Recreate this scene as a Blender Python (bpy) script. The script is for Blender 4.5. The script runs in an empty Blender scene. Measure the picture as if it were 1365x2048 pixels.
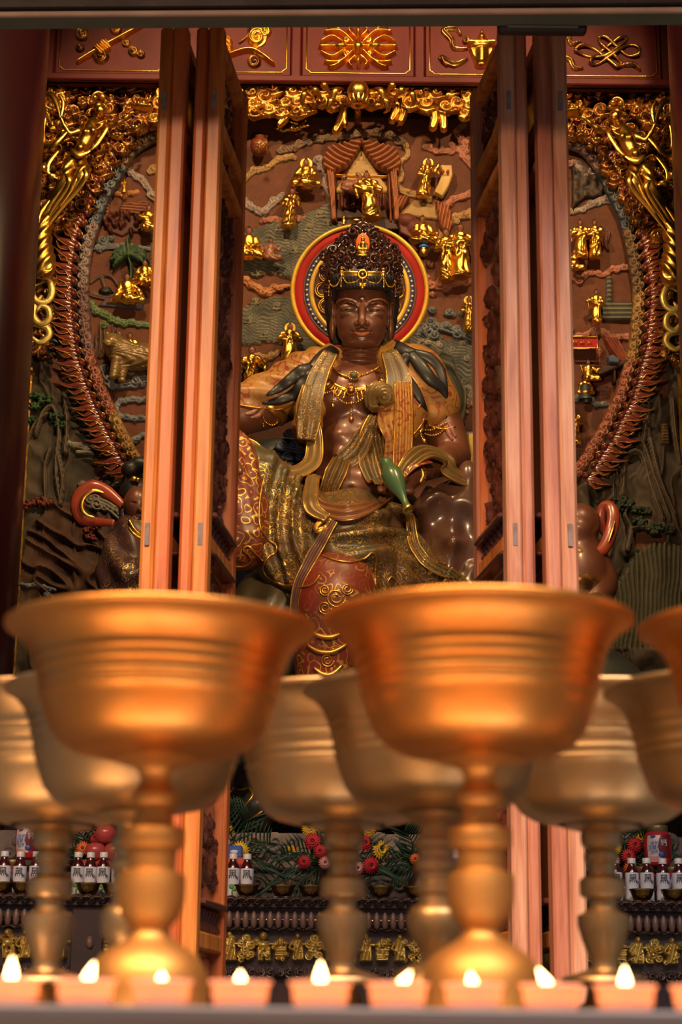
import bpy, math, random
import numpy as np
from mathutils import Matrix, Vector
from mathutils.bvhtree import BVHTree
random.seed(7); RNG=np.random.RandomState(7)
SC=bpy.context.scene
COL=SC.collection
PI=math.pi
def R(a): return math.radians(a)
# ---------------------------------------------------------------- camera
FPX=3740.0; TH=R(15.5); ROLL=R(0.62); CZ=0.9
CAMR=Matrix.Rotation(PI/2+TH,3,'X') @ Matrix.Rotation(ROLL,3,'Z')
CR=np.array(CAMR)
cd=bpy.data.cameras.new('camera'); cam=bpy.data.objects.new('camera',cd); COL.objects.link(cam)
cam.matrix_world=Matrix.Translation((0,0,CZ)) @ CAMR.to_4x4()
cd.sensor_fit='VERTICAL'; cd.sensor_height=36.0; cd.sensor_width=24.0
cd.lens=FPX/2048*36.0
cd.dof.use_dof=True; cd.dof.focus_distance=8.5; cd.dof.aperture_fstop=7.4
cd.clip_start=0.05; cd.clip_end=100
SC.camera=cam
def Wn(u,v,Y):
    """points of the vertical plane y=Y seen at photo coordinates u,v (arrays allowed)"""
    u=np.asarray(u,float); v=np.asarray(v,float); Y=np.asarray(Y,float)
    dx=(u-682.5)/FPX; dy=(1024-v)/FPX; dz=-1.0
    X=CR[0,0]*dx+CR[0,1]*dy+CR[0,2]*dz
    Yy=CR[1,0]*dx+CR[1,1]*dy+CR[1,2]*dz
    Z=CR[2,0]*dx+CR[2,1]*dy+CR[2,2]*dz
    t=Y/Yy
    return np.stack([X*t,Yy*t,Z*t+CZ],-1)
def W(u,v,Y): return Wn(u,v,Y)
def mpp(u,v,Y):
    p=W(u,v,Y)-np.array([0,0,CZ]); d=-(CR[:,2]@p)
    return float(d/FPX)
def ZV(v,Y,u=682.5): return float(W(u,v,Y)[2])
# ---------------------------------------------------------------- tagging
def tag(o,label=None,cat=None,group=None,kind=None):
    if label: o['label']=label
    if cat: o['category']=cat
    if group: o['group']=group
    if kind: o['kind']=kind
    return o
def empty(name,loc=(0,0,0),label=None,cat=None,group=None,kind=None):
    o=bpy.data.objects.new(name,None); COL.objects.link(o); o.location=tuple(float(c) for c in loc)
    o.empty_display_size=.05
    return tag(o,label,cat,group,kind)
def par(o,p):
    """parent keeping world placement (parents only ever carry a translation / own matrix)"""
    if p is not None:
        o.parent=p; o.matrix_parent_inverse=p.matrix_basis.inverted()
def copy_tree(o,parent=None,loc=None):
    c=o.copy(); COL.objects.link(c)
    if parent is not None: c.parent=parent; c.matrix_parent_inverse=o.matrix_parent_inverse.copy()
    for ch in list(o.children): copy_tree(ch,c)
    return c
def mesh_obj(name,V,F,mat,parent=None,smooth=True,col=None,auto=None):
    V=np.asarray(V,dtype=np.float32)
    me=bpy.data.meshes.new(name)
    if isinstance(F,np.ndarray) and F.ndim==2:
        n=len(F); k=F.shape[1]
        me.vertices.add(len(V)); me.vertices.foreach_set('co',V.ravel())
        me.loops.add(n*k); me.loops.foreach_set('vertex_index',F.astype(np.int32).ravel())
        me.polygons.add(n); me.polygons.foreach_set('loop_start',np.arange(0,n*k,k,dtype=np.int32))
        me.update(calc_edges=True)
    else:
        me.from_pydata([tuple(map(float,v)) for v in V],[],F); me.update()
    me.validate()
    me.polygons.foreach_set('use_smooth',np.full(len(me.polygons),bool(smooth)))
    if col is not None:
        a=me.color_attributes.new('col','FLOAT_COLOR','POINT')
        c=np.ones((len(V),4),np.float32); c[:,:3]=col
        a.data.foreach_set('color',c.ravel())
    if auto: 
        try: me.set_sharp_from_angle(angle=R(auto))
        except Exception: pass
    if mat is not None: me.materials.append(mat)
    o=bpy.data.objects.new(name,me); COL.objects.link(o)
    par(o,parent)
    return o
# ---------------------------------------------------------------- mesh builder
def crom(P,n=8,closed=False):
    P=[np.asarray(p,float) for p in P]
    if len(P)<3: 
        return [P[0]+(P[-1]-P[0])*t for t in np.linspace(0,1,n+1)]
    out=[]; N=len(P); rng=range(N) if closed else range(N-1)
    for i in rng:
        if closed: a,b,c,d=P[(i-1)%N],P[i],P[(i+1)%N],P[(i+2)%N]
        else: a,b,c,d=P[max(i-1,0)],P[i],P[i+1],P[min(i+2,N-1)]
        for j in range(n):
            t=j/n
            out.append(.5*((2*b)+(-a+c)*t+(2*a-5*b+4*c-d)*t*t+(-a+3*b-3*c+d)*t**3))
    if not closed: out.append(P[-1])
    return out
class MB:
    def __init__(s): s.V=[]; s.F=[]; s.n=0
    def add(s,V,F):
        V=np.asarray(V,float); s.V.append(V)
        for f in F: s.F.append([int(i)+s.n for i in f])
        s.n+=len(V); return s
    def box(s,lo,hi,M=None,bev=0):
        lo=np.array(lo,float); hi=np.array(hi,float)
        b=bev
        if b<=0:
            V=np.array([[x,y,z] for x in (lo[0],hi[0]) for y in (lo[1],hi[1]) for z in (lo[2],hi[2])])
            F=[[0,1,3,2],[4,6,7,5],[0,4,5,1],[2,3,7,6],[0,2,6,4],[1,5,7,3]]
        else:
            c=(lo+hi)/2; h=(hi-lo)/2; b=min(b,h.min()*.9)
            V=[];idx={}
            for sx in (-1,1):
                for sy in (-1,1):
                    for sz in (-1,1):
                        for ax in range(3):
                            p=np.array([sx,sy,sz])*(h-b); p[ax]=(sx,sy,sz)[ax]*h[ax]
                            idx[(sx,sy,sz,ax)]=len(V); V.append(c+p)
            F=[]
            for ax in range(3):
                o=[a for a in range(3) if a!=ax]
                for sg in (-1,1):
                    q=[]
                    for (a,b2) in ((-1,-1),(1,-1),(1,1),(-1,1)):
                        k=[0,0,0]; k[ax]=sg; k[o[0]]=a; k[o[1]]=b2
                        q.append(idx[(k[0],k[1],k[2],ax)])
                    F.append(q if (sg>0)==(ax!=1) else q[::-1])
            for ax in range(3):
                o=[a for a in range(3) if a!=ax]
                for a in (-1,1):
                    for b2 in (-1,1):
                        k1=[0,0,0]; k1[ax]=-1;k1[o[0]]=a;k1[o[1]]=b2
                        k2=list(k1);k2[ax]=1
                        F.append([idx[(*k1,o[0])],idx[(*k2,o[0])],idx[(*k2,o[1])],idx[(*k1,o[1])]])
            for sx in (-1,1):
                for sy in (-1,1):
                    for sz in (-1,1):
                        F.append([idx[(sx,sy,sz,0)],idx[(sx,sy,sz,1)],idx[(sx,sy,sz,2)]])
            V=np.array(V)
        if M is not None:
            M=np.array(M); V=V@M[:3,:3].T+M[:3,3]
        return s.add(V,F)
    def lathe(s,prof,c=(0,0,0),n=32,M=None,cap=True):
        prof=np.array(prof,float); a=np.linspace(0,2*PI,n,endpoint=False)
        V=np.zeros((len(prof),n,3)); V[:,:,0]=prof[:,0:1]*np.cos(a); V[:,:,1]=prof[:,0:1]*np.sin(a); V[:,:,2]=prof[:,1:2]
        V=V.reshape(-1,3)
        if M is not None: M=np.array(M); V=V@M[:3,:3].T+M[:3,3]
        V=V+np.array(c,float)
        F=[]
        for i in range(len(prof)-1):
            for j in range(n):
                k=(j+1)%n
                F.append([i*n+j,i*n+k,(i+1)*n+k,(i+1)*n+j])
        if cap:
            if prof[0,0]>1e-6: F.append(list(range(n))[::-1])
            if prof[-1,0]>1e-6: F.append([(len(prof)-1)*n+j for j in range(n)])
        return s.add(V,F)
    def sph(s,c,r,n=10,m=7):
        r=np.ones(3)*r
        V=[];F=[]
        for i in range(m+1):
            t=PI*i/m
            for j in range(n):
                a=2*PI*j/n; V.append([math.sin(t)*math.cos(a),math.sin(t)*math.sin(a),math.cos(t)])
        V=np.array(V)*r+np.array(c,float)
        for i in range(m):
            for j in range(n):
                k=(j+1)%n; F.append([i*n+j,(i+1)*n+j,(i+1)*n+k,i*n+k])
        return s.add(V,F)
    def tube(s,P,rad,n=8,flat=1.0,ref=(0,-1,0),closed=False,cap=True,prof=None):
        """sweep; rad scalar or list; flat = thickness along ref relative to width"""
        P=np.array(P,float); m=len(P)
        rad=np.interp(np.linspace(0,1,m),np.linspace(0,1,len(rad)),rad) if np.ndim(rad) else np.full(m,float(rad))
        T=np.gradient(P,axis=0)
        if closed: T=np.roll(P,-1,0)-np.roll(P,1,0)
        T/=np.linalg.norm(T,axis=1,keepdims=True)+1e-12
        ref=np.array(ref,float)
        B=np.cross(T,ref); bl=np.linalg.norm(B,axis=1)
        for i in range(m):
            if bl[i]<.15: B[i]=B[i-1] if i>0 else np.cross(T[i],(.3,.2,1))
            B[i]/=np.linalg.norm(B[i])+1e-12
        N=np.cross(B,T)
        a=np.linspace(0,2*PI,n,endpoint=False)
        if prof is None: cx=np.cos(a); cy=np.sin(a)*flat
        else: cx=np.array(prof)[:,0]; cy=np.array(prof)[:,1]; n=len(cx)
        V=P[:,None,:]+rad[:,None,None]*(cx[None,:,None]*B[:,None,:]+cy[None,:,None]*N[:,None,:])
        V=V.reshape(-1,3); F=[]
        for i in range(m if closed else m-1):
            i2=(i+1)%m
            for j in range(n):
                k=(j+1)%n; F.append([i*n+j,i*n+k,i2*n+k,i2*n+j])
        if cap and not closed: F.append(list(range(n))[::-1]); F.append([(m-1)*n+j for j in range(n)])
        return s.add(V,F)
    def build(s,name,mat,parent=None,smooth=True,auto=None):
        return mesh_obj(name,np.concatenate(s.V),s.F,mat,parent,smooth,auto=auto)
# ---------------------------------------------------------------- implicit surfaces (surface nets)
class SDF:
    def __init__(s,lo,hi,vox):
        s.lo=np.array(lo,float); s.vox=vox
        s.N=np.maximum(4,np.ceil((np.array(hi,float)-s.lo)/vox).astype(int)+1)
        s.D=np.full(s.N,1e3,np.float32)
        s.ax=[(s.lo[i]+vox*np.arange(s.N[i])).astype(np.float32) for i in range(3)]
    def _sl(s,lo,hi):
        r=[]
        for i in range(3):
            a=int(max(0,math.floor((lo[i]-s.lo[i])/s.vox))); b=int(min(s.N[i],math.ceil((hi[i]-s.lo[i])/s.vox)+1))
            if b<=a: return None
            r.append(slice(a,b))
        return tuple(r)
    def _g(s,sl): return np.meshgrid(s.ax[0][sl[0]],s.ax[1][sl[1]],s.ax[2][sl[2]],indexing='ij')
    def _mix(s,sl,d,k,sub):
        D=s.D[sl]
        if sub:
            if k>0:
                h=np.clip(.5-.5*(D+d)/k,0,1); s.D[sl]=D*(1-h)+(-d)*h+k*h*(1-h)
            else: s.D[sl]=np.maximum(D,-d)
        else:
            if k>0:
                h=np.clip(.5+.5*(D-d)/k,0,1); s.D[sl]=D*(1-h)+d*h-k*h*(1-h)
            else: s.D[sl]=np.minimum(D,d)
    def cap(s,a,b,ra,rb=None,k=.02,sub=False):
        rb=ra if rb is None else rb
        a=np.array(a,float); b=np.array(b,float); m=max(ra,rb)+k+3*s.vox
        sl=s._sl(np.minimum(a,b)-m,np.maximum(a,b)+m)
        if sl is None: return s
        X,Y,Z=s._g(sl); ba=b-a; L=float(ba@ba)+1e-12
        t=np.clip(((X-a[0])*ba[0]+(Y-a[1])*ba[1]+(Z-a[2])*ba[2])/L,0,1)
        d=np.sqrt((X-a[0]-t*ba[0])**2+(Y-a[1]-t*ba[1])**2+(Z-a[2]-t*ba[2])**2)-(ra+(rb-ra)*t)
        s._mix(sl,d,k,sub); return s
    def chain(s,P,rr,k=.02,sub=False,n=5):
        Q=crom(P,n) if len(P)>2 else P
        rr=np.interp(np.linspace(0,1,len(Q)),np.linspace(0,1,len(rr)),rr) if np.ndim(rr) else np.full(len(Q),rr)
        for i in range(len(Q)-1): s.cap(Q[i],Q[i+1],rr[i],rr[i+1],k if i==0 else min(k,.012) if False else k,sub)
        return s
    def ell(s,c,r,k=.02,sub=False,rot=None):
        c=np.array(c,float); r=np.array(r,float); m=max(r)+k+3*s.vox
        if rot is None: mm=r+k+3*s.vox
        else: mm=np.ones(3)*m
        sl=s._sl(c-mm,c+mm)
        if sl is None: return s
        X,Y,Z=s._g(sl); X=X-c[0];Y=Y-c[1];Z=Z-c[2]
        if rot is not None:
            Q=np.array(rot)[:3,:3].T
            X,Y,Z=Q[0,0]*X+Q[0,1]*Y+Q[0,2]*Z,Q[1,0]*X+Q[1,1]*Y+Q[1,2]*Z,Q[2,0]*X+Q[2,1]*Y+Q[2,2]*Z
        k0=np.sqrt((X/r[0])**2+(Y/r[1])**2+(Z/r[2])**2)
        k1=np.sqrt((X/r[0]**2)**2+(Y/r[1]**2)**2+(Z/r[2]**2)**2)+1e-9
        d=k0*(k0-1)/k1
        s._mix(sl,d,k,sub); return s
    def disp(s,fn):
        X,Y,Z=np.meshgrid(*s.ax,indexing='ij'); s.D=s.D+fn(X,Y,Z).astype(np.float32); return s
    def mesh(s):
        D=s.D; I=D<0; nx,ny,nz=D.shape
        I[0]=I[-1]=False; I[:,0]=I[:,-1]=False; I[:,:,0]=I[:,:,-1]=False
        D=np.where(I,np.minimum(D,-1e-6),np.maximum(D,1e-6))
        c=np.zeros((nx-1,ny-1,nz-1),np.int8)
        for a in (0,1):
            for b in (0,1):
                for e in (0,1): c+=I[a:nx-1+a,b:ny-1+b,e:nz-1+e]
        act=(c>0)&(c<8)
        idx=-np.ones(act.shape,np.int64); ii=np.argwhere(act); idx[act]=np.arange(len(ii))
        S=np.zeros((len(ii),3)); C=np.zeros(len(ii))
        cor=[(a,b,e) for a in (0,1) for b in (0,1) for e in (0,1)]
        for p in cor:
            for ax in range(3):
                if p[ax]: continue
                q=list(p); q[ax]=1
                dp=D[ii[:,0]+p[0],ii[:,1]+p[1],ii[:,2]+p[2]]; dq=D[ii[:,0]+q[0],ii[:,1]+q[1],ii[:,2]+q[2]]
                m=(dp<0)!=(dq<0); t=np.where(m,dp/(dp-dq+1e-20),0)
                for j in range(3): S[:,j]+=np.where(m,p[j]+(t if j==ax else 0),0)
                C+=m
        V=(ii+S/np.maximum(C,1)[:,None])*s.vox+s.lo
        F=[]
        e=I[:-1]!=I[1:]; e[:,0]=False; e[:,:,0]=False; e[:,-1]=False; e[:,:,-1]=False; q=np.argwhere(e); i,j,k=q.T; f=I[:-1][e]
        Q=np.stack([idx[i,j-1,k-1],idx[i,j,k-1],idx[i,j,k],idx[i,j-1,k]],1); Q[~f]=Q[~f][:,::-1]; F.append(Q)
        e=I[:,:-1]!=I[:,1:]; e[0]=False; e[:,:,0]=False; e[-1]=False; e[:,:,-1]=False; q=np.argwhere(e); i,j,k=q.T; f=I[:,:-1][e]
        Q=np.stack([idx[i-1,j,k-1],idx[i-1,j,k],idx[i,j,k],idx[i,j,k-1]],1); Q[~f]=Q[~f][:,::-1]; F.append(Q)
        e=I[:,:,:-1]!=I[:,:,1:]; e[0]=False; e[:,0]=False; e[-1]=False; e[:,-1]=False; q=np.argwhere(e); i,j,k=q.T; f=I[:,:,:-1][e]
        Q=np.stack([idx[i-1,j-1,k],idx[i,j-1,k],idx[i,j,k],idx[i-1,j,k]],1); Q[~f]=Q[~f][:,::-1]; F.append(Q)
        F=np.concatenate(F); F=F[(F>=0).all(1)]
        return V,F
    def build(s,name,mat,parent=None,M=None,colfn=None):
        V,F=s.mesh(); 
        if len(V)==0: raise RuntimeError('empty sdf '+name)
        col=None if colfn is None else colfn(V)
        if M is not None: M=np.array(M); V=V@M[:3,:3].T+M[:3,3]
        return mesh_obj(name,V,F,mat,parent,True,col)
# ---------------------------------------------------------------- carved relief pieces
def curl(cx,cy,r,h=.03,turns=1.7,s=1,ph=0,asp=1.0):
    def f(U,V):
        dx=(U-cx)/r; dy=(V-cy)/(r*asp); q=np.sqrt(dx*dx+dy*dy); a=np.arctan2(dy,dx)
        g=.5+.5*np.cos(2*PI*turns*q-s*a+ph)
        H=np.where(q<1,h*(.3+.7*np.sqrt(np.clip(1-q*q,0,1)))*(.5+.5*g),-1)
        return H,g
    return f,(cx-r,cy-r*asp,cx+r,cy+r*asp)
def band(path,w,h=.02,n=2,sm=6):
    P=np.array(crom([np.array(p,float) for p in path],sm)) if len(path)>2 else np.array(crom(path,12))
    w_=np.interp(np.linspace(0,1,len(P)),np.linspace(0,1,len(w)),w) if np.ndim(w) else np.full(len(P),float(w))
    def f(U,V):
        best=np.full(U.shape,1e9); g=np.zeros(U.shape); 
        for i in range(len(P)-1):
            a=P[i];b=P[i+1]; d=b-a; L=d@d+1e-9
            t=np.clip(((U-a[0])*d[0]+(V-a[1])*d[1])/L,0,1)
            ex=U-a[0]-t*d[0]; ey=V-a[1]-t*d[1]; ww=w_[i]+(w_[i+1]-w_[i])*t
            q=np.sqrt(ex*ex+ey*ey)/np.maximum(ww,.5)
            sg=np.sign(d[0]*ey-d[1]*ex)
            m=q<best; best=np.where(m,q,best); g=np.where(m,.5+.5*np.cos(n*PI*q*sg),g)
        H=np.where(best<1,h*(.25+.75*np.sqrt(np.clip(1-best**2,0,1)))*(.6+.4*g),-1)
        return H,g
    m=w_.max(); return f,(P[:,0].min()-m,P[:,1].min()-m,P[:,0].max()+m,P[:,1].max()+m)
def blob(cx,cy,rx,ry,h=.03,ang=0,g0=.5):
    ca,sa=math.cos(R(ang)),math.sin(R(ang))
    def f(U,V):
        dx=U-cx;dy=V-cy; x=(ca*dx+sa*dy)/rx; y=(-sa*dx+ca*dy)/ry; q=x*x+y*y
        return np.where(q<1,h*np.sqrt(np.clip(1-q,0,1)),-1),np.full(U.shape,g0)
    m=max(rx,ry); return f,(cx-m,cy-m,cx+m,cy+m)
def poly(P,h=.02,fold=None,bev=3,g0=.5):
    P=np.array(P,float)
    def f(U,V):
        ins=np.zeros(U.shape,bool); dist=np.full(U.shape,1e9)
        for i in range(len(P)):
            a=P[i-1];b=P[i]
            c=((a[1]>V)!=(b[1]>V))&(U<(b[0]-a[0])*(V-a[1])/(b[1]-a[1]+1e-12)+a[0]); ins^=c
            d=b-a; t=np.clip(((U-a[0])*d[0]+(V-a[1])*d[1])/(d@d+1e-9),0,1)
            dist=np.minimum(dist,np.hypot(U-a[0]-t*d[0],V-a[1]-t*d[1]))
        g=np.full(U.shape,g0)
        if fold is not None: g=fold(U,V)
        e=np.clip(dist/bev,0,1)
        return np.where(ins,h*(.3+.7*np.sqrt(e*(2-e)))*(.55+.45*g),-1),g
    return f,(P[:,0].min(),P[:,1].min(),P[:,0].max(),P[:,1].max())
def vnoise(U,V,sc,seed=0):
    """smooth value noise on photo coordinates"""
    r=np.random.RandomState(seed); T=r.rand(64,64)
    x=np.asarray(U)/sc; y=np.asarray(V)/sc; xi=np.floor(x).astype(int); yi=np.floor(y).astype(int); fx=x-xi; fy=y-yi
    fx=fx*fx*(3-2*fx); fy=fy*fy*(3-2*fy)
    g=lambda a,b:T[a%64,b%64]
    return (g(xi,yi)*(1-fx)+g(xi+1,yi)*fx)*(1-fy)+(g(xi,yi+1)*(1-fx)+g(xi+1,yi+1)*fx)*fy
RD=.78
def relief(name,mat,parent,Y,stamps,step=1.6,c0=None,c1=None,back=.004,hs=1.0,cn=0):
    bb=np.array([s[1] for s in stamps]); u0,v0=bb[:,0].min()-3,bb[:,1].min()-3; u1,v1=bb[:,2].max()+3,bb[:,3].max()+3
    us=np.arange(u0,u1+step,step); vs=np.arange(v0,v1+step,step)
    U,V=np.meshgrid(us,vs,indexing='ij'); H=np.full(U.shape,-1.0); G=np.zeros(U.shape)
    for f,b in stamps:
        i0,i1=np.searchsorted(us,b[0]-3),np.searchsorted(us,b[2]+3); j0,j1=np.searchsorted(vs,b[1]-3),np.searchsorted(vs,b[3]+3)
        if i1<=i0 or j1<=j0: continue
        h,g=f(U[i0:i1,j0:j1],V[i0:i1,j0:j1]); h=h*hs if hs!=1 else h
        m=h>H[i0:i1,j0:j1]; H[i0:i1,j0:j1]=np.where(m,h,H[i0:i1,j0:j1]); G[i0:i1,j0:j1]=np.where(m,g,G[i0:i1,j0:j1])
    on=H>0
    k=on[:-1,:-1]|on[1:,:-1]|on[1:,1:]|on[:-1,1:]
    Hc=np.where(on,H,-back)
    P=Wn(U,V,Y); P[...,1]-=Hc
    idx=np.arange(U.size).reshape(U.shape); q=np.argwhere(k); i,j=q.T
    F=np.stack([idx[i,j],idx[i,j+1],idx[i+1,j+1],idx[i+1,j]],1)
    used=np.unique(F); rm=-np.ones(U.size,np.int64); rm[used]=np.arange(len(used))
    col=None
    if c0 is not None:
        c0=np.array(c0,float); c1=np.array(c1 if c1 is not None else c0,float)
        g=np.clip(G.ravel()[used],0,1)[:,None]
        n=vnoise(U,V,14,3).ravel()[used][:,None]
        col=(c0+(c1-c0)*g)*(.8+.4*n)*RD
    return mesh_obj(name,P.reshape(-1,3)[used],rm[F],mat,parent,True,col)
# ---------------------------------------------------------------- materials
MC={}
def _nt(name):
    m=bpy.data.materials.new(name); m.use_nodes=True; nt=m.node_tree
    return m,nt,nt.nodes['Principled BSDF'],nt.nodes,nt.links
def _noise(nt,scale,detail=4,stretch=None,dist=0,coord='Object'):
    N=nt.nodes;L=nt.links
    tc=N.new('ShaderNodeTexCoord'); mp=N.new('ShaderNodeMapping'); L.new(tc.outputs[coord],mp.inputs[0])
    if stretch: mp.inputs['Scale'].default_value=stretch
    t=N.new('ShaderNodeTexNoise'); t.inputs['Scale'].default_value=scale; t.inputs['Detail'].default_value=detail; t.inputs['Distortion'].default_value=dist
    L.new(mp.outputs[0],t.inputs['Vector']); return t,mp
def _ramp(nt,fac,stops):
    r=nt.nodes.new('ShaderNodeValToRGB'); nt.links.new(fac,r.inputs[0]); e=r.color_ramp.elements
    while len(e)<len(stops): e.new(.5)
    for i,(p,c) in enumerate(stops): e[i].position=p; e[i].color=(*c,1) if len(c)==3 else c
    return r
def mat(name,c1,c2=None,rough=.5,metal=0,scale=12,bump=0,bscale=60,coat=0,stretch=None,rvar=.1,spec=.5,emis=None,es=0,dist=0,lo=.35,hi=.65):
    m,nt,b,N,L=_nt(name); c2=c2 or tuple(x*.7 for x in c1)
    t,mp=_noise(nt,scale,5,stretch,dist)
    r=_ramp(nt,t.outputs[0],[(lo,c1),(hi,c2)]); L.new(r.outputs[0],b.inputs['Base Color'])
    b.inputs['Metallic'].default_value=metal; b.inputs['Specular IOR Level'].default_value=spec
    mr=N.new('ShaderNodeMapRange'); L.new(t.outputs[0],mr.inputs[0]); mr.inputs[3].default_value=max(0.02,rough-rvar); mr.inputs[4].default_value=min(1,rough+rvar); L.new(mr.outputs[0],b.inputs['Roughness'])
    if coat: b.inputs['Coat Weight'].default_value=coat; b.inputs['Coat Roughness'].default_value=.15
    if bump:
        t2=N.new('ShaderNodeTexNoise'); t2.inputs['Scale'].default_value=bscale; t2.inputs['Detail'].default_value=4; L.new(mp.outputs[0],t2.inputs['Vector'])
        bp=N.new('ShaderNodeBump'); bp.inputs['Strength'].default_value=bump; bp.inputs['Distance'].default_value=.01; L.new(t2.outputs[0],bp.inputs['Height']); L.new(bp.outputs[0],b.inputs['Normal'])
    if emis: b.inputs['Emission Color'].default_value=(*emis,1); b.inputs['Emission Strength'].default_value=es
    return m
def mat_attr(name,rough=.55,bump=.25,bscale=90,coat=0,metal=0,spec=.5):
    m,nt,b,N,L=_nt(name); b.inputs['Specular IOR Level'].default_value=spec; a=N.new('ShaderNodeAttribute'); a.attribute_name='col'
    t,mp=_noise(nt,30,6); mx=N.new('ShaderNodeMixRGB'); mx.blend_type='MULTIPLY'; mx.inputs[0].default_value=.55
    r=_ramp(nt,t.outputs[0],[(.3,(.55,.55,.55)),(.65,(1,1,1))])
    L.new(a.outputs['Color'],mx.inputs[1]); L.new(r.outputs[0],mx.inputs[2]); L.new(mx.outputs[0],b.inputs['Base Color'])
    b.inputs['Roughness'].default_value=rough; b.inputs['Metallic'].default_value=metal
    t2=N.new('ShaderNodeTexNoise'); t2.inputs['Scale'].default_value=bscale; L.new(mp.outputs[0],t2.inputs['Vector'])
    bp=N.new('ShaderNodeBump'); bp.inputs['Strength'].default_value=bump; bp.inputs['Distance'].default_value=.006; L.new(t2.outputs[0],bp.inputs['Height']); L.new(bp.outputs[0],b.inputs['Normal'])
    if coat: b.inputs['Coat Weight'].default_value=coat
    return m
def mat_brocade(name,base,base2,gold,scale=26,thr=.5,rough=.42,third=None,width=.12,gm=.85):
    """painted cloth with gilded scroll pattern: rings of a distorted voronoi field"""
    m,nt,b,N,L=_nt(name)
    t,mp=_noise(nt,5,3)
    r=_ramp(nt,t.outputs[0],[(.38,base),(.62,base2)]) if third is None else _ramp(nt,t.outputs[0],[(.36,base),(.5,base2),(.62,third)])
    v=N.new('ShaderNodeTexVoronoi'); v.inputs['Scale'].default_value=scale
    nd=N.new('ShaderNodeTexNoise'); nd.inputs['Scale'].default_value=scale*.7; nd.inputs['Detail'].default_value=1; L.new(mp.outputs[0],nd.inputs['Vector'])
    va=N.new('ShaderNodeMixRGB'); va.blend_type='ADD'; va.inputs[0].default_value=.06; L.new(mp.outputs[0],va.inputs[1]); L.new(nd.outputs['Color'],va.inputs[2]); L.new(va.outputs[0],v.inputs['Vector'])
    mu=N.new('ShaderNodeMath'); mu.operation='MULTIPLY'; mu.inputs[1].default_value=17; L.new(v.outputs['Distance'],mu.inputs[0])
    sn=N.new('ShaderNodeMath'); sn.operation='SINE'; L.new(mu.outputs[0],sn.inputs[0])
    ms=_ramp(nt,sn.outputs[0],[(thr,(0,0,0)),(thr+width,(1,1,1))])
    n3=N.new('ShaderNodeTexNoise'); n3.inputs['Scale'].default_value=6; L.new(mp.outputs[0],n3.inputs['Vector'])
    r3=_ramp(nt,n3.outputs[0],[(.4,(0.05,)*3),(.6,(1,1,1))])
    mk=N.new('ShaderNodeMath'); mk.operation='MULTIPLY'; L.new(ms.outputs[0],mk.inputs[0]); L.new(r3.outputs[0],mk.inputs[1])
    mx=N.new('ShaderNodeMixRGB'); L.new(mk.outputs[0],mx.inputs[0]); L.new(r.outputs[0],mx.inputs[1]); mx.inputs[2].default_value=(*gold,1)
    L.new(mx.outputs[0],b.inputs['Base Color'])
    mm=N.new('ShaderNodeMath'); mm.operation='MULTIPLY'; mm.inputs[1].default_value=gm; L.new(mk.outputs[0],mm.inputs[0]); L.new(mm.outputs[0],b.inputs['Metallic'])
    b.inputs['Roughness'].default_value=rough
    bp=N.new('ShaderNodeBump'); bp.inputs['Strength'].default_value=.25; bp.inputs['Distance'].default_value=.004; L.new(mk.outputs[0],bp.inputs['Height']); L.new(bp.outputs[0],b.inputs['Normal'])
    return m
def mat_wood(name,c1,c2,c3,rough=.4,scale=3,coat=.2):
    m,nt,b,N,L=_nt(name)
    t,mp=_noise(nt,scale,6,(9,9,.7),.6)
    r=_ramp(nt,t.outputs[0],[(.3,c1),(.5,c2),(.72,c3)])
    t2,mp2=_noise(nt,40,3,(6,6,.25)); r2=_ramp(nt,t2.outputs[0],[(.3,(.6,.6,.6)),(.55,(1,1,1))])
    mx=N.new('ShaderNodeMixRGB'); mx.blend_type='MULTIPLY'; mx.inputs[0].default_value=.5; L.new(r.outputs[0],mx.inputs[1]); L.new(r2.outputs[0],mx.inputs[2])
    L.new(mx.outputs[0],b.inputs['Base Color']); b.inputs['Roughness'].default_value=rough
    b.inputs['Coat Weight'].default_value=coat; b.inputs['Coat Roughness'].default_value=.25
    bp=N.new('ShaderNodeBump'); bp.inputs['Strength'].default_value=.12; bp.inputs['Distance'].default_value=.003; L.new(t2.outputs[0],bp.inputs['Height']); L.new(bp.outputs[0],b.inputs['Normal'])
    return m
GOLDC=(.95,.56,.10)
M={}
M['gold']=mat('gold_leaf',(.98,.60,.12),(.80,.40,.06),rough=.30,metal=1,scale=9,bump=.12,bscale=120)
M['gold_statue']=mat('burnished_gold',(.86,.50,.10),(.48,.24,.045),rough=.32,metal=1,scale=11,bump=.12,bscale=100,lo=.38,hi=.62)
M['gold_old']=mat('aged_gold',(.85,.48,.10),(.30,.13,.035),rough=.33,metal=.95,scale=16,bump=.2,bscale=90,lo=.4,hi=.62)
M['gold_dark']=mat('bronze_gold_lacquer',(.55,.27,.07),(.12,.045,.02),rough=.3,metal=.85,scale=14,bump=.15,bscale=80,lo=.4,hi=.6)
M['gold_matte']=mat('pale_gilding',(.62,.47,.14),(.42,.28,.06),rough=.42,metal=.7,scale=20,bump=.2,bscale=90)
M['skin']=mat('dark_bronze_skin',(.155,.054,.028),(.105,.034,.019),rough=.40,metal=.15,scale=5,coat=.18,rvar=.06)
M['lip']=mat('painted_lip',(.42,.13,.06),(.36,.10,.05),rough=.35,scale=30,coat=.3)
M['eye']=mat('dark_eye_line',(.012,.01,.008),rough=.4)
M['hair']=mat('black_blue_hair',(.016,.014,.013),(.010,.010,.011),rough=.48,scale=18,coat=.1)
M['crown']=mat('dark_carved_crown',(.07,.022,.014),(.03,.010,.008),rough=.24,scale=14,coat=.6,metal=.2)
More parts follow.
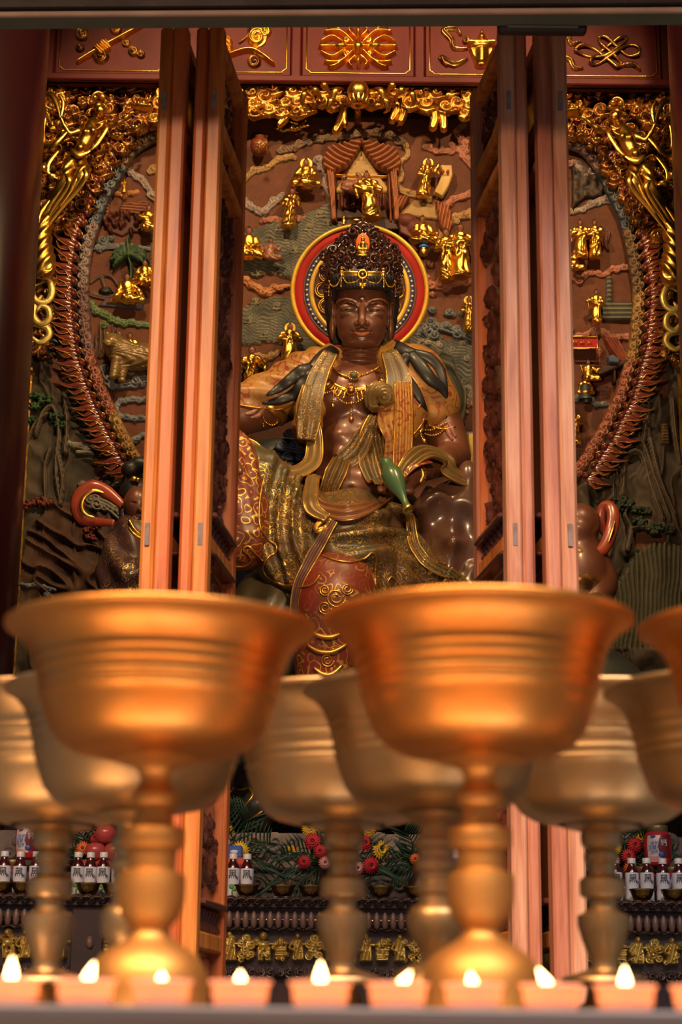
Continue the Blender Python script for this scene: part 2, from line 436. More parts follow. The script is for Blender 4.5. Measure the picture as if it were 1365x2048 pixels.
M['robe_red']=mat_brocade('crimson_gilded_cloth',(.20,.025,.012),(.13,.03,.012),(.85,.5,.1),scale=20,thr=.72)
M['robe_orange']=mat_brocade('gold_cloth_with_red_scrolls',(.42,.21,.045),(.30,.14,.035),(.24,.04,.018),scale=17,thr=.62,gm=0,width=.1)
M['skirt']=mat_brocade('olive_brown_gilded_cloth',(.075,.055,.024),(.105,.050,.020),(.75,.44,.09),scale=34,thr=.66,third=(.060,.050,.024))
M['sash']=mat_brocade('green_gold_sash_cloth',(.07,.055,.024),(.11,.06,.022),(.75,.45,.10),scale=46,thr=.82)
M['hem']=mat('gilded_hem',(.85,.46,.09),(.6,.28,.05),rough=.33,metal=.9,scale=15)
M['belt']=mat('tan_red_sash_lining',(.20,.085,.03),(.14,.045,.02),rough=.38,scale=6,coat=.2)
M['tan']=mat('olive_gold_silk',(.24,.15,.05),(.16,.095,.03),rough=.36,metal=.25,scale=7,coat=.2)
M['olive']=mat('dark_olive_silk',(.075,.055,.025),(.055,.04,.02),rough=.45,scale=7,coat=.1)
M['pinkish']=mat('rose_brown_cloth',(.26,.10,.07),(.18,.06,.045),rough=.42,scale=8)
M['rock']=mat('lacquered_brown_rock',(.12,.055,.038),(.065,.026,.018),rough=.30,scale=5,bump=.25,bscale=12,coat=.5)
M['rock_dark']=mat('dark_green_rock',(.012,.018,.015),(.024,.028,.022),rough=.5,scale=4,bump=.3,bscale=20,coat=.2)
M['vase']=mat('green_glazed_vase',(.045,.10,.05),(.07,.10,.04),rough=.33,scale=9,coat=.3)
M['relief']=mat_attr('painted_relief',rough=.62,bump=.25,bscale=70,spec=.18)
M['cloud']=mat_attr('painted_cloud',rough=.5,bump=.08,bscale=60,spec=.25)
M['halo_red']=mat('halo_vermilion',(.36,.012,.008),(.27,.010,.008),rough=.6,scale=10,spec=.2)
M['halo_blue']=mat('halo_blue',(.02,.035,.16),(.012,.02,.09),rough=.5)
M['halo_gold']=mat('halo_yellow_gold',(.80,.50,.07),(.62,.34,.04),rough=.4,metal=.35,scale=14)
M['halo_brown']=mat('halo_umber',(.11,.045,.025),(.07,.03,.02),rough=.5,scale=20)
M['pearl']=mat('cream_pearl',(.85,.68,.38),(.78,.58,.30),rough=.3)
M['flame']=mat('red_flame_lacquer',(.17,.028,.016),(.11,.022,.014),rough=.28,scale=10,coat=.5)
M['frieze']=mat('dark_red_lacquer',(.125,.014,.013),(.09,.011,.011),rough=.5,scale=4,spec=.25)
M['frieze2']=mat('dark_red_lacquer_panel',(.075,.011,.009),(.058,.009,.008),rough=.55,scale=6,spec=.3)
M['column']=mat('maroon_lacquer_column',(.030,.004,.006),(.022,.004,.006),rough=.30,scale=3,coat=.15,rvar=.04)
M['beam']=mat('grey_green_painted_beam',(.13,.15,.10),(.10,.12,.08),rough=.6,scale=6,bump=.1)
M['beam_edge']=mat('pale_beam_arris',(.45,.30,.20),(.36,.24,.16),rough=.6,scale=8)
M['dark']=mat('dark_stained_timber',(.03,.018,.012),(.018,.011,.008),rough=.6,scale=6,bump=.2)
M['wood']=mat_wood('oiled_red_pine',(.34,.080,.014),(.58,.175,.028),(.72,.28,.050),coat=.05)
M['wood2']=mat_wood('oiled_red_pine_edge',(.34,.07,.018),(.52,.12,.026),(.64,.19,.042),coat=.05)
M['carved']=mat('carved_red_brown_panel',(.14,.04,.02),(.07,.02,.012),rough=.25,scale=25,coat=.6)
M['peg']=mat('grey_mortise_plug',(.22,.17,.14),(.15,.11,.09),rough=.7,scale=40)
M['brass']=mat('butter_lamp_brass',(.70,.32,.075),(.58,.24,.05),rough=.42,metal=1,scale=7,bump=.05,bscale=35,rvar=.07)
M['brass_sky_lit']=mat('sky_lit_butter_lamp_brass',(.62,.41,.19),(.48,.30,.12),rough=.42,metal=1,scale=7,bump=.05,bscale=35,rvar=.08)  # same brass as the front lamps, grey sky reflection put into its colour
M['brass_matte']=mat('soft_butter_lamp_brass',(.66,.33,.085),(.54,.25,.06),rough=.56,metal=1,scale=7,bump=.05,bscale=35,rvar=.05)
M['bowl']=mat('small_bowl_brass',(.42,.27,.09),(.25,.15,.05),rough=.3,metal=1,scale=20)
M['altar']=mat('dark_carved_altar',(.05,.025,.016),(.025,.013,.010),rough=.32,scale=12,coat=.2)
M['brown_silk']=mat('brown_silk',(.12,.05,.032),(.08,.032,.022),rough=.4,scale=8,coat=.1)
M['wood_cool_lit']=mat_wood('cool_lit_red_pine',(.34,.12,.06),(.52,.23,.12),(.64,.35,.20),coat=.05)  # right leaves: same red pine, cooler daylight put into a paler pink
M['wood_cool_lit2']=mat_wood('cool_lit_red_pine_edge',(.29,.085,.042),(.46,.17,.09),(.56,.26,.15),coat=.05)  # its edge tone, with the cooler daylight in the colour too
M['altar_pale']=mat('worn_rose_wood',(.17,.10,.07),(.11,.06,.045),rough=.45,scale=15)
M['stone']=mat('grey_carved_stone',(.21,.17,.145),(.14,.11,.095),rough=.75,scale=10,bump=.3,bscale=40)
M['black']=mat('black_casing',(.012,.012,.016),rough=.4)
M['grille']=mat('yellow_speaker_grille',(.62,.42,.09),(.52,.34,.06),rough=.6,scale=60)
M['silver']=mat('grey_metal_trim',(.3,.3,.33),rough=.35,metal=.8)
M['steel']=mat('steel_rail',(.40,.38,.37),(.30,.28,.27),rough=.28,metal=.9,scale=5,stretch=(1,8,8))
M['floor']=mat('grey_paving',(.16,.14,.12),(.10,.09,.08),rough=.8,scale=3,bump=.3)
M['plaster']=mat('dark_hall_wall',(.06,.03,.022),(.045,.022,.018),rough=.8,scale=3)
M['white']=mat('white_plastic',(.75,.74,.72),rough=.4)
M['label']=mat('pale_label',(.62,.64,.68),(.55,.57,.62),rough=.45)
M['drink']=mat('dark_red_drink',(.06,.008,.010),rough=.15,coat=.4)
M['ink']=mat('black_ink',(.01,.01,.012),rough=.6)
M['leafprint']=mat('green_print',(.12,.32,.06),rough=.6)
M['jar_red']=mat('jar_red_wrap',(.48,.028,.035),(.42,.02,.03),rough=.35,coat=.3)
M['jar_maroon']=mat('jar_maroon_print',(.16,.018,.018),rough=.4)
M['jar_white']=mat('jar_white_print',(.72,.66,.64),rough=.4)
M['blue']=mat('bright_blue_print',(.03,.12,.50),rough=.4)
M['lid']=mat('olive_gold_lid',(.20,.15,.06),(.15,.11,.04),rough=.4,metal=.4)
M['apple']=mat('pink_red_apple',(.52,.055,.06),(.40,.10,.07),rough=.3,scale=14,coat=.3)
M['stem']=mat('brown_stem',(.08,.045,.02))
M['leaf']=mat('deep_green_leaf',(.018,.055,.022),(.012,.035,.018),rough=.45,scale=20)
M['leaf2']=mat('mid_green_leaf',(.05,.13,.03),(.03,.09,.025),rough=.45,scale=20)
M['yellow']=mat('yellow_petal',(.82,.55,.02),(.75,.42,.015),rough=.5)
M['red']=mat('red_petal',(.58,.015,.02),(.45,.01,.02),rough=.5)
M['orange']=mat('orange_petal',(.8,.20,.03),(.7,.1,.02),rough=.5)
M['pink']=mat('pink_petal',(.75,.35,.33),rough=.5)
M['tray']=mat('orange_red_box',(.62,.09,.03),(.55,.07,.03),rough=.4)
M['bed']=mat('brown_bedding',(.20,.05,.03),(.15,.035,.02),rough=.5)
M['scroll']=mat('ochre_scroll_paper',(.55,.34,.10),(.48,.28,.08),rough=.55,scale=9)
M['skin2']=mat('painted_flesh',(.26,.10,.055),(.20,.07,.04),rough=.4)
M['purple']=mat_brocade('plum_gilded_cloth',(.05,.022,.028),(.07,.028,.030),(.6,.38,.09),scale=30,thr=.75)
M['redribbon']=mat('red_ribbon_lacquer',(.30,.05,.025),(.22,.035,.02),rough=.33,scale=12,coat=.3)
def mat_cup():
    m,nt,b,N,L=_nt('translucent_tealight_plastic')
    b.inputs['Base Color'].default_value=(.92,.60,.48,1); b.inputs['Roughness'].default_value=.3
    tr=N.new('ShaderNodeBsdfTranslucent'); tr.inputs[0].default_value=(1,.66,.42,1)
    mx=N.new('ShaderNodeMixShader'); mx.inputs[0].default_value=.5; L.new(b.outputs[0],mx.inputs[1]); L.new(tr.outputs[0],mx.inputs[2])
    L.new(mx.outputs[0],N['Material Output'].inputs['Surface']); return m
M['cup']=mat_cup()
M['wax']=mat('melted_wax',(.85,.62,.42),rough=.2,emis=(1,.4,.12),es=.0)
def mat_em(name,c,s):
    m=bpy.data.materials.new(name); m.use_nodes=True; N=m.node_tree.nodes; N.remove(N['Principled BSDF'])
    e=N.new('ShaderNodeEmission'); e.inputs[0].default_value=(*c,1); e.inputs[1].default_value=s
    m.node_tree.links.new(e.outputs[0],N['Material Output'].inputs['Surface']); return m
M['fire']=mat_em('candle_flame',(1,.60,.24),20)
# ================================================================ SETTING
def struct(name,mb,m,parent=None,auto=None):
    o=mb.build(name,m,parent,smooth=False) if isinstance(mb,MB) else mb
    if parent is None: o['kind']='structure'
    return o
def boxo(name,lo,hi,m,parent=None,bev=0,M_=None):
    return MB().box(lo,hi,M_,bev).build(name,m,parent,smooth=False)
YW=9.0                       # plane of the carved wall
FZ=0.0
tb=boxo('floor',(-5,-3,-.3),(5,9.6,0),M['floor']); tb['kind']='structure'
o=boxo('wall_back',(-4.6,YW+.12,0),(4.6,YW+.4,7.2),M['plaster']); o['kind']='structure'
o=boxo('wall_left',(-4.9,5.0,0),(-4.6,YW+.4,7.2),M['plaster']); o['kind']='structure'
o=boxo('wall_right',(4.6,5.0,0),(4.9,YW+.4,7.2),M['plaster']); o['kind']='structure'
o=boxo('ceiling',(-4.9,4.4,7.2),(4.9,YW+.4,7.4),M['dark']); o['kind']='structure'
# lintel beam, turned slightly so that its left end stands further back
zb=ZV(27,4.62); zt=zb+.24
_t=4.62
while ZV(0,_t)*0+float((lambda y:0)(0))==0 and _t<5.2:
    if W(682,55,_t)[2]>=zb: break
    _t+=.002
TB=_t-4.62
Mb=Matrix.Translation((0,4.62,0)) @ Matrix.Rotation(R(-1.9),4,'Z')
be=empty('lintel_beam',(0,4.62,zb),'grey-green painted lintel beam crossing the top of the doorway','beam')
MB().box((-4.85,0.006,zb),(4.85,TB,zt),Mb,.004).build('beam_body',M['beam'],be,False)
MB().box((-4.85,-.004,zb-.003),(4.85,.010,zb+.014),Mb,.003).build('beam_edge',M['beam_edge'],be,False)
MB().box((-4.85,-.02,zb+.016),(4.85,.02,zt),Mb).build('face_board',M['dark'],be,False)
o=MB().box((-4.9,.0,zt+.004),(4.9,TB+.05,7.2),Mb).build('wall_front',M['dark'],None,False); o['kind']='structure'
# ---------------------------------------------------------------- columns
def column(u,v,side,label):
    Yc=7.7; rr=.30; p=W(u,v,Yc); t=empty('lacquered_column',(p[0]-side*rr,Yc,0),label,'column')
    MB().lathe([(rr,.32),(rr*1.01,3),(rr*.99,7.2)],(p[0]-side*rr,Yc,0),48).build('shaft',M['column'],t)
    MB().lathe([(rr*1.02,0),(rr*1.09,.06),(rr*1.1,.16),(rr*1.07,.27),(rr*1.02,.32)],(p[0]-side*rr,Yc,0),40).build('plinth',M['stone'],t)
XCL=W(93,150,7.7)[0]; XCR=W(1343,200,7.7)[0]
column(93,150,1,'maroon lacquered round column at the left edge beside the carved wall')
column(1343,200,-1,'maroon lacquered round column at the right edge beside the carved wall')
o=boxo('ceiling',(-4.9,2.7,4.45),(4.9,4.5,4.6),M['dark']); o['kind']='structure'  # unseen porch soffit, added to shade the upper door leaves
# ---------------------------------------------------------------- door leaves
def local_relief(name,m,parent,O,sd,nd,S,Z0,Z1,seed,hgt=.018,dens=1.0,fill=True):
    """carved panel: s along the leaf, z up, raised towards nd; coordinates in cm"""
    r=np.random.RandomState(seed); w=S*100; h=(Z1-Z0)*100; st=[]
    n=int(w*h/42*dens)
    for i in range(n):
        x=r.uniform(2,w-2); y=r.uniform(2,h-2); q=r.uniform(2.0,4.6)
        if r.rand()<.6: st.append(curl(x,y,q,hgt*r.uniform(.5,1),r.uniform(1,2),r.choice([-1,1]),r.uniform(0,6)))
        else:
            a=r.uniform(0,6.3); st.append(band([(x-q*math.cos(a),y-q*math.sin(a)),(x+r.uniform(-1,1),y+r.uniform(-1,1)),(x+q*math.cos(a+.8),y+q*math.sin(a+.8))],[.3,1.1,.3],hgt*r.uniform(.4,.9),1,4))
    if fill: st.append((lambda U,V:(np.where((U>0)&(U<w)&(V>0)&(V<h),.0015,-1),np.zeros(U.shape)),(0,0,w,h)))
    step=.55
    us=np.arange(0,w+step,step); vs=np.arange(0,h+step,step); U,V=np.meshgrid(us,vs,indexing='ij'); H=np.zeros(U.shape)
    for f,b in st:
        i0,i1=np.searchsorted(us,b[0]),np.searchsorted(us,b[2]); j0,j1=np.searchsorted(vs,b[1]),np.searchsorted(vs,b[3])
        if i1<=i0 or j1<=j0: continue
        hh,_=f(U[i0:i1,j0:j1],V[i0:i1,j0:j1]); H[i0:i1,j0:j1]=np.maximum(H[i0:i1,j0:j1],hh)
    U=np.minimum(U,w);V=np.minimum(V,h)
    P=np.array(O)+U[...,None]/100*np.array(sd)+H[...,None]*np.array(nd)+np.array([0,0,1.])*(V[...,None]/100+Z0)
    nx,ny=U.shape; idx=np.arange(nx*ny).reshape(nx,ny)
    F=np.stack([idx[:-1,:-1],idx[1:,:-1],idx[1:,1:],idx[:-1,1:]],-1).reshape(-1,4)
    return mesh_obj(name,P.reshape(-1,3),F,m,parent)
def leaf(u_a,u_b,u_c,main_first,far_uv,near_uv,side,label,seed,carved=True):
    """door leaf standing open; u_a..u_c its edge at v=100 on plane y=5; side=+1 face looks right"""
    pa,pb,pc=[W(u,100,5.0) for u in (u_a,u_b,u_c)]
    zt_=ZV(near_uv[1],5.0,near_uv[0]); lo,hi=5.05,6.5
    for _ in range(40):
        mid=(lo+hi)/2
        if W(far_uv[0],far_uv[1],mid)[2]<zt_: lo=mid
        else: hi=mid
    pf=W(far_uv[0],far_uv[1],lo); pn=W(near_uv[0],near_uv[1],5.0)
    d=pf-pn; d[2]=0; S=float(np.linalg.norm(d)); d/=S
    t=np.array([-d[1],d[0],0])       # to the left of travel
    face=pc if side>0 else pa        # corner on the viewed face
    nrm=-t if side>0 else t
    T=float(abs((pc-pa)@t)); T1=float(abs((pb-pa)@t)); 
    z0=.22; ztop=zt_+.02
    root=empty('door_leaf',(face[0],5.0,z0),label,'door')
    Mx=np.eye(4); Mx[:3,0]=d; Mx[:3,1]=-nrm; Mx[:3,2]=(0,0,1); Mx[:3,3]=(face[0],face[1],0)
    Mx=Matrix(Mx.tolist())
    # local axes: x along leaf, y into the thickness, z up
    g=.0025; tf=(T1 if side<0 else T-T1)   # thickness of the layer nearest the viewed face
    fw=.058
    mf=M['wood' if side>0 else 'wood_cool_lit'];mo=M['wood2' if side>0 else 'wood_cool_lit2']
    MB().box((0,0,z0),(fw,tf-g/2,ztop),Mx,.006).build('stile',mf if main_first else mo,root,False)
    MB().box((0.004,tf+g/2,z0),(fw,T,ztop),Mx,.009).build('edge_moulding',mo if main_first else mf,root,False)
    MB().box((S-fw,0,z0),(S,T,ztop),Mx,.006).build('stile',mo,root,False)
    zl=lambda v:ZV(v,5.0,near_uv[0]-30)
    yc=(tf/2 if main_first else tf+(T-tf)/2)
    for v0,v1 in ((180,217),(1045,1090)):
        MB().box((-.0015,yc-.0065,zl(v1)),(.01,yc+.0065,zl(v0)),Mx).build('mortise_plug',M['peg'],root,False)
    lv=[(zl(62),zl(88),'rail'),(zl(88),zl(222),'panel'),(zl(222),zl(250),'rail'),(zl(250),zl(300),'panel'),(zl(300),zl(322),'rail'),
        (zl(322),zl(1012),'long'),(zl(1012),zl(1024),'lip'),(zl(1024),zl(1058),'bal'),(zl(1058),zl(1092),'rail'),(zl(1092),zl(1100),'lip'),(zl(1100),zl(1792),'long'),
        (zl(1792),zl(1806),'lip'),(zl(1806),zl(1858),'bal'),(zl(1858),zl(1896),'rail'),(zl(1896),z0+.1,'panel'),(z0+.1,z0,'rail')]
    o3=np.array(face); 
    for i,(a,b,kd) in enumerate(lv):
        b=min(a,b) if a>b else b; hi_,lo_=max(a,b),min(a,b)
        if kd=='rail': MB().box((fw,.002,lo_),(S-fw,T*.9,hi_),Mx,.006).build('rail',M['wood'],root,False)
        elif kd=='lip': MB().box((fw,-.012,lo_),(S-fw,T*.6,hi_),Mx,.005).build('moulding',M['carved'],root,False)
        elif kd=='bal':
            mb=MB(); n=7
            for k in range(n):
                x=fw+(S-2*fw)*(k+.5)/n; q=(S-2*fw)/n*.42; hh=hi_-lo_
                mb.lathe([(q*.6,lo_),(q,lo_+.15*hh),(q*.45,lo_+.5*hh),(q,lo_+.85*hh),(q*.6,hi_)],n=8,M=Mx@Matrix.Translation((x,T*.3,0)))
            mb.build('baluster_row',M['carved'],root)
            MB().box((fw,T*.65,lo_),(S-fw,T*.8,hi_),Mx).build('backing_board',M['dark'],root,False)
        else:
            dp=.030
            MB().box((fw,dp+.003,lo_),(S-fw,T-dp,hi_),Mx).build('panel_board',M['wood'] if kd=='long' else M['carved'],root,False)
            if carved:
                O=o3.copy(); O[2]=0; O=O+d*(fw+.012)-nrm*(dp+.002)
                local_relief('carved_panel',M['carved'],root,O,d,nrm,S-2*fw-.024,lo_+.012,hi_-.012,seed+i,.026 if kd=='long' else .02,1.0,kd!='long')
            if kd=='long':
                for xx in (fw,S-fw-.014): MB().box((xx,.008,lo_),(xx+.014,dp+.01,hi_),Mx,.004).build('bead_moulding',M['wood2'],root,False)
    return root
leaf(390,416,446,True,(497,208),(447,60),1,'inner left red pine door leaf with carved panels facing the doorway',11)
leaf(318,345,374,False,(426,208),(375,60),1,'outermost left red pine door leaf, seen edge-on left of the dark gap',31,False)
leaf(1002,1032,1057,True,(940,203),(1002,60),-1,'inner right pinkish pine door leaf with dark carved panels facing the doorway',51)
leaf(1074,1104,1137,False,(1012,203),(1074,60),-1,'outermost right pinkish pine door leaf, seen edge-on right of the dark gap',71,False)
pv=W(1062,50,4.98); pvt=empty('pivot_block',pv,'dark timber pivot block above the right pair of door leaves','block')
MB().box((pv[0]-.125,4.62+TB-.02,zb-.012),(pv[0]+.125,4.62+TB+.02,zb+.04),None,.008).build('block_body',M['dark'],pvt,False)
MB().box((pv[0]-.10,4.62+TB-.028,zb-.006),(pv[0]+.10,4.62+TB-.018,zb+.0),None,.004).build('face_plate',M['beam'],pvt,False)
# ================================================================ CARVED WALL
AX=716.0
def mir(u,v): 
    u2=2*AX-u; return u2,v+.0108*(u2-u)
relief_root=empty('carved_relief_wall',W(AX,1300,YW),'large painted wall of carved clouds, waves and mountains behind the seated statue','relief')
ARC=[(470,232),(400,240),(330,262),(300,275),(282,286),(260,304),(238,341),(222,365),(205,398),(189,442),(176,480),(168,530),(166,567),(167,620),(174,692),(184,730),(199,774),(207,793),(227,837),(246,874),(262,905),(285,940)]
ARCR=[(962,240),(1032,250),(1101,270),(1131,282),(1161,292),(1179,306),(1197,328),(1213,356),(1228,389),(1244,419),(1253,445),(1263,488),(1272,537),(1278,576),(1278,615),(1274,654),(1270,693),(1263,722),(1255,752),(1244,790),(1227,824),(1205,868),(1183,901),(1167,929),(1145,955)]
def inside(P,U,V):
    P=np.array(P,float); ins=np.zeros(U.shape,bool)
    for i in range(len(P)):
        a=P[i-1];b=P[i]
        ins^=((a[1]>V)!=(b[1]>V))&(U<(b[0]-a[0])*(V-a[1])/(b[1]-a[1]+1e-12)+a[0])
    return ins
def background():
    step=3.0
    us=np.arange(-70,1440,step); vs=np.arange(150,1570,step); U,V=np.meshgrid(us,vs,indexing='ij')
    n1=vnoise(U,V,60,1); n2=vnoise(U,V,18,2); n3=vnoise(U*1.0,V,7,5)
    C=np.zeros(U.shape+(3,)); C[:]=(.25,.082,.040)
    C*= (.75+.5*n1*.6+.25*n2)[...,None]
    H=.004*n1+.002*n2
    arch=ARC+[(300,1000),(1130,1000)]+ARCR[::-1]
    ins=inside(arch,U,V)
    # mountains outside the arch, ribs running down the slopes
    def rock(mask,c0,c1,sx,sy,seed,h=.035,rot=0):
        w=vnoise(U,V,40,seed+1); Ur=U*math.cos(rot)+V*math.sin(rot)+14*vnoise(V,U,23,seed+7); Vr=V*math.cos(rot)-U*math.sin(rot); q=vnoise(Ur/sx+9+w*5,Vr/sy+3,10,seed)
        rb=np.clip(1-np.abs(q-.5)*5,0,1)**1.3*.8+.35*vnoise(U,V,22,seed+2)
        H[mask]=np.maximum(H,.008+h*(rb*.8+.5*w))[mask]
        c=np.array(c0)+(np.array(c1)-np.array(c0))*np.clip(rb*1.1,0,1)[...,None]
        C[mask]=(c*(.7+.6*n2)[...,None])[mask]
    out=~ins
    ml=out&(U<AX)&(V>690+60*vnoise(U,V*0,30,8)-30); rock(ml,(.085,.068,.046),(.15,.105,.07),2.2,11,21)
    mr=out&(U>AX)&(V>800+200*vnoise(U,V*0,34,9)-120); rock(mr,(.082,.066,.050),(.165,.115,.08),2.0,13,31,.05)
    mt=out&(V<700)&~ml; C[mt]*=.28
    mound=inside([(20,1230),(60,1060),(110,1010),(160,1010),(205,1060),(240,1130),(250,1250)],U,V); rock(mound,(.13,.065,.04),(.21,.10,.06),5,2.2,41,.06,.6)
    blk=inside([(130,1100),(200,1080),(300,1100),(300,1250),(150,1250)],U,V)&~mound
    # terracotta gaps
    for P in ([(108,690),(140,700),(150,770),(120,790),(100,760)],[(190,905),(245,930),(240,975),(190,960)],[(1180,790),(1230,810),(1200,870),(1180,850)],[(1290,690),(1330,720),(1340,800),(1300,790)],[(1262,1055),(1330,1075),(1330,1110),(1270,1095)]):
        m=inside(P,U,V); C[m]=(.25,.095,.05); H[m]=.006
    # water with carved wave lines
    def water(P,c0,c1,seed,wl=6.5):
        m=inside(P,U,V); w=V+7*np.sin(U/19+seed)+16*vnoise(U,V,38,seed)+4*np.sin(U/7.5+V/31)
        g=.5+.5*np.cos(2*PI*w/wl); env=vnoise(U,V,26,seed+3)
        H[m]=(.010+.008*g+.010*env)[m]
        C[m]=((np.array(c0)+(np.array(c1)-np.array(c0))*(g**2)[...,None]*(.3+env[...,None]))*(.8+.4*n2)[...,None])[m]
    wc0,wc1=(.10,.105,.085),(.44,.39,.28)
    water([(300,470),(330,452),(400,462),(440,452),(470,470),(505,462),(560,440),(620,425),(665,405),(690,440),(760,470),(650,520),(620,570),(585,560),(545,548),(490,552),(470,560),(400,548),(300,560)],wc0,wc1,51)
    water([(300,640),(380,612),(470,625),(500,612),(540,596),(640,596),(680,690),(640,710),(600,700),(570,690),(535,684),(500,692),(470,688),(380,700),(300,690)],wc0,wc1,61)
    water([(470,730),(520,735),(560,745),(600,730),(640,740),(560,800),(470,810)],(.09,.092,.075),(.22,.2,.15),71)
    water([(800,640),(850,668),(870,684),(960,672),(965,800),(900,830),(830,720)],(.07,.08,.08),(.36,.33,.27),81)
    water([(1250,1120),(1300,1090),(1370,1100),(1400,1300),(1230,1300),(1225,1180)],(.09,.085,.05),(.24,.215,.13),91,900)
    wf=inside([(1270,1110),(1310,1085),(1370,1095),(1400,1300),(1215,1300),(1225,1180),(1250,1150)],U,V)
    g=.5+.5*np.cos(2*PI*(U+6*vnoise(U,V,50,4)*2)/9.0); H[wf]=(.02+.02*g)[wf]; C[wf]=(np.array((.085,.078,.045))+(np.array((.23,.205,.125))-np.array((.085,.078,.045)))*g[...,None])[wf]
    water([(960,672),(1050,655),(1140,668),(1140,780),(1040,800),(965,800)],(.075,.082,.075),(.27,.24,.19),83)
    # brick terraces of the right-hand scenes
    for P in ([(1155,790),(1185,770),(1225,775),(1215,800),(1160,810)],[(1155,880),(1200,868),(1190,895),(1155,920)]):
        m=inside(P,U,V); g=np.clip(np.cos(2*PI*U/6.5)*.5+.5,0,1)*np.clip(np.cos(2*PI*V/5.)*.5+.5,0,1)
        C[m]=(np.array((.10,.028,.018))+np.array((.16,.05,.03))*g[...,None])[m]; H[m]=(.01+.005*g)[m]
    P=Wn(U,V,YW); P[...,1]-=H
    idx=np.arange(U.size).reshape(U.shape)
    F=np.stack([idx[:-1,:-1],idx[:-1,1:],idx[1:,1:],idx[1:,:-1]],-1).reshape(-1,4)
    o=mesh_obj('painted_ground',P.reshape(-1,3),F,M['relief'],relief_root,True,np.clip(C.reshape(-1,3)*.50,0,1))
    bk=MB().box((W(-70,800,YW)[0],YW+.012,W(AX,1570,YW)[2]),(W(1440,800,YW)[0],YW+.06,W(AX,160,YW)[2])).build('backing_board',M['dark'],relief_root,False)
background()
# ---------------------------------------------------------------- carved clouds and scenery
PAL={'lilac':((.15,.10,.10),(.48,.37,.33)),'ochre':((.22,.11,.04),(.60,.36,.14)),'brown':((.10,.06,.035),(.33,.20,.11)),'pink':((.24,.07,.045),(.58,.24,.15)),
 'blue':((.06,.08,.11),(.32,.32,.34)),'dblue':((.035,.05,.075),(.27,.28,.28)),'green':((.05,.10,.04),(.22,.29,.12)),'orange':((.32,.11,.04),(.68,.29,.11)),'grey':((.11,.10,.075),(.38,.33,.25)),
 'water':((.12,.115,.085),(.35,.29,.18)),'umber':((.10,.05,.035),(.17,.09,.06)),'maroon':((.085,.02,.014),(.20,.06,.035)),'bluebright':((.05,.075,.19),(.35,.36,.40)),'purple':((.14,.075,.075),(.33,.20,.17)),'tgold':((.30,.16,.05),(.52,.31,.10))}
rr=np.random.RandomState(3)
def cloud(col,curls,bands=(),h=.036,name='cloud',Y=YW,parent=None,m=None,step=1.7):
    st=[]
    for i,c in enumerate(curls):
        st.append(curl(c[0],c[1],c[2],h*(.8+.4*rr.rand()),1.5+.25*c[2]/10,1 if i%2 else -1,rr.uniform(0,2),.85))
        if c[2]>9: st.append(curl(c[0]+c[2]*.8,c[1]+c[2]*.35,c[2]*.6,h*.7,1.4,1,0,.8)); st.append(curl(c[0]-c[2]*.8,c[1]+c[2]*.3,c[2]*.55,h*.65,1.4,-1,0,.8))
    for b in bands:
        st.append(band(b[0],b[1],h*.75,3))
        if name=='cloud' and len(b[0])>2:
            Q=np.array(crom([np.array(p,float) for p in b[0]],8)); L_=np.r_[0,np.cumsum(np.hypot(*np.diff(Q,axis=0).T))]; w_=float(np.mean(b[1])); s_=w_*1.2; kk=0
            while s_<L_[-1]-w_:
                x=np.interp(s_,L_,Q[:,0]);y=np.interp(s_,L_,Q[:,1]); r_=w_*rr.uniform(.95,1.45); st.append(curl(x+rr.uniform(-2,2),y+(w_*.45 if kk%2 else -w_*.45),r_,h*rr.uniform(.8,1.1),1.5,1 if kk%2 else -1,rr.uniform(0,2),.82)); s_+=w_*rr.uniform(1.7,3.2); kk+=1
    c0,c1=PAL[col]
    return relief(name,m or M['cloud'],parent or relief_root,Y,st,step,c0,c1)
cloud('ochre',[(572,318,7)],[([(486,366),(508,344),(535,338),(550,325),(575,316),(592,318)],[5,7,6,6,7,4])])
cloud('lilac',[(500,412,10),(548,402,9),(522,425,10),(560,395,6)],[([(483,400),(500,412),(522,425),(545,410),(565,392)],7)])
cloud('brown',[(640,280,9),(665,300,8),(590,298,8),(770,275,9),(735,272,7)],[([(560,305),(590,296),(625,282),(680,276),(740,268),(790,278),(812,292)],7)],.04)
cloud('ochre',[(815,385,8),(838,392,9),(860,400,8)],[([(812,292),(816,312),(800,330),(804,352),(795,372),(815,388),(845,392),(870,405)],[5,6,5,6,6,8,7,5])])
cloud('lilac',[(636,322,10),(640,338,7)],[([(640,318),(652,345),(650,370),(664,400),(668,430),(672,448)],[7,6,5,6,6,3])])
cloud('pink',[(925,300,11),(905,292,8),(930,250,8),(860,296,8)],[([(942,228),(925,250),(915,268),(932,290),(925,310),(945,335)],7),([(850,296),(880,305),(915,300)],6)])
cloud('pink',[(900,408,8),(928,396,9)],[([(868,414),(895,408),(915,398),(950,388)],7)])
cloud('ochre',[(905,440,12),(890,468,10),(930,432,10),(880,500,8)],[([(950,428),(915,435),(890,460),(880,480),(850,500),(840,508)],7)])
cloud('pink',[(855,558,9),(880,570,12),(862,530,8),(925,562,10),(865,590,7),(900,575,8)],[([(840,560),(880,575),(920,565),(955,558)],8)])
cloud('dblue',[(865,622,9),(862,648,12),(893,655,13),(870,674,12),(845,668,10),(915,662,11),(935,672,9),(900,628,10),(925,628,8)],[([(835,668),(870,655),(910,665),(950,680)],9)],.05)
cloud('grey',[(880,695,9),(905,700,9),(925,690,8),(935,720,9),(905,745,8),(930,765,9),(945,790,8)],[([(835,690),(860,685),(880,700)],7),([(905,760),(925,775),(955,785)],6),([(905,800),(930,795),(955,800)],5)],.035)
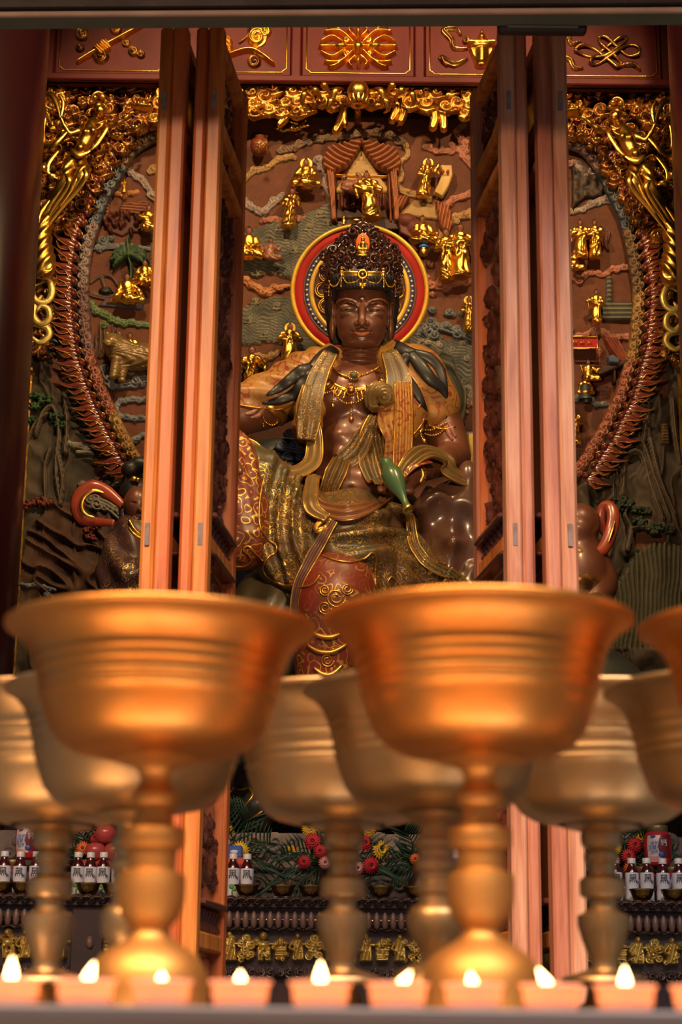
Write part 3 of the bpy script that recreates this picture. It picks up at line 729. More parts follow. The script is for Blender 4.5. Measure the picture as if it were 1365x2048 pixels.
cloud('orange',[(495,562,9),(510,575,9),(530,586,11),(552,578,8)],[([(484,560),(505,572),(530,585),(560,577),(583,574)],[7,8,9,6,4])],.042)
cloud('pink',[(552,440,8),(598,438,8)],[([(522,446),(545,440),(575,445),(610,436)],[3,7,7,5])])
cloud('ochre',[(520,722,8),(545,712,8),(530,740,8),(552,738,6)],[([(512,712),(540,716),(556,706)],6)],.03)
for (x,y,q) in ((512,602,8),(555,612,9),(500,640,8),(530,668,9),(560,455,9),(575,470,8),(620,455,9),(590,500,8),(515,545,8),(545,745,9),(565,735,8),(640,428,9),(655,445,8)):
    relief('wave_crest',M['cloud'],relief_root,YW-.012,[curl(x,y,q,.026,1.5,-1,.5,.75),band([(x-q*1.6,y+q*.7),(x,y+q*.9),(x+q*1.5,y+q*.5)],[1,3,1],.018,2)],1.7,*PAL['water'])
cloud('pink',[(505,820,9)],[([(485,815),(505,822),(520,812)],6)])
cloud('ochre',[(930,795,8),(925,822,10),(938,808,9)],[([(915,790),(935,800),(950,812)],6)],.03)
# scenery running on behind the door leaves
for (c_,cu,ba) in (('ochre',[(360,330,10),(410,318,9)],[([(300,345),(350,332),(400,322),(480,366)],7)]),('lilac',[(350,420,10),(400,408,10),(440,420,9)],[([(300,392),(350,418),(410,410),(483,402)],8)]),('orange',[(360,580,11),(400,590,11),(440,575,10)],[([(305,575),(360,585),(420,585),(486,560)],9)]),
    ('blue',[(340,760,13),(380,745,12),(430,770,12)],[([(300,760),(360,755),(430,770),(480,760)],9)]),('pink',[(360,850,11),(420,840,11)],[([(300,860),(360,850),(430,842),(480,850)],8)]),
    ('pink',[(980,300,10),(1040,310,10)],[([(945,335),(990,305),(1050,312),(1140,330)],8)]),('ochre',[(1000,420,12),(1060,410,11),(1110,425,10)],[([(950,428),(1000,415),(1070,412),(1140,425)],8)]),('pink',[(1000,560,11),(1060,552,11)],[([(955,558),(1010,565),(1070,552),(1140,552)],9)]),
    ('dblue',[(980,665,13),(1030,655,13),(1080,670,12)],[([(950,680),(1010,660),(1080,668),(1140,660)],10)]),('grey',[(1000,820,11),(1070,830,11)],[([(950,800),(1010,820),(1080,828),(1140,810)],8)])):
    cloud(c_,cu,ba,.04)
# left scenes
cloud('lilac',[(262,348,8),(285,362,8)],[([(255,342),(275,355),(290,368),(305,392)],[5,8,8,5])])
cloud('orange',[(235,388,6),(262,387,6),(248,394,7)],[([(224,387),(248,391),(275,385)],5)],.03)
cloud('dblue',[(207,483,11),(222,480,8),(200,500,8)],[([(190,498),(215,496),(250,494),(300,500)],[5,6,6,4])])
cloud('green',[(212,630,10),(190,618,8),(208,650,9),(236,645,9),(262,645,8)],[([(180,605),(190,620),(215,632),(240,645),(270,648),(300,652)],[4,7,8,8,6,6])])
cloud('blue',[(212,740,12),(222,760,10),(205,780,9),(275,765,13),(262,745,8),(240,775,8)],[([(205,740),(215,765),(245,772),(290,760)],9)],.045)
cloud('blue',[],[([(300,803),(270,800),(240,805),(232,822),(250,836),(300,838)],[5,6,6,6,6,5])])
cloud('blue',[(272,880,9)],[([(262,885),(285,872),(305,876)],5)])
cloud('umber',[(255,575,8)],[([(182,566),(205,552),(225,556),(236,572)],4),([(185,590),(215,596),(240,592)],7),([(205,560),(212,580)],5)],.03,name='boulder')
for k in range(7):
    x=192+k*8.5; relief('rock_spire',M['cloud'],relief_root,YW,[band([(x,712),(x+1,690-14*((k*3)%4)/2),(x,668-9*((k*5)%3))],[6,4.5,1.2],.028,2)],1.7,*PAL['umber'])
rk=[blob(rr.uniform(206,296),rr.uniform(428,470),rr.uniform(3,7),rr.uniform(5,9),.045) for i in range(46)]
relief('cliff_rocks',M['cloud'],relief_root,YW,rk+[poly([(205,425),(300,428),(296,470),(262,466),(245,476),(215,464)],.02)],1.6,(.07,.016,.012),(.12,.03,.02))
relief('pavilion_roof',M['cloud'],relief_root,YW-.01,[poly([(238,424),(246,408),(290,404),(300,410),(300,428),(250,432)],.03,lambda U,V:.5+.5*np.cos(2*PI*(V-U*.1)/6)),poly([(209,440),(222,438),(218,404),(214,402)],.028,lambda U,V:.5+.5*np.cos(2*PI*V/7))],1.6,(.13,.035,.02),(.36,.14,.05))
relief('palm_tree',M['cloud'],relief_root,YW-.03,[band([(262,585),(263,540),(258,520)],[4,4,3],.04,1)]+[band([(259,512),(259+24*math.cos(a),512+16*math.sin(a)),(259+38*math.cos(a),518+26*math.sin(a)+6)],[4,7,1.5],.04,5) for a in np.linspace(2.6,6.8,9)]+[band([(258,515),(256,490),(258,472)],[5,4,1.5],.04,1)],1.6,(.02,.05,.025),(.07,.12,.05))
relief('grass_tuft',M['cloud'],relief_root,YW-.01,[band([(212,588),(212+14*math.cos(a),588+14*math.sin(a))],[2.5,.8],.03,1) for a in np.linspace(3.3,6.1,9)],1.4,(.025,.035,.025),(.06,.07,.04))
relief('rug',M['cloud'],relief_root,YW-.005,[poly([(196,613),(222,588),(295,594),(283,620)],.02,g0=0),poly([(212,609),(228,593),(284,598),(275,613)],.028,g0=1)],1.5,(.09,.075,.12),(.34,.12,.04))
# right scenes
cloud('lilac',[(1205,402,9),(1215,395,7),(1190,408,7)],[([(1146,428),(1175,415),(1205,402),(1228,405)],[4,6,9,6])],.03)
cloud('pink',[(1258,536,7)],[([(1140,552),(1160,562),(1182,545),(1205,552),(1225,540),(1262,536)],[5,6,6,6,6,7])])
cloud('pink',[(1205,668,7),(1240,678,8),(1260,672,7),(1190,672,7)],[([(1150,678),(1180,666),(1205,664),(1225,676),(1268,672)],[3,5,7,7,7])])
cloud('dblue',[(1180,803,6)],[([(1152,800),(1170,795),(1190,808),(1220,812)],[7,7,6,4])])
relief('stone_steps',M['cloud'],relief_root,YW-.01,[poly([(1175,640),(1195,620),(1212,605),(1212,555),(1224,555),(1224,606),(1272,606),(1270,642),(1205,640)],.03,lambda U,V:.5+.5*np.cos(2*PI*V/9))],1.6,(.10,.10,.075),(.24,.23,.17))
relief('red_curtain',M['cloud'],relief_root,YW-.01,[poly([(1207,676),(1235,678),(1250,705),(1262,722),(1255,742),(1235,725),(1218,700)],.045,lambda U,V:.5+.5*np.cos(2*PI*(U-.65*V)/6))],1.6,(.24,.05,.03),(.42,.12,.06))
relief('writing_desk',M['cloud'],relief_root,YW-.02,[poly([(1164,752),(1210,735),(1255,722),(1262,730),(1200,757),(1176,768)],.06),poly([(1166,760),(1176,765),(1176,800),(1168,800)],.05),poly([(1225,745),(1232,742),(1232,770),(1226,770)],.05)],1.6,(.045,.02,.014),(.08,.035,.02))
relief('blue_book_box',M['cloud'],relief_root,YW-.05,[poly([(1214,716),(1226,712),(1240,722),(1238,732),(1217,730)],.05)],1.5,(.05,.07,.15),(.12,.15,.2))
relief('dark_grotto',M['cloud'],relief_root,YW-.005,[poly([(1145,320),(1165,322),(1190,345),(1210,375),(1205,395),(1170,398),(1145,420)],.03,lambda U,V:vnoise(U,V,9,77))],1.8,(.02,.018,.018),(.10,.055,.035))
cloud('lilac',[(1160,340,7),(1178,345,6)],[([(1146,325),(1160,340),(1165,352),(1190,352)],[4,6,4,5])],.045)
cloud('maroon',[(1200,460,6)],[([(1205,455),(1214,470),(1212,490),(1216,502)],[6,8,5,3])],name='horse',h=.04)
for x,y in ((75,790),(66,812),(60,840),(112,832),(122,850),(58,792),(90,800)):
    relief('pine_foliage',M['cloud'],relief_root,YW-.045,[blob(x+rr.uniform(-12,12),y+rr.uniform(-6,6),rr.uniform(3,6),rr.uniform(2,3.5),.02) for i in range(16)],1.5,(.02,.05,.022),(.05,.11,.04))
for x,y in ((1245,1000),(1258,1008),(1275,1020),(1292,1022),(1240,1015),(1285,1045),(1300,1055),(1320,1055),(1340,1060),(1235,1005),(1310,1062),(1275,1040)):
    relief('pine_foliage',M['cloud'],relief_root,YW-.06,[blob(x+rr.uniform(-9,9),y+rr.uniform(-6,6),rr.uniform(3,5),rr.uniform(2.5,4),.02) for i in range(16)],1.5,(.018,.032,.018),(.045,.055,.03))
relief('pine_trunk',M['cloud'],relief_root,YW-.04,[band([(1255,1100),(1262,1060),(1250,1030),(1262,1010)],[6,5,4,2],.04,3),band([(1262,1060),(1285,1055),(1310,1062),(1335,1062)],[5,4,3,1.5],.04,2)],1.6,(.06,.045,.035),(.12,.085,.06))
for x,y in ((62,1006),(80,1002),(95,1006),(48,1012),(178,1060),(190,1052),(182,1075)):
    relief('red_foliage',M['cloud'],relief_root,YW-.05,[blob(x+rr.uniform(-10,10),y+rr.uniform(-6,6),rr.uniform(2,4),rr.uniform(2,4),.02) for i in range(16)],1.5,(.16,.03,.025),(.30,.08,.05))
cloud('grey',[(180,893,9)],[([(130,887),(150,890),(175,895),(200,892)],[4,6,7,4]),([(155,905),(185,906)],4)],.03,Y=YW-.03)
cloud('grey',[(230,970,8),(245,1000,10),(195,1010,14)],[([(160,970),(195,966),(225,970),(255,966)],5),([(180,1000),(215,1012),(250,1040)],10)],.03,Y=YW-.03)
cloud('dblue',[(95,1190,8)],[([(40,1170),(75,1172),(110,1180)],4)],.025,Y=YW-.04)
cloud('dblue',[],[([(112,660),(106,680),(122,700),(112,725)],[3,6,6,2])],.03)
cloud('dblue',[],[([(1372,740),(1352,745),(1345,770),(1362,800)],[4,7,7,3])],.03)
relief('distant_pagoda',M['cloud'],relief_root,YW-.05,[poly([(1325,848),(1336,848),(1340,888),(1322,888)],.03,lambda U,V:.5+.5*np.cos(2*PI*V/6))],1.5,(.12,.06,.025),(.30,.17,.05))
# ridge lines of the mountains
for P,w in (([(1245,990),(1250,930),(1265,905),(1285,915),(1300,970),(1325,1040)],6),([(1225,1000),(1232,920),(1255,885),(1285,890),(1310,960),(1340,1040)],5),([(1285,890),(1295,830),(1300,790)],6),([(1300,880),(1320,960),(1350,1030)],5),([(1345,800),(1350,860),(1360,930)],6),
            ([(72,870),(85,830),(105,815),(118,860),(112,940),(122,1010)],5),([(50,900),(70,850),(95,830)],4),([(92,1010),(90,940),(100,900)],4),([(115,905),(125,960),(120,1010)],5),([(130,905),(135,850),(128,790)],5)):
    relief('mountain_ridge',M['cloud'],relief_root,YW-.03,[band(P,w,.035,2)],1.8,(.075,.058,.042),(.17,.12,.08))
relief('green_leaf_rock',M['cloud'],relief_root,YW-.03,[poly([(862,735),(885,705),(905,712),(912,745),(935,790),(930,850),(915,870),(890,830)],.04,lambda U,V:.5+.5*np.cos(2*PI*(np.hypot(U-880,(V-800)*.7))/17))],1.8,(.075,.08,.05),(.20,.19,.13))
# canopy bed of the scene above the halo
bed=empty('canopy_bed_scene',W(735,440,YW-.02),'orange-curtained canopy bed carved above the halo','bed')
relief('back_panel',M['cloud'],bed,YW-.012,[poly([(668,384),(690,355),(722,295),(760,355),(782,384)],.012)],1.8,(.50,.30,.10),(.55,.34,.12))
relief('gold_rail',M['gold'],bed,YW-.02,[band([(672,352),(775,354)],[2,2],.02,1)],1.2)
for sgn in (0,1):
    Pl=[(728,282),(690,290),(655,300),(645,325),(650,345),(665,350),(695,335),(715,312)]
    if sgn: Pl=[(1448-x,y+1) for x,y in Pl]
    cx=722
    relief('curtain_swag',M['cloud'],bed,YW-.03,[poly(Pl,.06,lambda U,V:.5+.5*np.cos(2*PI*np.hypot((np.abs(U-cx)-0)*.9,(V-255)*1.0)/9.5))],1.6,(.26,.075,.03),(.52,.18,.07))
    x=658 if not sgn else 784
    relief('bed_post',M['cloud'],bed,YW-.03,[band([(x+3,345),(x+8,400),(x+10,440)],[8,6,5],.05,3)],1.6,(.28,.08,.03),(.48,.16,.06))
    x2=666 if not sgn else 776
    relief('bed_post',M['cloud'],bed,YW-.02,[band([(x2+2,352),(x2+6,445)],[4,4],.03,1)],1.6,(.16,.04,.02),(.26,.08,.04))
relief('bedding',M['cloud'],bed,YW-.03,[poly([(680,392),(770,392),(770,420),(682,422)],.05,lambda U,V:.5+.5*np.cos(2*PI*U/12)),blob(712,385,28,14,.07,-8),blob(745,388,20,12,.06)],1.6,(.13,.03,.02),(.24,.075,.05))
relief('bed_base',M['cloud'],bed,YW-.02,[poly([(672,420),(772,420),(776,440),(672,442)],.03),poly([(690,440),(790,440),(800,462),(690,462)],.02)],1.8,(.06,.028,.018),(.09,.04,.03))
bed2=empty('second_bed_scene',W(850,470,YW-.02),'smaller carved bed with red curtain right of the halo top','bed')
relief('bedding',M['cloud'],bed2,YW-.02,[blob(815,445,22,16,.06,10),blob(838,462,30,20,.06,20),poly([(795,440),(860,455),(880,490),(840,490),(800,470)],.04)],1.6,(.13,.035,.025),(.25,.08,.05))
relief('curtain',M['cloud'],bed2,YW-.03,[poly([(872,405),(900,415),(905,450),(895,480),(880,455)],.05,lambda U,V:.5+.5*np.cos(2*PI*(U+.2*V)/7))],1.6,(.28,.075,.03),(.50,.17,.06))
relief('curtain',M['cloud'],bed2,YW-.03,[poly([(795,392),(820,398),(800,425),(785,415)],.045,lambda U,V:.5+.5*np.cos(2*PI*(U+V*.5)/7))],1.6,(.28,.075,.03),(.50,.17,.06))
relief('back_panel',M['cloud'],bed2,YW-.012,[poly([(795,430),(830,400),(872,412),(880,440)],.015)],1.8,(.42,.24,.09),(.5,.3,.1))
# ---------------------------------------------------------------- flaming arch
def arch(path,sgn,label,cols):
    t=empty('flaming_arch_border',W(path[10][0],path[10][1],YW-.06),label,'arch border')
    P=np.array(crom([np.array(p,float) for p in path],10)); L=np.r_[0,np.cumsum(np.hypot(*np.diff(P,axis=0).T))]
    at=lambda s:np.array([np.interp(s,L,P[:,0]),np.interp(s,L,P[:,1])])
    def tn(s): 
        d=at(s+4)-at(s-4); return d/np.linalg.norm(d)
    n=len(cols)
    for i,c in enumerate(cols):
        a,b=L[-1]*i/n,L[-1]*(i+1)/n+3
        pts=[at(s) for s in np.linspace(a,b,8)]
        st=[band(pts,12.5,.022,1,3)]
        s=a+6;k=0
        while s<b-2:
            q=at(s); d=tn(s); nn=np.array([-d[1],d[0]]); off=3.2*(1 if k%2 else -1)
            st.append(curl(q[0]+nn[0]*off,q[1]+nn[1]*off,8.6,.045,1.7,1 if k%2 else -1,rr.uniform(0,6))); s+=9.5; k+=1
        relief('cloud_scroll',M['cloud'],t,YW-.05,st,1.5,*PAL[c])
    bk=[at(s) for s in np.linspace(0,L[-1],30)]
    MB().tube([W(p[0]+sgn*-6,p[1],YW-.03) for p in bk],.018,6,.6).build('dark_backing',M['dark'],t)
    s=14; 
    while s<L[-1]-4:
        q=at(s); d=-tn(s); nn=np.array([-sgn*abs(d[1]),0.0]); nrm=np.array([d[1],-d[0]]); 
        if nrm[0]*(-sgn)<0 and abs(nrm[0])>.05: nrm=-nrm
        if nrm[1]>0.75: nrm=-nrm
        root=q+nrm*17; dr=nrm*.98+d*.45; dr/=np.linalg.norm(dr); sd=np.array([-dr[1],dr[0]])*sgn
        mb=MB(); Yb=YW-.11; sc=1.0+.12*math.sin(s)
        def p3(a,b,y=0): 
            x=root+(dr*a+sd*b)*sc; return W(x[0],x[1],Yb-y)
        r1=mpp(root[0],root[1],Yb)
        mb.sph(p3(2,0),(r1*6.8,.026,r1*6.8),10,7); mb.sph(p3(7,6),(r1*5.2,.022,r1*5.2),8,6)
        for (b0,ln,bend,w) in ((0,56,-5,7.6),(6,44,10,5.6),(-5,40,-12,5.6)):
            mb.tube(crom([p3(0,b0*.4),p3(ln*.35,b0+bend*.2,.008),p3(ln*.68,b0+bend*1.0,.004),p3(ln,b0+bend*.35,0)],4),[r1*w,r1*w*1.0,r1*w*.55,r1*.5],8,.5)
        nred=len(mb.F)
        for (b0,ln,bend,w) in ((0,56,-5,7.6),(6,44,10,5.6),(-5,40,-12,5.6)):
            mb.tube(crom([p3(ln*.30,b0+bend*.2-w*.8,.018),p3(ln*.68,b0+bend*1.0-w*.25,.012),p3(ln*1.02,b0+bend*.35,.004)],4),[r1*.9,r1*1.5,r1*.8],5)
        mb.tube(crom([p3(-4,5,.026),p3(2,8.5,.028),p3(9,9,.024)],4),[r1*.8,r1*1.3,r1*.8],5)
        o=mb.build('flame',M['flame'],t); o.data.materials.append(M['gold_old'])
        mi=np.zeros(len(o.data.polygons),np.int32); mi[nred:]=1; o.data.polygons.foreach_set('material_index',mi)
        s+=22.5
    return t
arch(ARC,1,'arched border of red flames and curled clouds left of the statue',['brown','brown','dblue','lilac','purple','pink','tgold'])
arch(ARCR,-1,'arched border of red flames and curled clouds right of the statue',['umber','purple','dblue','brown','ochre','pink','pink'])
# ---------------------------------------------------------------- gilded cloud canopy
def scatter(poly_,q0,q1,n,seed):
    r=np.random.RandomState(seed); P=np.array(poly_,float); out=[]; tries=0
    while len(out)<n and tries<9000:
        tries+=1; x=r.uniform(P[:,0].min(),P[:,0].max()); y=r.uniform(P[:,1].min(),P[:,1].max())
        if not inside(poly_,np.array([x]),np.array([y]))[0]: continue
        q=r.uniform(q0,q1)
        if all(math.hypot(x-a,y-b)>(q+c)*.74 for a,b,c in out): out.append((x,y,q))
    return out
def gilded(name,Pl,q0,q1,n,seed,m,parent,Y,h=.06,step=1.5):
    st=[]
    for i,(x,y,q) in enumerate(scatter(Pl,q0,q1,n,seed)):
        r=np.random.RandomState(seed+i)
        st.append(curl(x,y,q,h*r.uniform(.65,1),1.5,1 if i%2 else -1,r.uniform(0,3),.78))
        st.append(band([(x-q,y+q*.55),(x,y+q*.85),(x+q*1.7,y+q*.35+r.uniform(-3,3))],[1.5,4,1],h*.5,2,4))
    return relief(name,m,parent,Y,st,step)
can=empty('gilded_cloud_canopy',W(AX,200,YW-.15),'gilded carved cloud valance under the red frieze at the top centre','canopy')
gilded('cloud_scroll',[(310,174),(488,174),(690,174),(690,215),(640,205),(600,228),(488,228),(400,232),(310,238)],11,17,44,101,M['gold_old'],can,YW-.16)
gilded('cloud_scroll',[(742,174),(948,174),(1125,176),(1125,240),(1010,236),(948,232),(880,222),(800,205),(742,212)],11,17,44,131,M['gold_old'],can,YW-.16)
relief('backing_cloud',M['gold_dark'],can,YW-.12,[poly([(305,172),(1130,178),(1130,244),(1040,236),(955,238),(905,226),(860,232),(800,214),(717,210),(640,214),(580,234),(480,236),(400,230),(305,240)],.03,lambda U,V:.5+.5*np.cos(2*PI*(V+5*np.sin(U/14))/8))],2)
for s_ in (-1,1):
    for k,(a,b,c,d) in enumerate(((30,178,52,205),(55,190,72,172),(72,200,92,182),(95,192,112,205),(40,205,60,218))):
        u0=717+s_*a;u1=717+s_*c
        P3=crom([W(u0,b,YW-.25),W((u0+u1)/2+s_*4,(b+d)/2-12,YW-.30),W(u1,d,YW-.27),W(u1-s_*9,d+8,YW-.24)],6)
        MB().tube(P3,[.006,.016,.014,.004],8,.6).build('scroll_leaf',M['gold'],can)
for (x,y,x2,y2,w) in ((690,215,672,262,9),(683,215,690,250,6),(795,212,785,240,9),(806,214,802,243,8),(868,222,866,255,9),(880,222,888,258,8),(575,228,560,250,7)):
    relief('tassel_ribbon',M['gold'],can,YW-.14,[band([(x,y),((x+x2)/2+3,(y+y2)/2),(x2,y2)],[w*.6,w,w*.8],.035,4)],1.3)
jw=empty('gilded_jewel_ball',W(717,190,YW-.28),'polished golden ball held in a lotus cup at the centre of the cloud canopy','ball')
c=W(717,183,YW-.30); r1=mpp(717,183,YW-.3)
MB().sph(c,r1*22,32,20).build('ball',M['gold'],jw)
mb=MB()
for k in range(12):
    a=2*PI*k/12; mb.tube(crom([c+np.array([math.cos(a)*r1*6,math.sin(a)*r1*6,-r1*31]),c+np.array([math.cos(a)*r1*19,math.sin(a)*r1*19,-r1*27]),c+np.array([math.cos(a)*r1*23,math.sin(a)*r1*23,-r1*12])],5),[r1*3,r1*6,r1*1.5],7,.4,(math.cos(a),math.sin(a),.2))
mb.build('lotus_cup',M['gold'],jw)
MB().tube([c+np.array([0,.0,-r1*24]),c+np.array([0,.12,-r1*22]),c+np.array([0,.26,-r1*20])],r1*7,8).build('bracket',M['gold_dark'],jw)
for mirr,lab in ((0,'gilded cloud carving filling the upper left corner behind the flying figure'),(1,'gilded cloud carving filling the upper right corner behind the flying figure')):
    f=(lambda p:mir(*p)) if mirr else (lambda p:p)
    cc=empty('corner_cloud_carving',W(*f((180,300)),YW-.1),lab,'carving')
    PP=[f(p) for p in ((84,172),(312,172),(312,255),(280,262),(250,290),(215,330),(175,400),(150,440),(110,470),(84,420))]
    gilded('cloud_scroll',PP,10,19,80,201+mirr*60,M['gold_dark'],cc,YW-.10,.075)
    gilded('cloud_scroll',[f(p) for p in ((88,180),(130,180),(125,260),(88,300))],9,14,9,301+mirr*60,M['gold_old'],cc,YW-.14,.06)
    gilded('cloud_scroll',[f(p) for p in ((62,560),(110,540),(102,715),(60,715))],10,15,15,331+mirr*60,M['gold_dark'],cc,YW-.10,.05)
    relief('backing_board',M['dark'],cc,YW-.03,[poly(PP,.05,bev=2)],3)
    for P in ([(75,568),(95,560),(104,580),(98,600),(80,605),(66,592),(68,572),(84,566)],[(84,590),(70,612),(66,632),(82,648),(98,638),(96,618),(82,612),(74,622)],[(66,650),(92,655),(98,672),(80,685),(62,672)]):
        MB().tube(crom([W(*f(p),YW-.20-.02*i/7) for i,p in enumerate(P)],5),[.006,.016,.02,.018,.018,.016,.012,.005],8,.55).build('ribbon_curl',M['gold_matte'],cc)
    e=f((93,150)); e0=W(*e,YW-.08); e1=W(*e,YW-.08); 
    MB().box((e0[0]-.012,YW-.05,W(AX,1500,YW)[2]),(e0[0]+.012,YW-.01,W(AX,175,YW)[2])).build('edge_strip',M['gold_old'],relief_root,False)
# ---------------------------------------------------------------- red frieze
fr=empty('red_frieze',W(AX,150,YW-.25),'dark red lacquered frieze of five framed panels with gilded emblems at the top','frieze')
YF=YW-.22
x0,x1=W(60,160,YF)[0],W(1370,160,YF)[0]; zF0=ZV(170,YF); zF1=ZV(-30,YF)
MB().box((x0,YF,zF0),(x1,YF+.05,zF1)).build('board',M['frieze2'],fr,False)
MB().box((x0,YF-.035,zF0),(x1,YF+.02,ZV(157,YF)),None,.006).build('lower_rail',M['frieze'],fr,False)
def P5(x,y): return W(x,y,YF-.012)
names=['flute','coral','crossed_vajra','treasure_vase','endless_knot']
for i in range(5):
    a=119+247*i; b=a+207
    xa,xb=W(a-20,140,YF)[0],W(a-2,140,YF)[0]
    MB().box((W(a-30,140,YF)[0],YF-.034,zF0+.01),(W(a-11,140,YF)[0],YF+.02,zF1),None,.006).build('stile',M['frieze'],fr,False)
    zl_,zh=ZV(149,YF),ZV(20,YF)
    xl,xr_=W(a,140,YF)[0],W(b,140,YF)[0]; g=.022
    pn=MB().box((W(a-10,140,YF)[0],YF-.012,ZV(156,YF)),(W(b+10,140,YF)[0],YF+.01,zF1),None,.008).build('panel',M['frieze'],fr,False)
    pts=[(xl,zh),(xl,zl_+g),(xl+g,zl_+g*.3),(xl+g,zl_),(xr_-g,zl_),(xr_-g,zl_+g*.3),(xr_,zl_+g),(xr_,zh)]
    MB().tube([(x,YF-.013,z) for x,z in pts],.0045,6).build('gold_border',M['gold'],pn)
    cx=(a+b)/2; cy=97+.0108*(cx-AX)
    st=[];m_=M['gold']
    if i==0:
        st=[band([(cx-66,cy+34),(cx-30,cy+12),(cx+70,cy-42)],[3,6,2.5],.035,1),poly([(cx-38,cy+8),(cx-18,cy+24),(cx+2,cy+8),(cx-10,cy-12)],.05,lambda U,V:.5+.5*np.cos(2*PI*(U-V)/7))]
        mm=[curl(cx-58,cy-22,14,.03),curl(cx-62,cy+5,9,.03),curl(cx-20,cy+22,16,.03),curl(cx+45,cy+12,11,.03),curl(cx+60,cy+18,9,.03),curl(cx+10,cy-32,12,.03),curl(cx+30,cy-5,9,.02)]
        relief('cloud_curls',M['gold_dark'],pn,YF-.012,mm,1.5)
    elif i==1:
        st=[band([(cx-10,cy+18),(cx+35,cy+8),(cx+78,cy+36)],[4,5,3.5],.04,1),curl(cx+45,cy-18,20,.035,2),curl(cx+62,cy-30,12,.03)]+[band([(cx-8,cy-10+k*9),(cx-22,cy-24+k*9),(cx-34,cy-28+k*9)],[5,4,1],.035,1) for k in range(4)]
        relief('cloud_curls',M['gold_dark'],pn,YF-.012,[curl(cx+40,cy+30,14,.03),band([(cx+10,cy-8),(cx+25,cy-20),(cx+30,cy-40)],2.5,.02,1)],1.5)
    elif i==2:
        st=[blob(cx,cy,12,12,.05),blob(cx,cy-30,5,14,.05),blob(cx,cy+30,5,12,.05),blob(cx-34,cy,16,8,.05),blob(cx+34,cy,16,8,.05)]
        for sx in (-1,1):
            st+=[band([(cx+sx*8,cy),(cx+sx*60,cy),(cx+sx*78,cy)],[3,4,1.5],.04,1)]
            for sy in (-1,1):
                st+=[band([(cx+sx*10,cy+sy*8),(cx+sx*35,cy+sy*30),(cx+sx*66,cy+sy*30)],[3,5,2],.04,1),band([(cx+sx*30,cy+sy*8),(cx+sx*52,cy+sy*20),(cx+sx*74,cy+sy*10)],[2,4,1.5],.04,1),band([(cx+sx*5,cy+sy*18),(cx+sx*18,cy+sy*32),(cx+sx*12,cy+sy*40)],[2,4,1.5],.04,1),band([(cx+sx*28,cy+sy*26),(cx+sx*45,cy+sy*38),(cx+sx*60,cy+sy*40)],[2,3.5,1],.04,1),curl(cx+sx*22,cy+sy*14,7,.04)]
    elif i==3:
        st=[blob(cx,cy-4,24,9,.05),poly([(cx-24,cy),(cx+24,cy),(cx+12,cy+32),(cx-12,cy+32)],.055,lambda U,V:.5+.5*np.cos((U-cx)/5)),blob(cx,cy-20,9,9,.05),blob(cx,cy-30,4,9,.04),blob(cx,cy+34,14,4,.04),band([(cx-26,cy-8),(cx+26,cy-8)],2,.06,1)]
        relief('ribbon',M['gold_dark'],pn,YF-.012,[band([(cx-30,cy+20),(cx-55,cy+30),(cx-80,cy+18),(cx-70,cy+34)],[3,7,6,2],.03,2)],1.5)
        relief('ribbon',M['gold_dark'],pn,YF-.012,[band([(cx-28,cy),(cx-55,cy-2),(cx-60,cy-20),(cx-75,cy-38),(cx-50,cy-40),(cx-42,cy-28)],[2,4,6,6,5,2],.03,2)],1.5)
        relief('ribbon',M['gold_dark'],pn,YF-.012,[curl(cx-30,cy-18,9,.03)],1.5)
        relief('ribbon',M['gold_dark'],pn,YF-.012,[band([(cx+30,cy+10),(cx+55,cy-5),(cx+70,cy+10)],[2,5,2],.03,2)],1.5)
    else:
        for P in ([(cx-60,cy-4),(cx-45,cy-14),(cx-20,cy-4),(cx+10,cy+18),(cx+25,cy+30),(cx+34,cy+24),(cx+20,cy+8),(cx-5,cy-14),(cx-12,cy-28),(cx+2,cy-30),(cx+20,cy-14),(cx+45,cy+8),(cx+68,cy+4),(cx+66,cy-10),(cx+45,cy-12),(cx+20,cy+2),(cx-8,cy+22),(cx-22,cy+26),(cx-28,cy+16),(cx-10,cy+2),(cx+18,cy-20),(cx+32,cy-30),(cx+45,cy-26),(cx+30,cy-12),(cx,cy+8),(cx-35,cy+10),(cx-60,cy-4)],):
            MB().tube(crom([W(x,y,YF-.028-.012*math.sin(k*2.2)) for k,(x,y) in enumerate(P)],4),.0085,8,.7).build('emblem',M['gold_old'],pn)
        relief('ribbon',M['gold_dark'],pn,YF-.012,[band([(cx-95,cy-38),(cx-75,cy-32),(cx-68,cy-14),(cx-50,cy-16)],[2,5,5,2],.03,2)],1.5)
        relief('ribbon',M['gold_dark'],pn,YF-.012,[band([(cx-90,cy+14),(cx-70,cy+18),(cx-62,cy+34),(cx-45,cy+36)],[2,6,5,2],.03,2)],1.5)
        relief('ribbon',M['gold_dark'],pn,YF-.012,[band([(cx+30,cy+32),(cx+55,cy+28),(cx+70,cy+40)],[2,5,2],.03,2)],1.5)
    if st: relief('emblem',m_,pn,YF-.014,st,1.3)
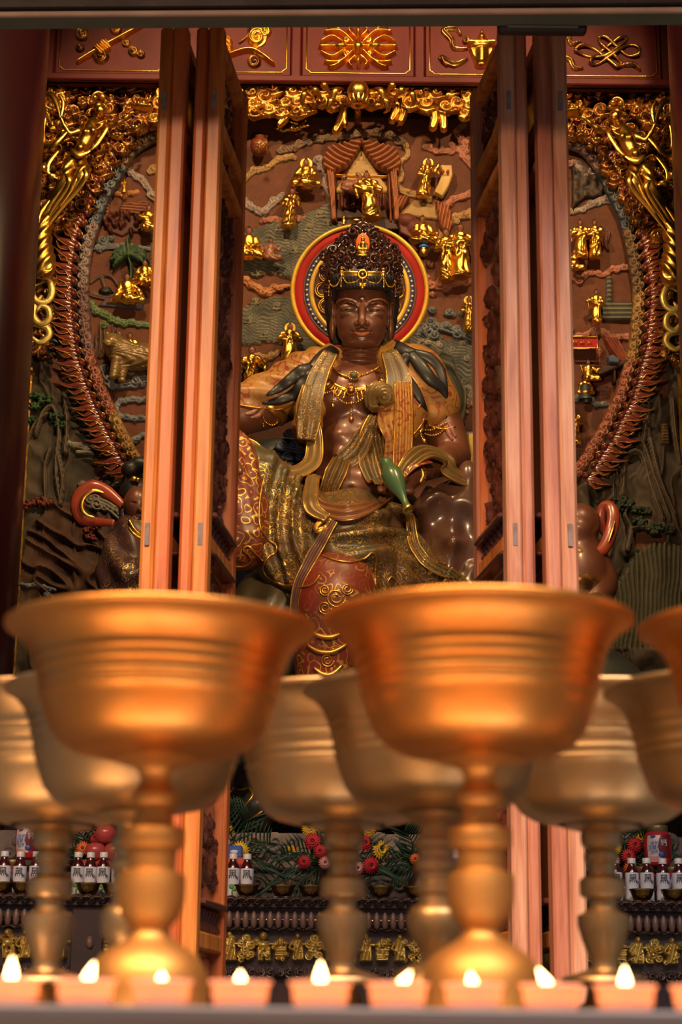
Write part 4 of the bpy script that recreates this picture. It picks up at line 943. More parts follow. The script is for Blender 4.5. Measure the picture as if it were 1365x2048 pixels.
# ================================================================ GILDED FIGURES
def figurine(name,cx,vt,vb,pose,label,halo=False,lean=0,arms=0,face=True,Y=None,seed=0,robe='gold',turn=0,group=None,cat='figurine',w=1.0):
    Y=YW-.075 if Y is None else Y
    r=np.random.RandomState(seed+5)
    base=W(cx,vb,Y); top=W(cx,vt,Y); H=float(top[2]-base[2])
    t=empty(name,base,label,cat,group)
    S=lambda x,y,z:(x,y,z)
    vox=max(.0030/H,.013)
    if pose=='stand':
        d=SDF((-.42,-.26,-.03),(.42,.2,.84),vox)
        ln=lambda p:(p[0]+lean*p[2],p[1],p[2])
        d.cap(ln((0,0,.03)),ln((0,0,.50)),.15*w,.105*w,.03); d.cap(ln((.07*w,-.03,.02)),ln((.05,0,.45)),.10*w,.08*w,.03); d.cap(ln((-.08*w,-.02,.02)),ln((-.05,0,.45)),.09*w,.08*w,.03)
        d.cap(ln((0,0,.5)),ln((0,0,.76)),.105*w,.09*w,.03); d.cap(ln((-.10*w,0,.77)),ln((.10*w,0,.77)),.05,.05,.03); d.cap(ln((0,0,.78)),ln((0,0,.86)),.035,.03,.01)
        A={0:((.05,-.13,.60),(-.05,-.13,.58)),1:((.24,-.13,.66),(-.05,-.13,.6)),2:((.06,-.14,.70),(-.06,-.14,.72)),3:((-.26,-.12,.62),(.08,-.13,.58)),4:((.28,-.08,.80),(-.03,-.12,.56))}[arms]
        for sg,h in ((1,A[0]),(-1,A[1])):
            e=(sg*.19*w,-.05,.58) if abs(h[0])<.2 or h[0]*sg<0 else (h[0]*.7,-.06,.64)
            d.cap(ln((sg*.13*w,0,.76)),ln(e),.058,.062,.02); d.cap(ln(e),ln(h),.058,.066,.02); d.cap(ln(h),ln((h[0]+sg*.03,h[1]+.03,h[2]-.22)),.055,.025,.015)
        d.cap(ln((.03,-.12,.5)),ln((.02,-.15,.12)),.022,.03,.02); d.ell(ln((.07,-.12,.015)),(.05,.07,.025),.01); d.ell(ln((-.07,-.12,.015)),(.05,.07,.025),.01)
        hz=.905; hx=lean*.9
        d.disp(lambda X,Y_,Z:.010*np.sin(34*X+9*np.sin(5*Z+seed)+16*Y_)*np.clip(1.1-Z,0,1)+.006*np.sin(60*Z+20*X)*(Z>.45))
    elif pose=='sit':
        d=SDF((-.56,-.4,-.03),(.56,.22,.80),vox)
        d.ell((0,-.05,.12),(.44*w,.24,.13),.04); d.cap((-.34*w,-.1,.12),(.1,-.24,.10),.12,.09,.04); d.cap((.34*w,-.1,.12),(-.1,-.24,.13),.12,.09,.04)
        d.cap((0,0,.15),(lean*.3,0,.60),.20,.17,.05); d.cap((-.14+lean*.3,0,.62),(.14+lean*.3,0,.62),.07,.07,.04); d.cap((lean*.3,0,.64),(lean*.35,0,.75),.05,.05,.01)
        hd=[((.08,-.24,.28),(-.08,-.24,.28)),((.40,-.15,.30),(-.12,-.24,.34)),((.1,-.22,.5),(-.1,-.22,.5)),((.42,-.1,.12),(-.42,-.1,.12))][arms]
        for sg,h in ((1,hd[0]),(-1,hd[1])):
            e=(sg*.30,-.04,.36); d.cap((sg*.18+lean*.3,0,.62),e,.085,.09,.03); d.cap(e,h,.085,.08,.03)
        hz=.83;hx=lean*.35
        d.disp(lambda X,Y_,Z:.014*np.sin(22*X+9*np.sin(6*Z+seed)+9*Y_)*np.clip(1.0-Z,0,1))
    elif pose=='kneel':
        d=SDF((-.6,-.4,-.03),(.6,.22,.80),vox)
        d.cap((-.1,0,.14),(.34,-.1,.10),.16,.13,.05); d.cap((.1,0,.12),(.46,0,.08),.13,.07,.05); d.cap((-.1,0,.14),(-.12,-.18,.08),.15,.12,.05)
        d.cap((-.05,0,.2),(lean*.3,0,.60),.19,.16,.05); d.cap((-.14+lean*.3,0,.6),(.14+lean*.3,0,.6),.075,.07,.04); d.cap((lean*.3,0,.64),(lean*.35,0,.76),.05,.05,.01)
        hd=[((-.28,-.25,.45),(-.3,-.2,.5)),((.40,-.15,.50),(-.38,-.2,.6))][min(arms,1)]
        for sg,h in ((1,hd[0]),(-1,hd[1])):
            e=((sg*.24+h[0])/2,-.12,.42); d.cap((sg*.16+lean*.3,0,.6),e,.08,.08,.03); d.cap(e,h,.075,.055,.03)
        hz=.83;hx=lean*.35
        d.disp(lambda X,Y_,Z:.013*np.sin(22*X+9*np.sin(6*Z+seed)+9*Y_)*np.clip(1.0-Z,0,1))
    else: # flying, body laid sideways
        d=SDF((-1.3,-.3,-.05),(.95,.25,.85),vox*1.3)
        d.chain([(.35,0,.62),(.05,0,.42),(-.35,-.03,.36),(-.75,0,.30),(-1.1,.02,.42)],[.15,.17,.15,.10,.04],.05)
        d.chain([(.2,-.08,.5),(.45,-.18,.42),(.7,-.16,.5)],[.08,.07,.05],.03); d.chain([(.3,0,.6),(.0,-.14,.62),(-.3,-.18,.66)],[.07,.06,.05],.03)
        d.chain([(-.2,-.1,.34),(-.5,-.16,.2),(-.85,-.1,.14)],[.10,.08,.03],.04)
        hz=.84;hx=.5
        d.disp(lambda X,Y_,Z:.016*np.sin(26*Z+9*np.sin(5*X+seed)))
    Mx=Matrix.Translation(tuple(base)) @ Matrix.Rotation(turn,4,'Z') @ Matrix.Scale(H,4)
    body=d.build('robed_body',M[robe],t,Mx)
    hs={'stand':.075,'sit':.105,'kneel':.105,'fly':.11}[pose]
    mb=MB(); mb.sph((hx,-.02,hz),(hs*.8,hs*.85,hs),10,8); mb.sph((hx,-.02-hs*.85,hz-.005),(hs*.14,hs*.16,hs*.2),6,4)
    hd_=mb.build('head',M['skin2'] if face else M[robe],t); hd_.data.transform(Mx)
    mb=MB(); mb.sph((hx,.01,hz+hs*.35),(hs*.9,hs*.85,hs*.85),10,8); mb.sph((hx,0,hz+hs*1.25),(hs*.42,hs*.4,hs*.5),8,6)
    hr=mb.build('hair',M['hair'] if face else M[robe],t); hr.data.transform(Mx)
    if halo:
        q=hs*1.75; mb=MB()
        mb.lathe([(0,.0),(q,.0),(q*1.05,.012),(q*.98,.03),(q*.82,.018),(0,.018)],n=28,M=Mx@Matrix.Translation((hx,.085,hz+.02))@Matrix.Rotation(PI/2,4,'X'),cap=False)
        mb.build('halo_disc',M['halo_gold'],t)
    return t
FG=[
('seated_figurine',612,316,377,'sit','small gilded seated figure with round halo left of the canopy bed',dict(halo=True,seed=1)),
('standing_figurine',576,376,455,'stand','small gilded figure playing a flute, standing on the pink cloud left of the canopy bed',dict(arms=2,lean=.1,seed=2)),
('standing_figurine',744,344,436,'stand','gilded old figure bending towards the person lying on the canopy bed',dict(arms=3,lean=-.12,seed=3,w=1.2,Y=YW-.16)),
('standing_figurine',846,318,392,'stand','gilded figure with a round halo holding up the ochre scroll',dict(halo=True,arms=4,lean=.16,seed=4)),
('seated_figurine',848,430,490,'sit','gilded seated figure on the blue-topped stool right of the canopy bed',dict(arms=1,seed=5,lean=-.1)),
('standing_figurine',893,458,560,'stand','gilded black-haired woman, left one of the tall pair right of the halo',dict(arms=0,seed=6,w=.9)),
('standing_figurine',922,448,552,'stand','gilded bearded man, right one of the tall pair right of the halo',dict(arms=0,seed=7,w=1.15)),
('standing_figurine',939,594,662,'stand','small gilded ring-haloed figure beside the inner right door leaf',dict(halo=True,arms=2,seed=8)),
('standing_figurine',579,648,727,'stand','gilded figure with a large disc halo standing at the lower left of the red halo',dict(halo=True,arms=0,seed=9,w=1.35)),
('standing_figurine',502,692,796,'stand','gilded praying woman in long robes beside the inner left door leaf',dict(arms=1,seed=10,w=1.0)),
('seated_figurine',497,452,520,'sit','gilded seated figure left of the kneeling bronze child',dict(arms=0,seed=11)),
('kneeling_figurine',541,475,522,'kneel','small bronze-coloured child kneeling on the waves left of the red halo',dict(arms=1,robe='skin2',seed=12)),
('flying_figurine',592,236,270,'fly','gilded figure flying sideways under the cloud canopy, upper left of the bed',dict(seed=13,face=False)),
('seated_figurine',258,545,608,'sit','gilded figure leaning on one arm on the blue-edged rug',dict(arms=3,lean=-.25,seed=14)),
('seated_figurine',288,518,572,'sit','gilded figure half hidden by the left door leaf under the palm tree',dict(arms=0,seed=15)),
('riding_figurine',262,664,716,'sit','gilded figure lounging on the back of the carved lion at the left',dict(arms=1,lean=-.2,seed=16)),
('seated_figurine',296,408,462,'kneel','gilded figure on the dark red cliff rocks beside the outermost left door leaf',dict(arms=0,seed=17)),
('standing_figurine',248,358,386,'stand','tiny gilded figure standing on the orange cloud at the left',dict(arms=0,seed=18,face=False)),
('standing_figurine',1163,440,516,'stand','gilded woman left of her companion in front of the brown horse at the right',dict(arms=3,seed=19)),
('standing_figurine',1192,440,516,'stand','gilded woman right beside the brown horse at the right',dict(arms=0,seed=20)),
('kneeling_figurine',1150,498,540,'kneel','gilded kneeling figure at the edge of the right door leaf below the two women',dict(arms=0,seed=21)),
('standing_figurine',1195,580,646,'stand','gilded figure with outstretched arm in front of the grey stone steps',dict(arms=3,seed=22,w=.85)),
('seated_figurine',1180,718,762,'kneel','gilded figure in a black cap working behind the dark writing desk',dict(arms=1,lean=-.1,seed=23)),
('standing_figurine',1149,815,888,'stand','gilded figure beside the right door leaf on the lowest brick terrace',dict(arms=0,seed=24,Y=YW-.09)),
('seated_figurine',1172,752,790,'sit','gilded figure half sunk behind the grey-green bell below the writing desk',dict(arms=2,seed=25)),
]
for nm,cx,vt,vb,pose,lab,kw in FG: figurine(nm,cx,vt,vb,pose,lab,**kw)
# the person lying in the canopy bed
d=SDF((-.1,-.12,-.1),(.32,.1,.2),.006); d.chain([(0,0,.06),(.08,0,.03),(.2,0,.0)],[.03,.05,.045],.03); d.chain([(.04,-.03,.05),(.09,-.06,.02)],[.018,.012],.01); d.chain([(.08,-.02,.06),(.13,-.05,.10),(.10,-.06,.13)],[.018,.015,.012],.01); d.chain([(.02,-.02,.04),(-.02,-.06,.0),(.03,-.07,-.02)],[.018,.015,.012],.01); d.ell((-.005,-.01,.115),(.026,.028,.033),.01)
b=W(690,382,YW-.13); t=empty('reclining_figurine',b,'bare-chested bearded figure lying on the canopy bed','figurine'); d.build('bare_body',M['skin2'],t,Matrix.Translation(tuple(b))@Matrix.Scale(.62,4))
MB().sph(b+np.array([-.003,.002,.082]),(.017,.017,.013),8,6).sph(b+np.array([.0,-.018,.060]),(.009,.007,.014),8,6).build('hair_and_beard',M['hair'],t)
# accessories of the scenes: each stands on its own
def thing_relief(name,m,Y,st,label,cat,c0=None,c1=None,step=1.4,group=None):
    o=relief(name,m,None,Y,st,step,c0,c1); return tag(o,label,cat,group)
thing_relief('scroll',M['scroll'],YW-.05,[poly([(882,332),(904,333),(906,352),(898,375),(885,396),(868,388),(878,368),(884,350)],.03,lambda U,V:.6+.4*np.cos((U-868)/7),2),blob(886,345,3.6,3.6,.04),blob(896,345,3.6,3.6,.04)],'long ochre paper scroll hanging from the raised hand of the haloed figure','scroll')
for x,y in ((886,345),(896,345)): 
    q=MB().sph(W(x,y,YW-.085),(.008,.006,.008),8,6).build('red_seal',M['halo_red'],bpy.data.objects['scroll'])
o=MB(); c=W(848,500,YW-.09); k=mpp(848,500,YW-.09); o.lathe([(k*8,-k*12),(k*9,-k*5),(k*7,k*2),(k*8,k*4)],c,16); st=empty('round_stool',c,'small golden stool with a blue top under the seated figure','stool'); o.build('drum',M['gold'],st); MB().lathe([(k*9,k*4),(k*10,k*7),(k*9,k*9),(0,k*9)],c,16,cap=False).build('blue_seat',M['blue'],st)
for x,y,s_,lab in ((688,442,1,'small golden vase on the floor at the left of the canopy bed'),(713,446,1.5,'low golden incense bowl in front of the canopy bed')):
    c=W(x,y,YW-.16); k=mpp(x,y,YW-.16)*s_
    pr=[(k*3,-k*9),(k*4,-k*8),(k*2,-k*5),(k*5,k*0),(k*3,k*4),(k*2,k*7),(k*4,k*9)] if s_==1 else [(k*3,-k*5),(k*2,-k*3),(k*6,-k*1),(k*9,k*2),(k*4,k*3),(k*2,k*6),(0,k*7)]
    tag(MB().lathe(pr,c,16).build('gold_vase' if s_==1 else 'incense_bowl',M['gold']),lab,'vase' if s_==1 else 'bowl')
bl=empty('bell',W(1172,790,YW-.13),'grey-green bell standing on the dark blue cloud at the right','bell'); k=mpp(1172,790,YW-.13)
MB().lathe([(k*14,0),(k*13,k*6),(k*10,k*10),(k*10,k*28),(k*6,k*34),(0,k*36)],W(1172,800,YW-.13),20,cap=False).build('bell_body',M['rock_dark'],bl); MB().lathe([(k*10.4,k*12),(k*10.6,k*14),(k*10.4,k*16)],W(1172,800,YW-.13),20,cap=False).build('gold_band',M['gold'],bl)
sg=empty('hanging_sign',W(1170,685,YW-.06),'dark red sign board in a gilded frame above the writing desk','sign')
MB().box(W(1140,694,YW-.07),W(1194,676,YW-.05)+np.array([0,.02,0])).build('board',M['halo_red'],sg,False)
MB().tube([W(x,y,YW-.075) for x,y in ((1138,697),(1196,697),(1196,673),(1138,673))],.0065,8,closed=True).build('gold_frame',M['gold'],sg)
for x in (1150,1165,1180): MB().tube([W(x-3,688,YW-.078),W(x-2,682,YW-.078),W(x+3,682,YW-.078),W(x+3,689,YW-.078)],.0022,6).tube([W(x-3,685,YW-.078),W(x+3,685,YW-.078)],.002,6).build('gold_character',M['gold'],sg)
ln=empty('hanging_lantern',W(1200,700,YW-.08),'small dark red lantern hanging beside the sign board','lantern'); k=mpp(1200,700,YW-.08)
MB().lathe([(k*1,-k*35),(k*1.5,-k*15),(k*4,-k*12),(k*7,-k*4),(k*7,k*2),(k*3,k*8),(k*1,k*12),(k*.6,k*22)],W(1200,702,YW-.08),14).build('lantern_body',M['robe_red'],ln)
li=empty('carved_lion',W(262,730,YW-.06),'golden-brown carved lion carrying the lounging figure','lion')
d=SDF((-.17,-.12,-.2),(.17,.1,.14),.006); d.chain([(.14,0,.0),(.0,0,-.02),(-.08,-.02,.02)],[.055,.055,.05],.04); d.ell((-.10,-.05,.04),(.05,.05,.05),.02); d.ell((-.115,-.10,.02),(.025,.025,.02),.015); d.cap((-.07,-.03,.0),(-.085,-.06,-.14),.032,.022,.02); d.cap((-.03,-.02,0),(-.05,-.03,-.15),.03,.02,.02); d.cap((.1,0,0),(.12,-.02,-.12),.035,.022,.02); d.cap((-.13,-.03,.085),(-.13,-.03,.10),.014,.01,.01); d.cap((-.07,-.03,.085),(-.07,-.03,.10),.014,.01,.01)
d.disp(lambda X,Y_,Z:.003*np.sin(90*X+20*np.sin(30*Z)))
d.build('lion_body',M['tan'],li,Matrix.Translation(tuple(W(266,708,YW-.06))))
fb=empty('round_fan_jar',W(520,292,YW-.08),'round dark red jar with a gilded mark at the upper left of the bed scene','jar'); k=mpp(520,292,YW-.08)
MB().lathe([(k*10,-k*20),(k*17,-k*12),(k*20,0),(k*16,k*12),(k*8,k*18),(k*10,k*21)],W(520,292,YW-.08),24).build('jar_body',M['robe_red'],fb)
mb=MB(); 
for a in (0,1.2,2.2): mb.tube([W(520,292,YW-.215)+np.array([math.cos(a)*.02,0,math.sin(a)*.02]),W(520,292,YW-.215)-np.array([math.cos(a)*.02,0,math.sin(a)*.02])],.003,6)
mb.build('gold_mark',M['gold'],fb)
# ---------------------------------------------------------------- flying celestial figures
def apsara(mr,label):
    f=(lambda p:mir(*p)) if mr else (lambda p:p)
    Y0=YW-.22
    def p(u,v,y=0): return W(*f((u,v)),Y0-y)
    k=mpp(*f((170,300)),Y0)
    t=empty('flying_celestial_figure',p(170,330),label,'statue')
    lo=np.minimum(p(70,560),p(330,150))-.12; hi=np.maximum(p(70,560),p(330,150))+.12; lo[1]=Y0-.22; hi[1]=Y0+.10
    d=SDF(lo,hi,.0068)
    # torso, breasts, belly, hips
    d.chain([p(188,246),p(178,268,.02),p(163,300,.03),p(150,325,.01)],[10*k,13*k,9.5*k,13*k],.025)
    d.cap(p(170,252),p(208,250),7.5*k,7.5*k,.015); d.ell(p(172,266,.05),(8*k,.03,8*k),.012); d.ell(p(187,264,.05),(8*k,.03,8*k),.012); d.ell(p(161,297,.06),(9*k,.03,9*k),.02)
    d.cap(p(192,243),p(197,232,.01),6*k,5.5*k,.01)
    # head
    d.ell(p(201,222,.03),(10.5*k,.036,13*k),.006); d.ell(p(203,224,.068),(1.8*k,.010,4*k),.005); d.ell(p(203,231,.060),(3.5*k,.006,1.4*k),.003); d.ell(p(197,219,.06),(2.4*k,.006,1.2*k),.002); d.ell(p(207,220,.06),(2.4*k,.006,1.2*k),.002)
    # arms
    d.chain([p(210,252),p(238,246,.03),p(262,226,.05)],[7*k,5.2*k,4*k],.01,n=2); d.chain([p(262,226,.05),p(280,221,.06)],[4*k,2.5*k],.006)
    d.chain([p(168,255),p(140,268,.02),p(121,234,.04)],[7.5*k,5.5*k,4*k],.01,n=2)
    # legs under the clinging skirt
    d.chain([p(158,322),p(166,345,.05),p(140,385,.03),p(108,425,.01),p(92,462)],[12*k,11.5*k,8.5*k,6.5*k,3*k],.015)
    d.chain([p(142,322),p(134,350,.04),p(118,385,.02),p(98,425,.01),p(84,470)],[12*k,11*k,8*k,6*k,3*k],.015)
    d.chain([p(130,350),p(112,400,-.01),p(92,450,-.01),p(88,500)],[9*k,11*k,9*k,7*k],.02)
    # fan of drapery sweeping down
    d.chain([p(92,440),p(86,480,.01),p(90,525,.02),p(84,545,.02)],[9*k,12*k,17*k,13*k],.03)
    def fold(X,Y_,Z):
        a=(X-p(150,330)[0])*(1 if not mr else -1); b=Z-p(150,330)[2]
        s=a*.80-b*.60; tt=-(a*.6+b*.8)
        return np.where(b<0,.0036*np.sin(s*150+5*np.sin(tt*3)),0)
    d.disp(fold)
    d.build('body_and_skirt',M['gold_statue'],t)
    # hair and crown
    mb=MB(); mb.sph(p(198,215,.015),(12*k,.04,12*k),12,8)
    for (x,y,q,yy) in ((190,196,6,.03),(205,194,7,.02),(183,205,5,.02),(212,204,5,.02),(198,188,5,.02)): mb.sph(p(x,y,yy),(q*k,.02,q*k),10,7)
    mb.tube(crom([p(184,200,.03),p(186,190,.04),p(196,184,.04),p(206,188,.03)],5),3*k,8); mb.build('hair_crown',M['gold_old'],t)
    mb=MB(); mb.tube(crom([p(186,238,.04),p(196,246,.05),p(210,240,.04)],5),1.6*k,6); mb.tube(crom([p(180,248,.05),p(192,258,.06),p(206,250,.05)],5),1.4*k,6); mb.build('necklace',M['gold'],t)
    # sash, apron and scarves
    def rb(P,w,name='scarf',m='gold',fl=.35):
        MB().tube(crom([p(*q) for q in P],6),[w*.4*k,w*k,w*k,w*.8*k,w*.3*k],8,fl).build(name,M[m],t)
    rb([(142,298,.06),(158,310,.07),(182,300,.06)],7,'waist_sash'); rb([(182,300,.05),(196,285,.05),(214,255,.05),(208,246,.02)],5)
    rb([(135,262,.03),(118,280,.04),(104,292,.03),(88,288,.0),(85,262,.0),(92,235,.0),(106,250,.01)],6)
    rb([(121,236,.05),(112,205,.04),(102,190,.03),(90,192,.02),(90,210,.02),(104,218,.02)],6); rb([(122,234,.05),(126,205,.05),(118,188,.05)],4)
    rb([(118,300,.02),(98,325,.03),(96,345,.03),(108,352,.03)],5); rb([(150,325,.05),(155,350,.07),(140,385,.06),(118,415,.05)],4)
    rb([(165,335,.08),(172,350,.09),(158,375,.07),(132,405,.05),(100,445,.03),(82,475,.02)],6); rb([(100,400,.02),(82,425,.02),(74,450,.02),(76,470,.02)],5)
    rb([(128,345,.07),(138,360,.08),(128,385,.06),(104,420,.04),(88,450,.02)],5)
    rb([(82,478,.03),(78,510,.05),(86,540,.06),(100,536,.05),(104,510,.03)],8,'trailing_sash'); rb([(76,430,.02),(72,490,.03),(74,540,.03)],8,'trailing_sash')
    mb=MB(); mb.lathe([(0,0),(10*k,2*k),(13*k,9*k),(11*k,11*k)],p(104,362,.02),16,cap=False); mb.sph(p(88,338,.03),(8*k,.03,10*k),12,8); mb.tube([p(96,350,.03),p(116,358,.04)],3*k,8); mb.build('lute_and_pot',M['gold'],t)
    # plate of fruit in the raised hand
    pl=empty('fruit_plate',p(286,218,.07),('gilded plate of round fruit held up by the left flying figure' if not mr else 'gilded plate of round fruit held up by the right flying figure'),'plate')
    MB().lathe([(0,0),(12*k,k),(20*k,4*k),(21*k,6*k),(0,5*k)],p(286,222,.07),20,cap=False).build('plate',M['gold'],pl)
    for i,(x,y) in enumerate(((272,213),(281,210),(290,213),(299,210),(277,206),(287,205))): MB().sph(p(x,y,.07+.01*(i%2)),4.6*k,10,8).build('fruit',M['gold'],pl)
    for (x,y) in ((235,272),(268,258)):
        mb=MB()
        for j in range(7):
            a=j*.9; mb.sph(p(x+8*math.cos(a),y+5*math.sin(a)*(j>0),.02+.01*j%3),(5*k,.012,3.5*k),8,6)
        tag(mb.build('gold_flower',M['gold_old']),f"{'lower' if y>265 else 'upper'} gilded flower under the outstretched arm of the {'left' if not mr else 'right'} flying figure",'flower')
apsara(False,'gilded flying figure at the upper left, trailing scarves and lifting a fruit plate')
apsara(True,'gilded flying figure at the upper right, trailing scarves and lifting a fruit plate')
# ================================================================ SEATED STATUE
YS=8.0
def q(u,v,y=0): return W(u,v,YS-y)
K=mpp(710,850,YS)
stat=empty('seated_bodhisattva_statue',q(700,1250,.1),'large dark bronze-skinned seated bodhisattva statue with carved crown and gilded robes','statue')
class Surf:
    def __init__(s,lst):
        V=[];F=[];n=0
        for v,f in lst:
            V.append(v);F.append(np.asarray(f)+n);n+=len(v)
        V=np.concatenate(V);F=np.concatenate(F)
        s.t=BVHTree.FromPolygons([tuple(a) for a in V.tolist()],[tuple(a) for a in F.tolist()])
    def hit(s,u,v,up=.0,dflt=.25):
        o=Vector((0,0,CZ)); d=(Vector(W(u,v,5.0).tolist())-o).normalized()
        h=s.t.ray_cast(o,d)
        if h[0] is None: return q(u,v,dflt)
        return np.array(h[0])-np.array(d)*up
def path(S_,P,up=.004,n=5,dflt=.25):
    P2=[np.array(crom([np.array(p[:2],float) for p in P],n))] if len(P)>2 else [np.array([P[0][:2],P[-1][:2]],float)]
    pts=[S_.hit(a[0],a[1],up,dflt) for a in P2[0]]
    # keep strings from jumping between surfaces
    pts=np.array(pts)
    for _ in range(2):
        y=pts[:,1].copy(); pts[1:-1,1]=np.minimum(y[1:-1],(y[:-2]+y[2:])/2+.002)
    return pts
def foldprof(nf=3,amp=.16,th=.13,n=26,ph=0):
    x=np.linspace(-1,1,n); top=th+amp*np.cos(nf*PI*x+ph)*np.sqrt(np.clip(1-x**2*.8,0,1)); t=list(zip(x,top)); b=[(a,-th) for a in x[::-1]]
    return t+b
def fribbon(P,w,m,name,parent,nf=3,amp=.16,th=.12,hem=True,ph=0,n=6,flatref=(0,-1,.35)):
    pts=np.array(crom([np.array(p,float) for p in P],n)); ww=np.interp(np.linspace(0,1,len(pts)),np.linspace(0,1,len(w)),w)*K
    o=MB().tube(pts,ww,prof=foldprof(nf,amp,th,26,ph),ref=flatref).build(name,M[m],parent)
    if hem:
        T=np.gradient(pts,axis=0); T/=np.linalg.norm(T,axis=1,keepdims=True); B=np.cross(T,np.array(flatref)); B/=np.linalg.norm(B,axis=1,keepdims=True); N=np.cross(B,T)
        mb=MB()
        for sg in (-1,1): mb.tube(pts+B*ww[:,None]*sg+N*ww[:,None]*th*.3,.0042,6)
        mb.build('gilded_hem',M['hem'],o)
    return o
def frs(S_,P,w,m,name,nf=3,amp=.16,th=.12,up=.02,hem=True):
    pts=path(S_,P,up,4); yy=pts[:,1].copy()
    for _ in range(6): 
        sm=yy.copy(); sm[1:-1]=(yy[:-2]+yy[1:-1]+yy[2:])/3; yy=np.minimum(yy,sm)
    sc_=(yy/pts[:,1])[:,None]; c0_=np.array([0,0,CZ]); pts=c0_+(pts-c0_)*sc_
    return fribbon(list(pts[::2])+([pts[-1]] if len(pts)%2==0 else []),w,m,name,stat,nf,amp,th,hem,n=3)
# ---- torso, neck and arms: one surface
lo=np.minimum(q(350,1040,.1),q(960,1040,.1)); hi=np.maximum(q(960,690,0),q(440,690,0)); lo[1]=YS-.86; hi[1]=YS+.34
lo[2]=q(700,1035,.1)[2]; hi[2]=q(700,672,0)[2]
d=SDF(lo,hi,.0085); k=K
d.ell(q(708,800),(104*k,.185,78*k),.05); d.ell(q(703,895,.01),(76*k,.165,86*k),.06); d.ell(q(700,985,.03),(88*k,.20,56*k),.06)
d.ell(q(668,800,.13),(40*k,.075,34*k),.03); d.ell(q(748,798,.13),(40*k,.075,34*k),.03)
for (x,y) in ((682,875),(722,873),(684,910),(722,908)): d.ell(q(x,y,.135),(22*k,.045,18*k),.02)
d.ell(q(702,972,.17),(62*k,.09,42*k),.05)
d.ell(q(702,975,.265),(4*k,.03,4*k),.01,sub=True)
d.cap(q(716,745,.0),q(722,690,.05),45*k,40*k,.03)
for i,(y,r) in enumerate(((704,43),(716,46),(728,51))): d.ell(q(720,y,.055-.01*i),(r*k,.10+.004*i,5.5*k),.012)
d.ell(q(600,775),(52*k,.13,46*k),.05); d.ell(q(832,775),(56*k,.14,48*k),.05)
d.chain([q(585,790,.0),q(520,822,.08),q(420,846,.16)],[44*k,37*k,33*k],.03,n=3)
d.chain([q(420,846,.16),q(385,880,.36),q(430,905,.62)],[33*k,27*k,18*k],.03,n=3); d.chain([q(430,905,.62),q(445,915,.68),q(452,935,.74)],[17*k,18*k,14*k],.015,n=3)
for i in range(4): d.chain([q(440+7*i,930,.73),q(442+9*i,952,.78),q(440+9*i,972,.77)],[7.5*k,7*k,5*k],.006,n=3)
d.chain([q(466,920,.68),q(478,938,.72),q(480,950,.74)],[8*k,7*k,5*k],.008,n=3)
d.chain([q(850,785,.0),q(885,850,.03),q(908,915,.07)],[45*k,38*k,33*k],.03,n=3)
d.chain([q(908,915,.07),q(872,928,.26),q(842,944,.40)],[32*k,25*k,17*k],.02,n=3)
# hand: palm, thumb and four fingers closed round the vase
HP=q(818,962,.45)
d.chain([q(842,944,.40),q(828,952,.44),q(812,968,.47)],[16*k,18*k,16*k],.015,n=3)
d.chain([q(812,958,.50),q(800,962,.56),q(812,985,.58),q(822,998,.56)],[8*k,7*k,6.5*k,5*k],.008,n=3)  # thumb side
for i,(P) in enumerate(([(822,985,.47),(800,1000,.50),(782,1008,.56),(790,1022,.60)],[(818,978,.45),(792,990,.46),(773,998,.52),(776,1012,.57)],[(812,970,.44),(786,978,.44),(766,985,.49),(768,1000,.54)],[(806,960,.44),(782,966,.43),(764,972,.46),(762,986,.51)])):
    d.chain([q(*p) for p in P],[8.5*k,7.5*k,6.8*k,5.5*k],.006,n=4)
BV,BF=d.mesh(); mesh_obj('torso_and_arms',BV,BF,M['skin'],stat)
# ---- hip, lap and leg drapery
def mk(lo_uv,hi_uv,y0,y1,vox=.0095):
    a=q(lo_uv[0],hi_uv[1],.2);b=q(hi_uv[0],lo_uv[1],.2)
    lo=np.array([min(a[0],b[0])-.06,YS-y1,min(a[2],b[2])-.16]);hi=np.array([max(a[0],b[0])+.06,YS-y0,max(a[2],b[2])+.12]); return SDF(lo,hi,vox)
def smoothsurf(d): return Surf([d.mesh()])
sk=mk((430,860),(960,1240),-.35,.85)
sk.ell(q(710,1055,.05),(140*k,.27,52*k),.06)
sk.chain([q(690,1050,.12),q(605,1045,.28),q(490,950,.42)],[50*k,52*k,60*k],.06)   # raised thigh
sk.chain([q(525,965,.42),q(550,1060,.42),q(585,1140,.44)],[40*k,58*k,44*k],.05)
sk.ell(q(590,1085,.40),(72*k,.20,98*k),.05)
sk.chain([q(700,1045,.15),q(700,1090,.42),q(685,1110,.46)],[62*k,74*k,66*k],.06)  # lowered thigh
sk.chain([q(720,1075,.25),q(790,1112,.30),q(855,1178,.28),q(925,1215,.24)],[52*k,54*k,42*k,30*k],.05)
sk.chain([q(760,1120,.38),q(770,1180,.38),q(790,1225,.36)],[50*k,48*k,40*k],.05)
S0=smoothsurf(sk)
folds=[([(548,905),(532,960),(522,1040),(540,1120),(575,1170)],9),([(572,925),(556,1000),(556,1080),(580,1150),(600,1175)],8),([(600,940),(586,1010),(588,1080),(606,1140)],8),([(622,960),(612,1020),(614,1075),(636,1110)],7),([(636,985),(634,1030),(640,1070)],7),
 ([(525,930),(505,990),(503,1050)],8),([(560,1130),(590,1165),(620,1172)],7),
 ([(650,1045),(710,1036),(770,1030),(812,1026)],7),([(645,1078),(700,1066),(760,1062),(815,1070)],7),([(650,1100),(700,1112),(745,1104),(790,1092)],7),([(770,1105),(800,1120),(850,1135),(900,1160)],7),
 ([(760,1110),(775,1140),(768,1180)],6),([(800,1130),(822,1160),(860,1178)],6),([(830,1120),(868,1148),(925,1165)],6)]
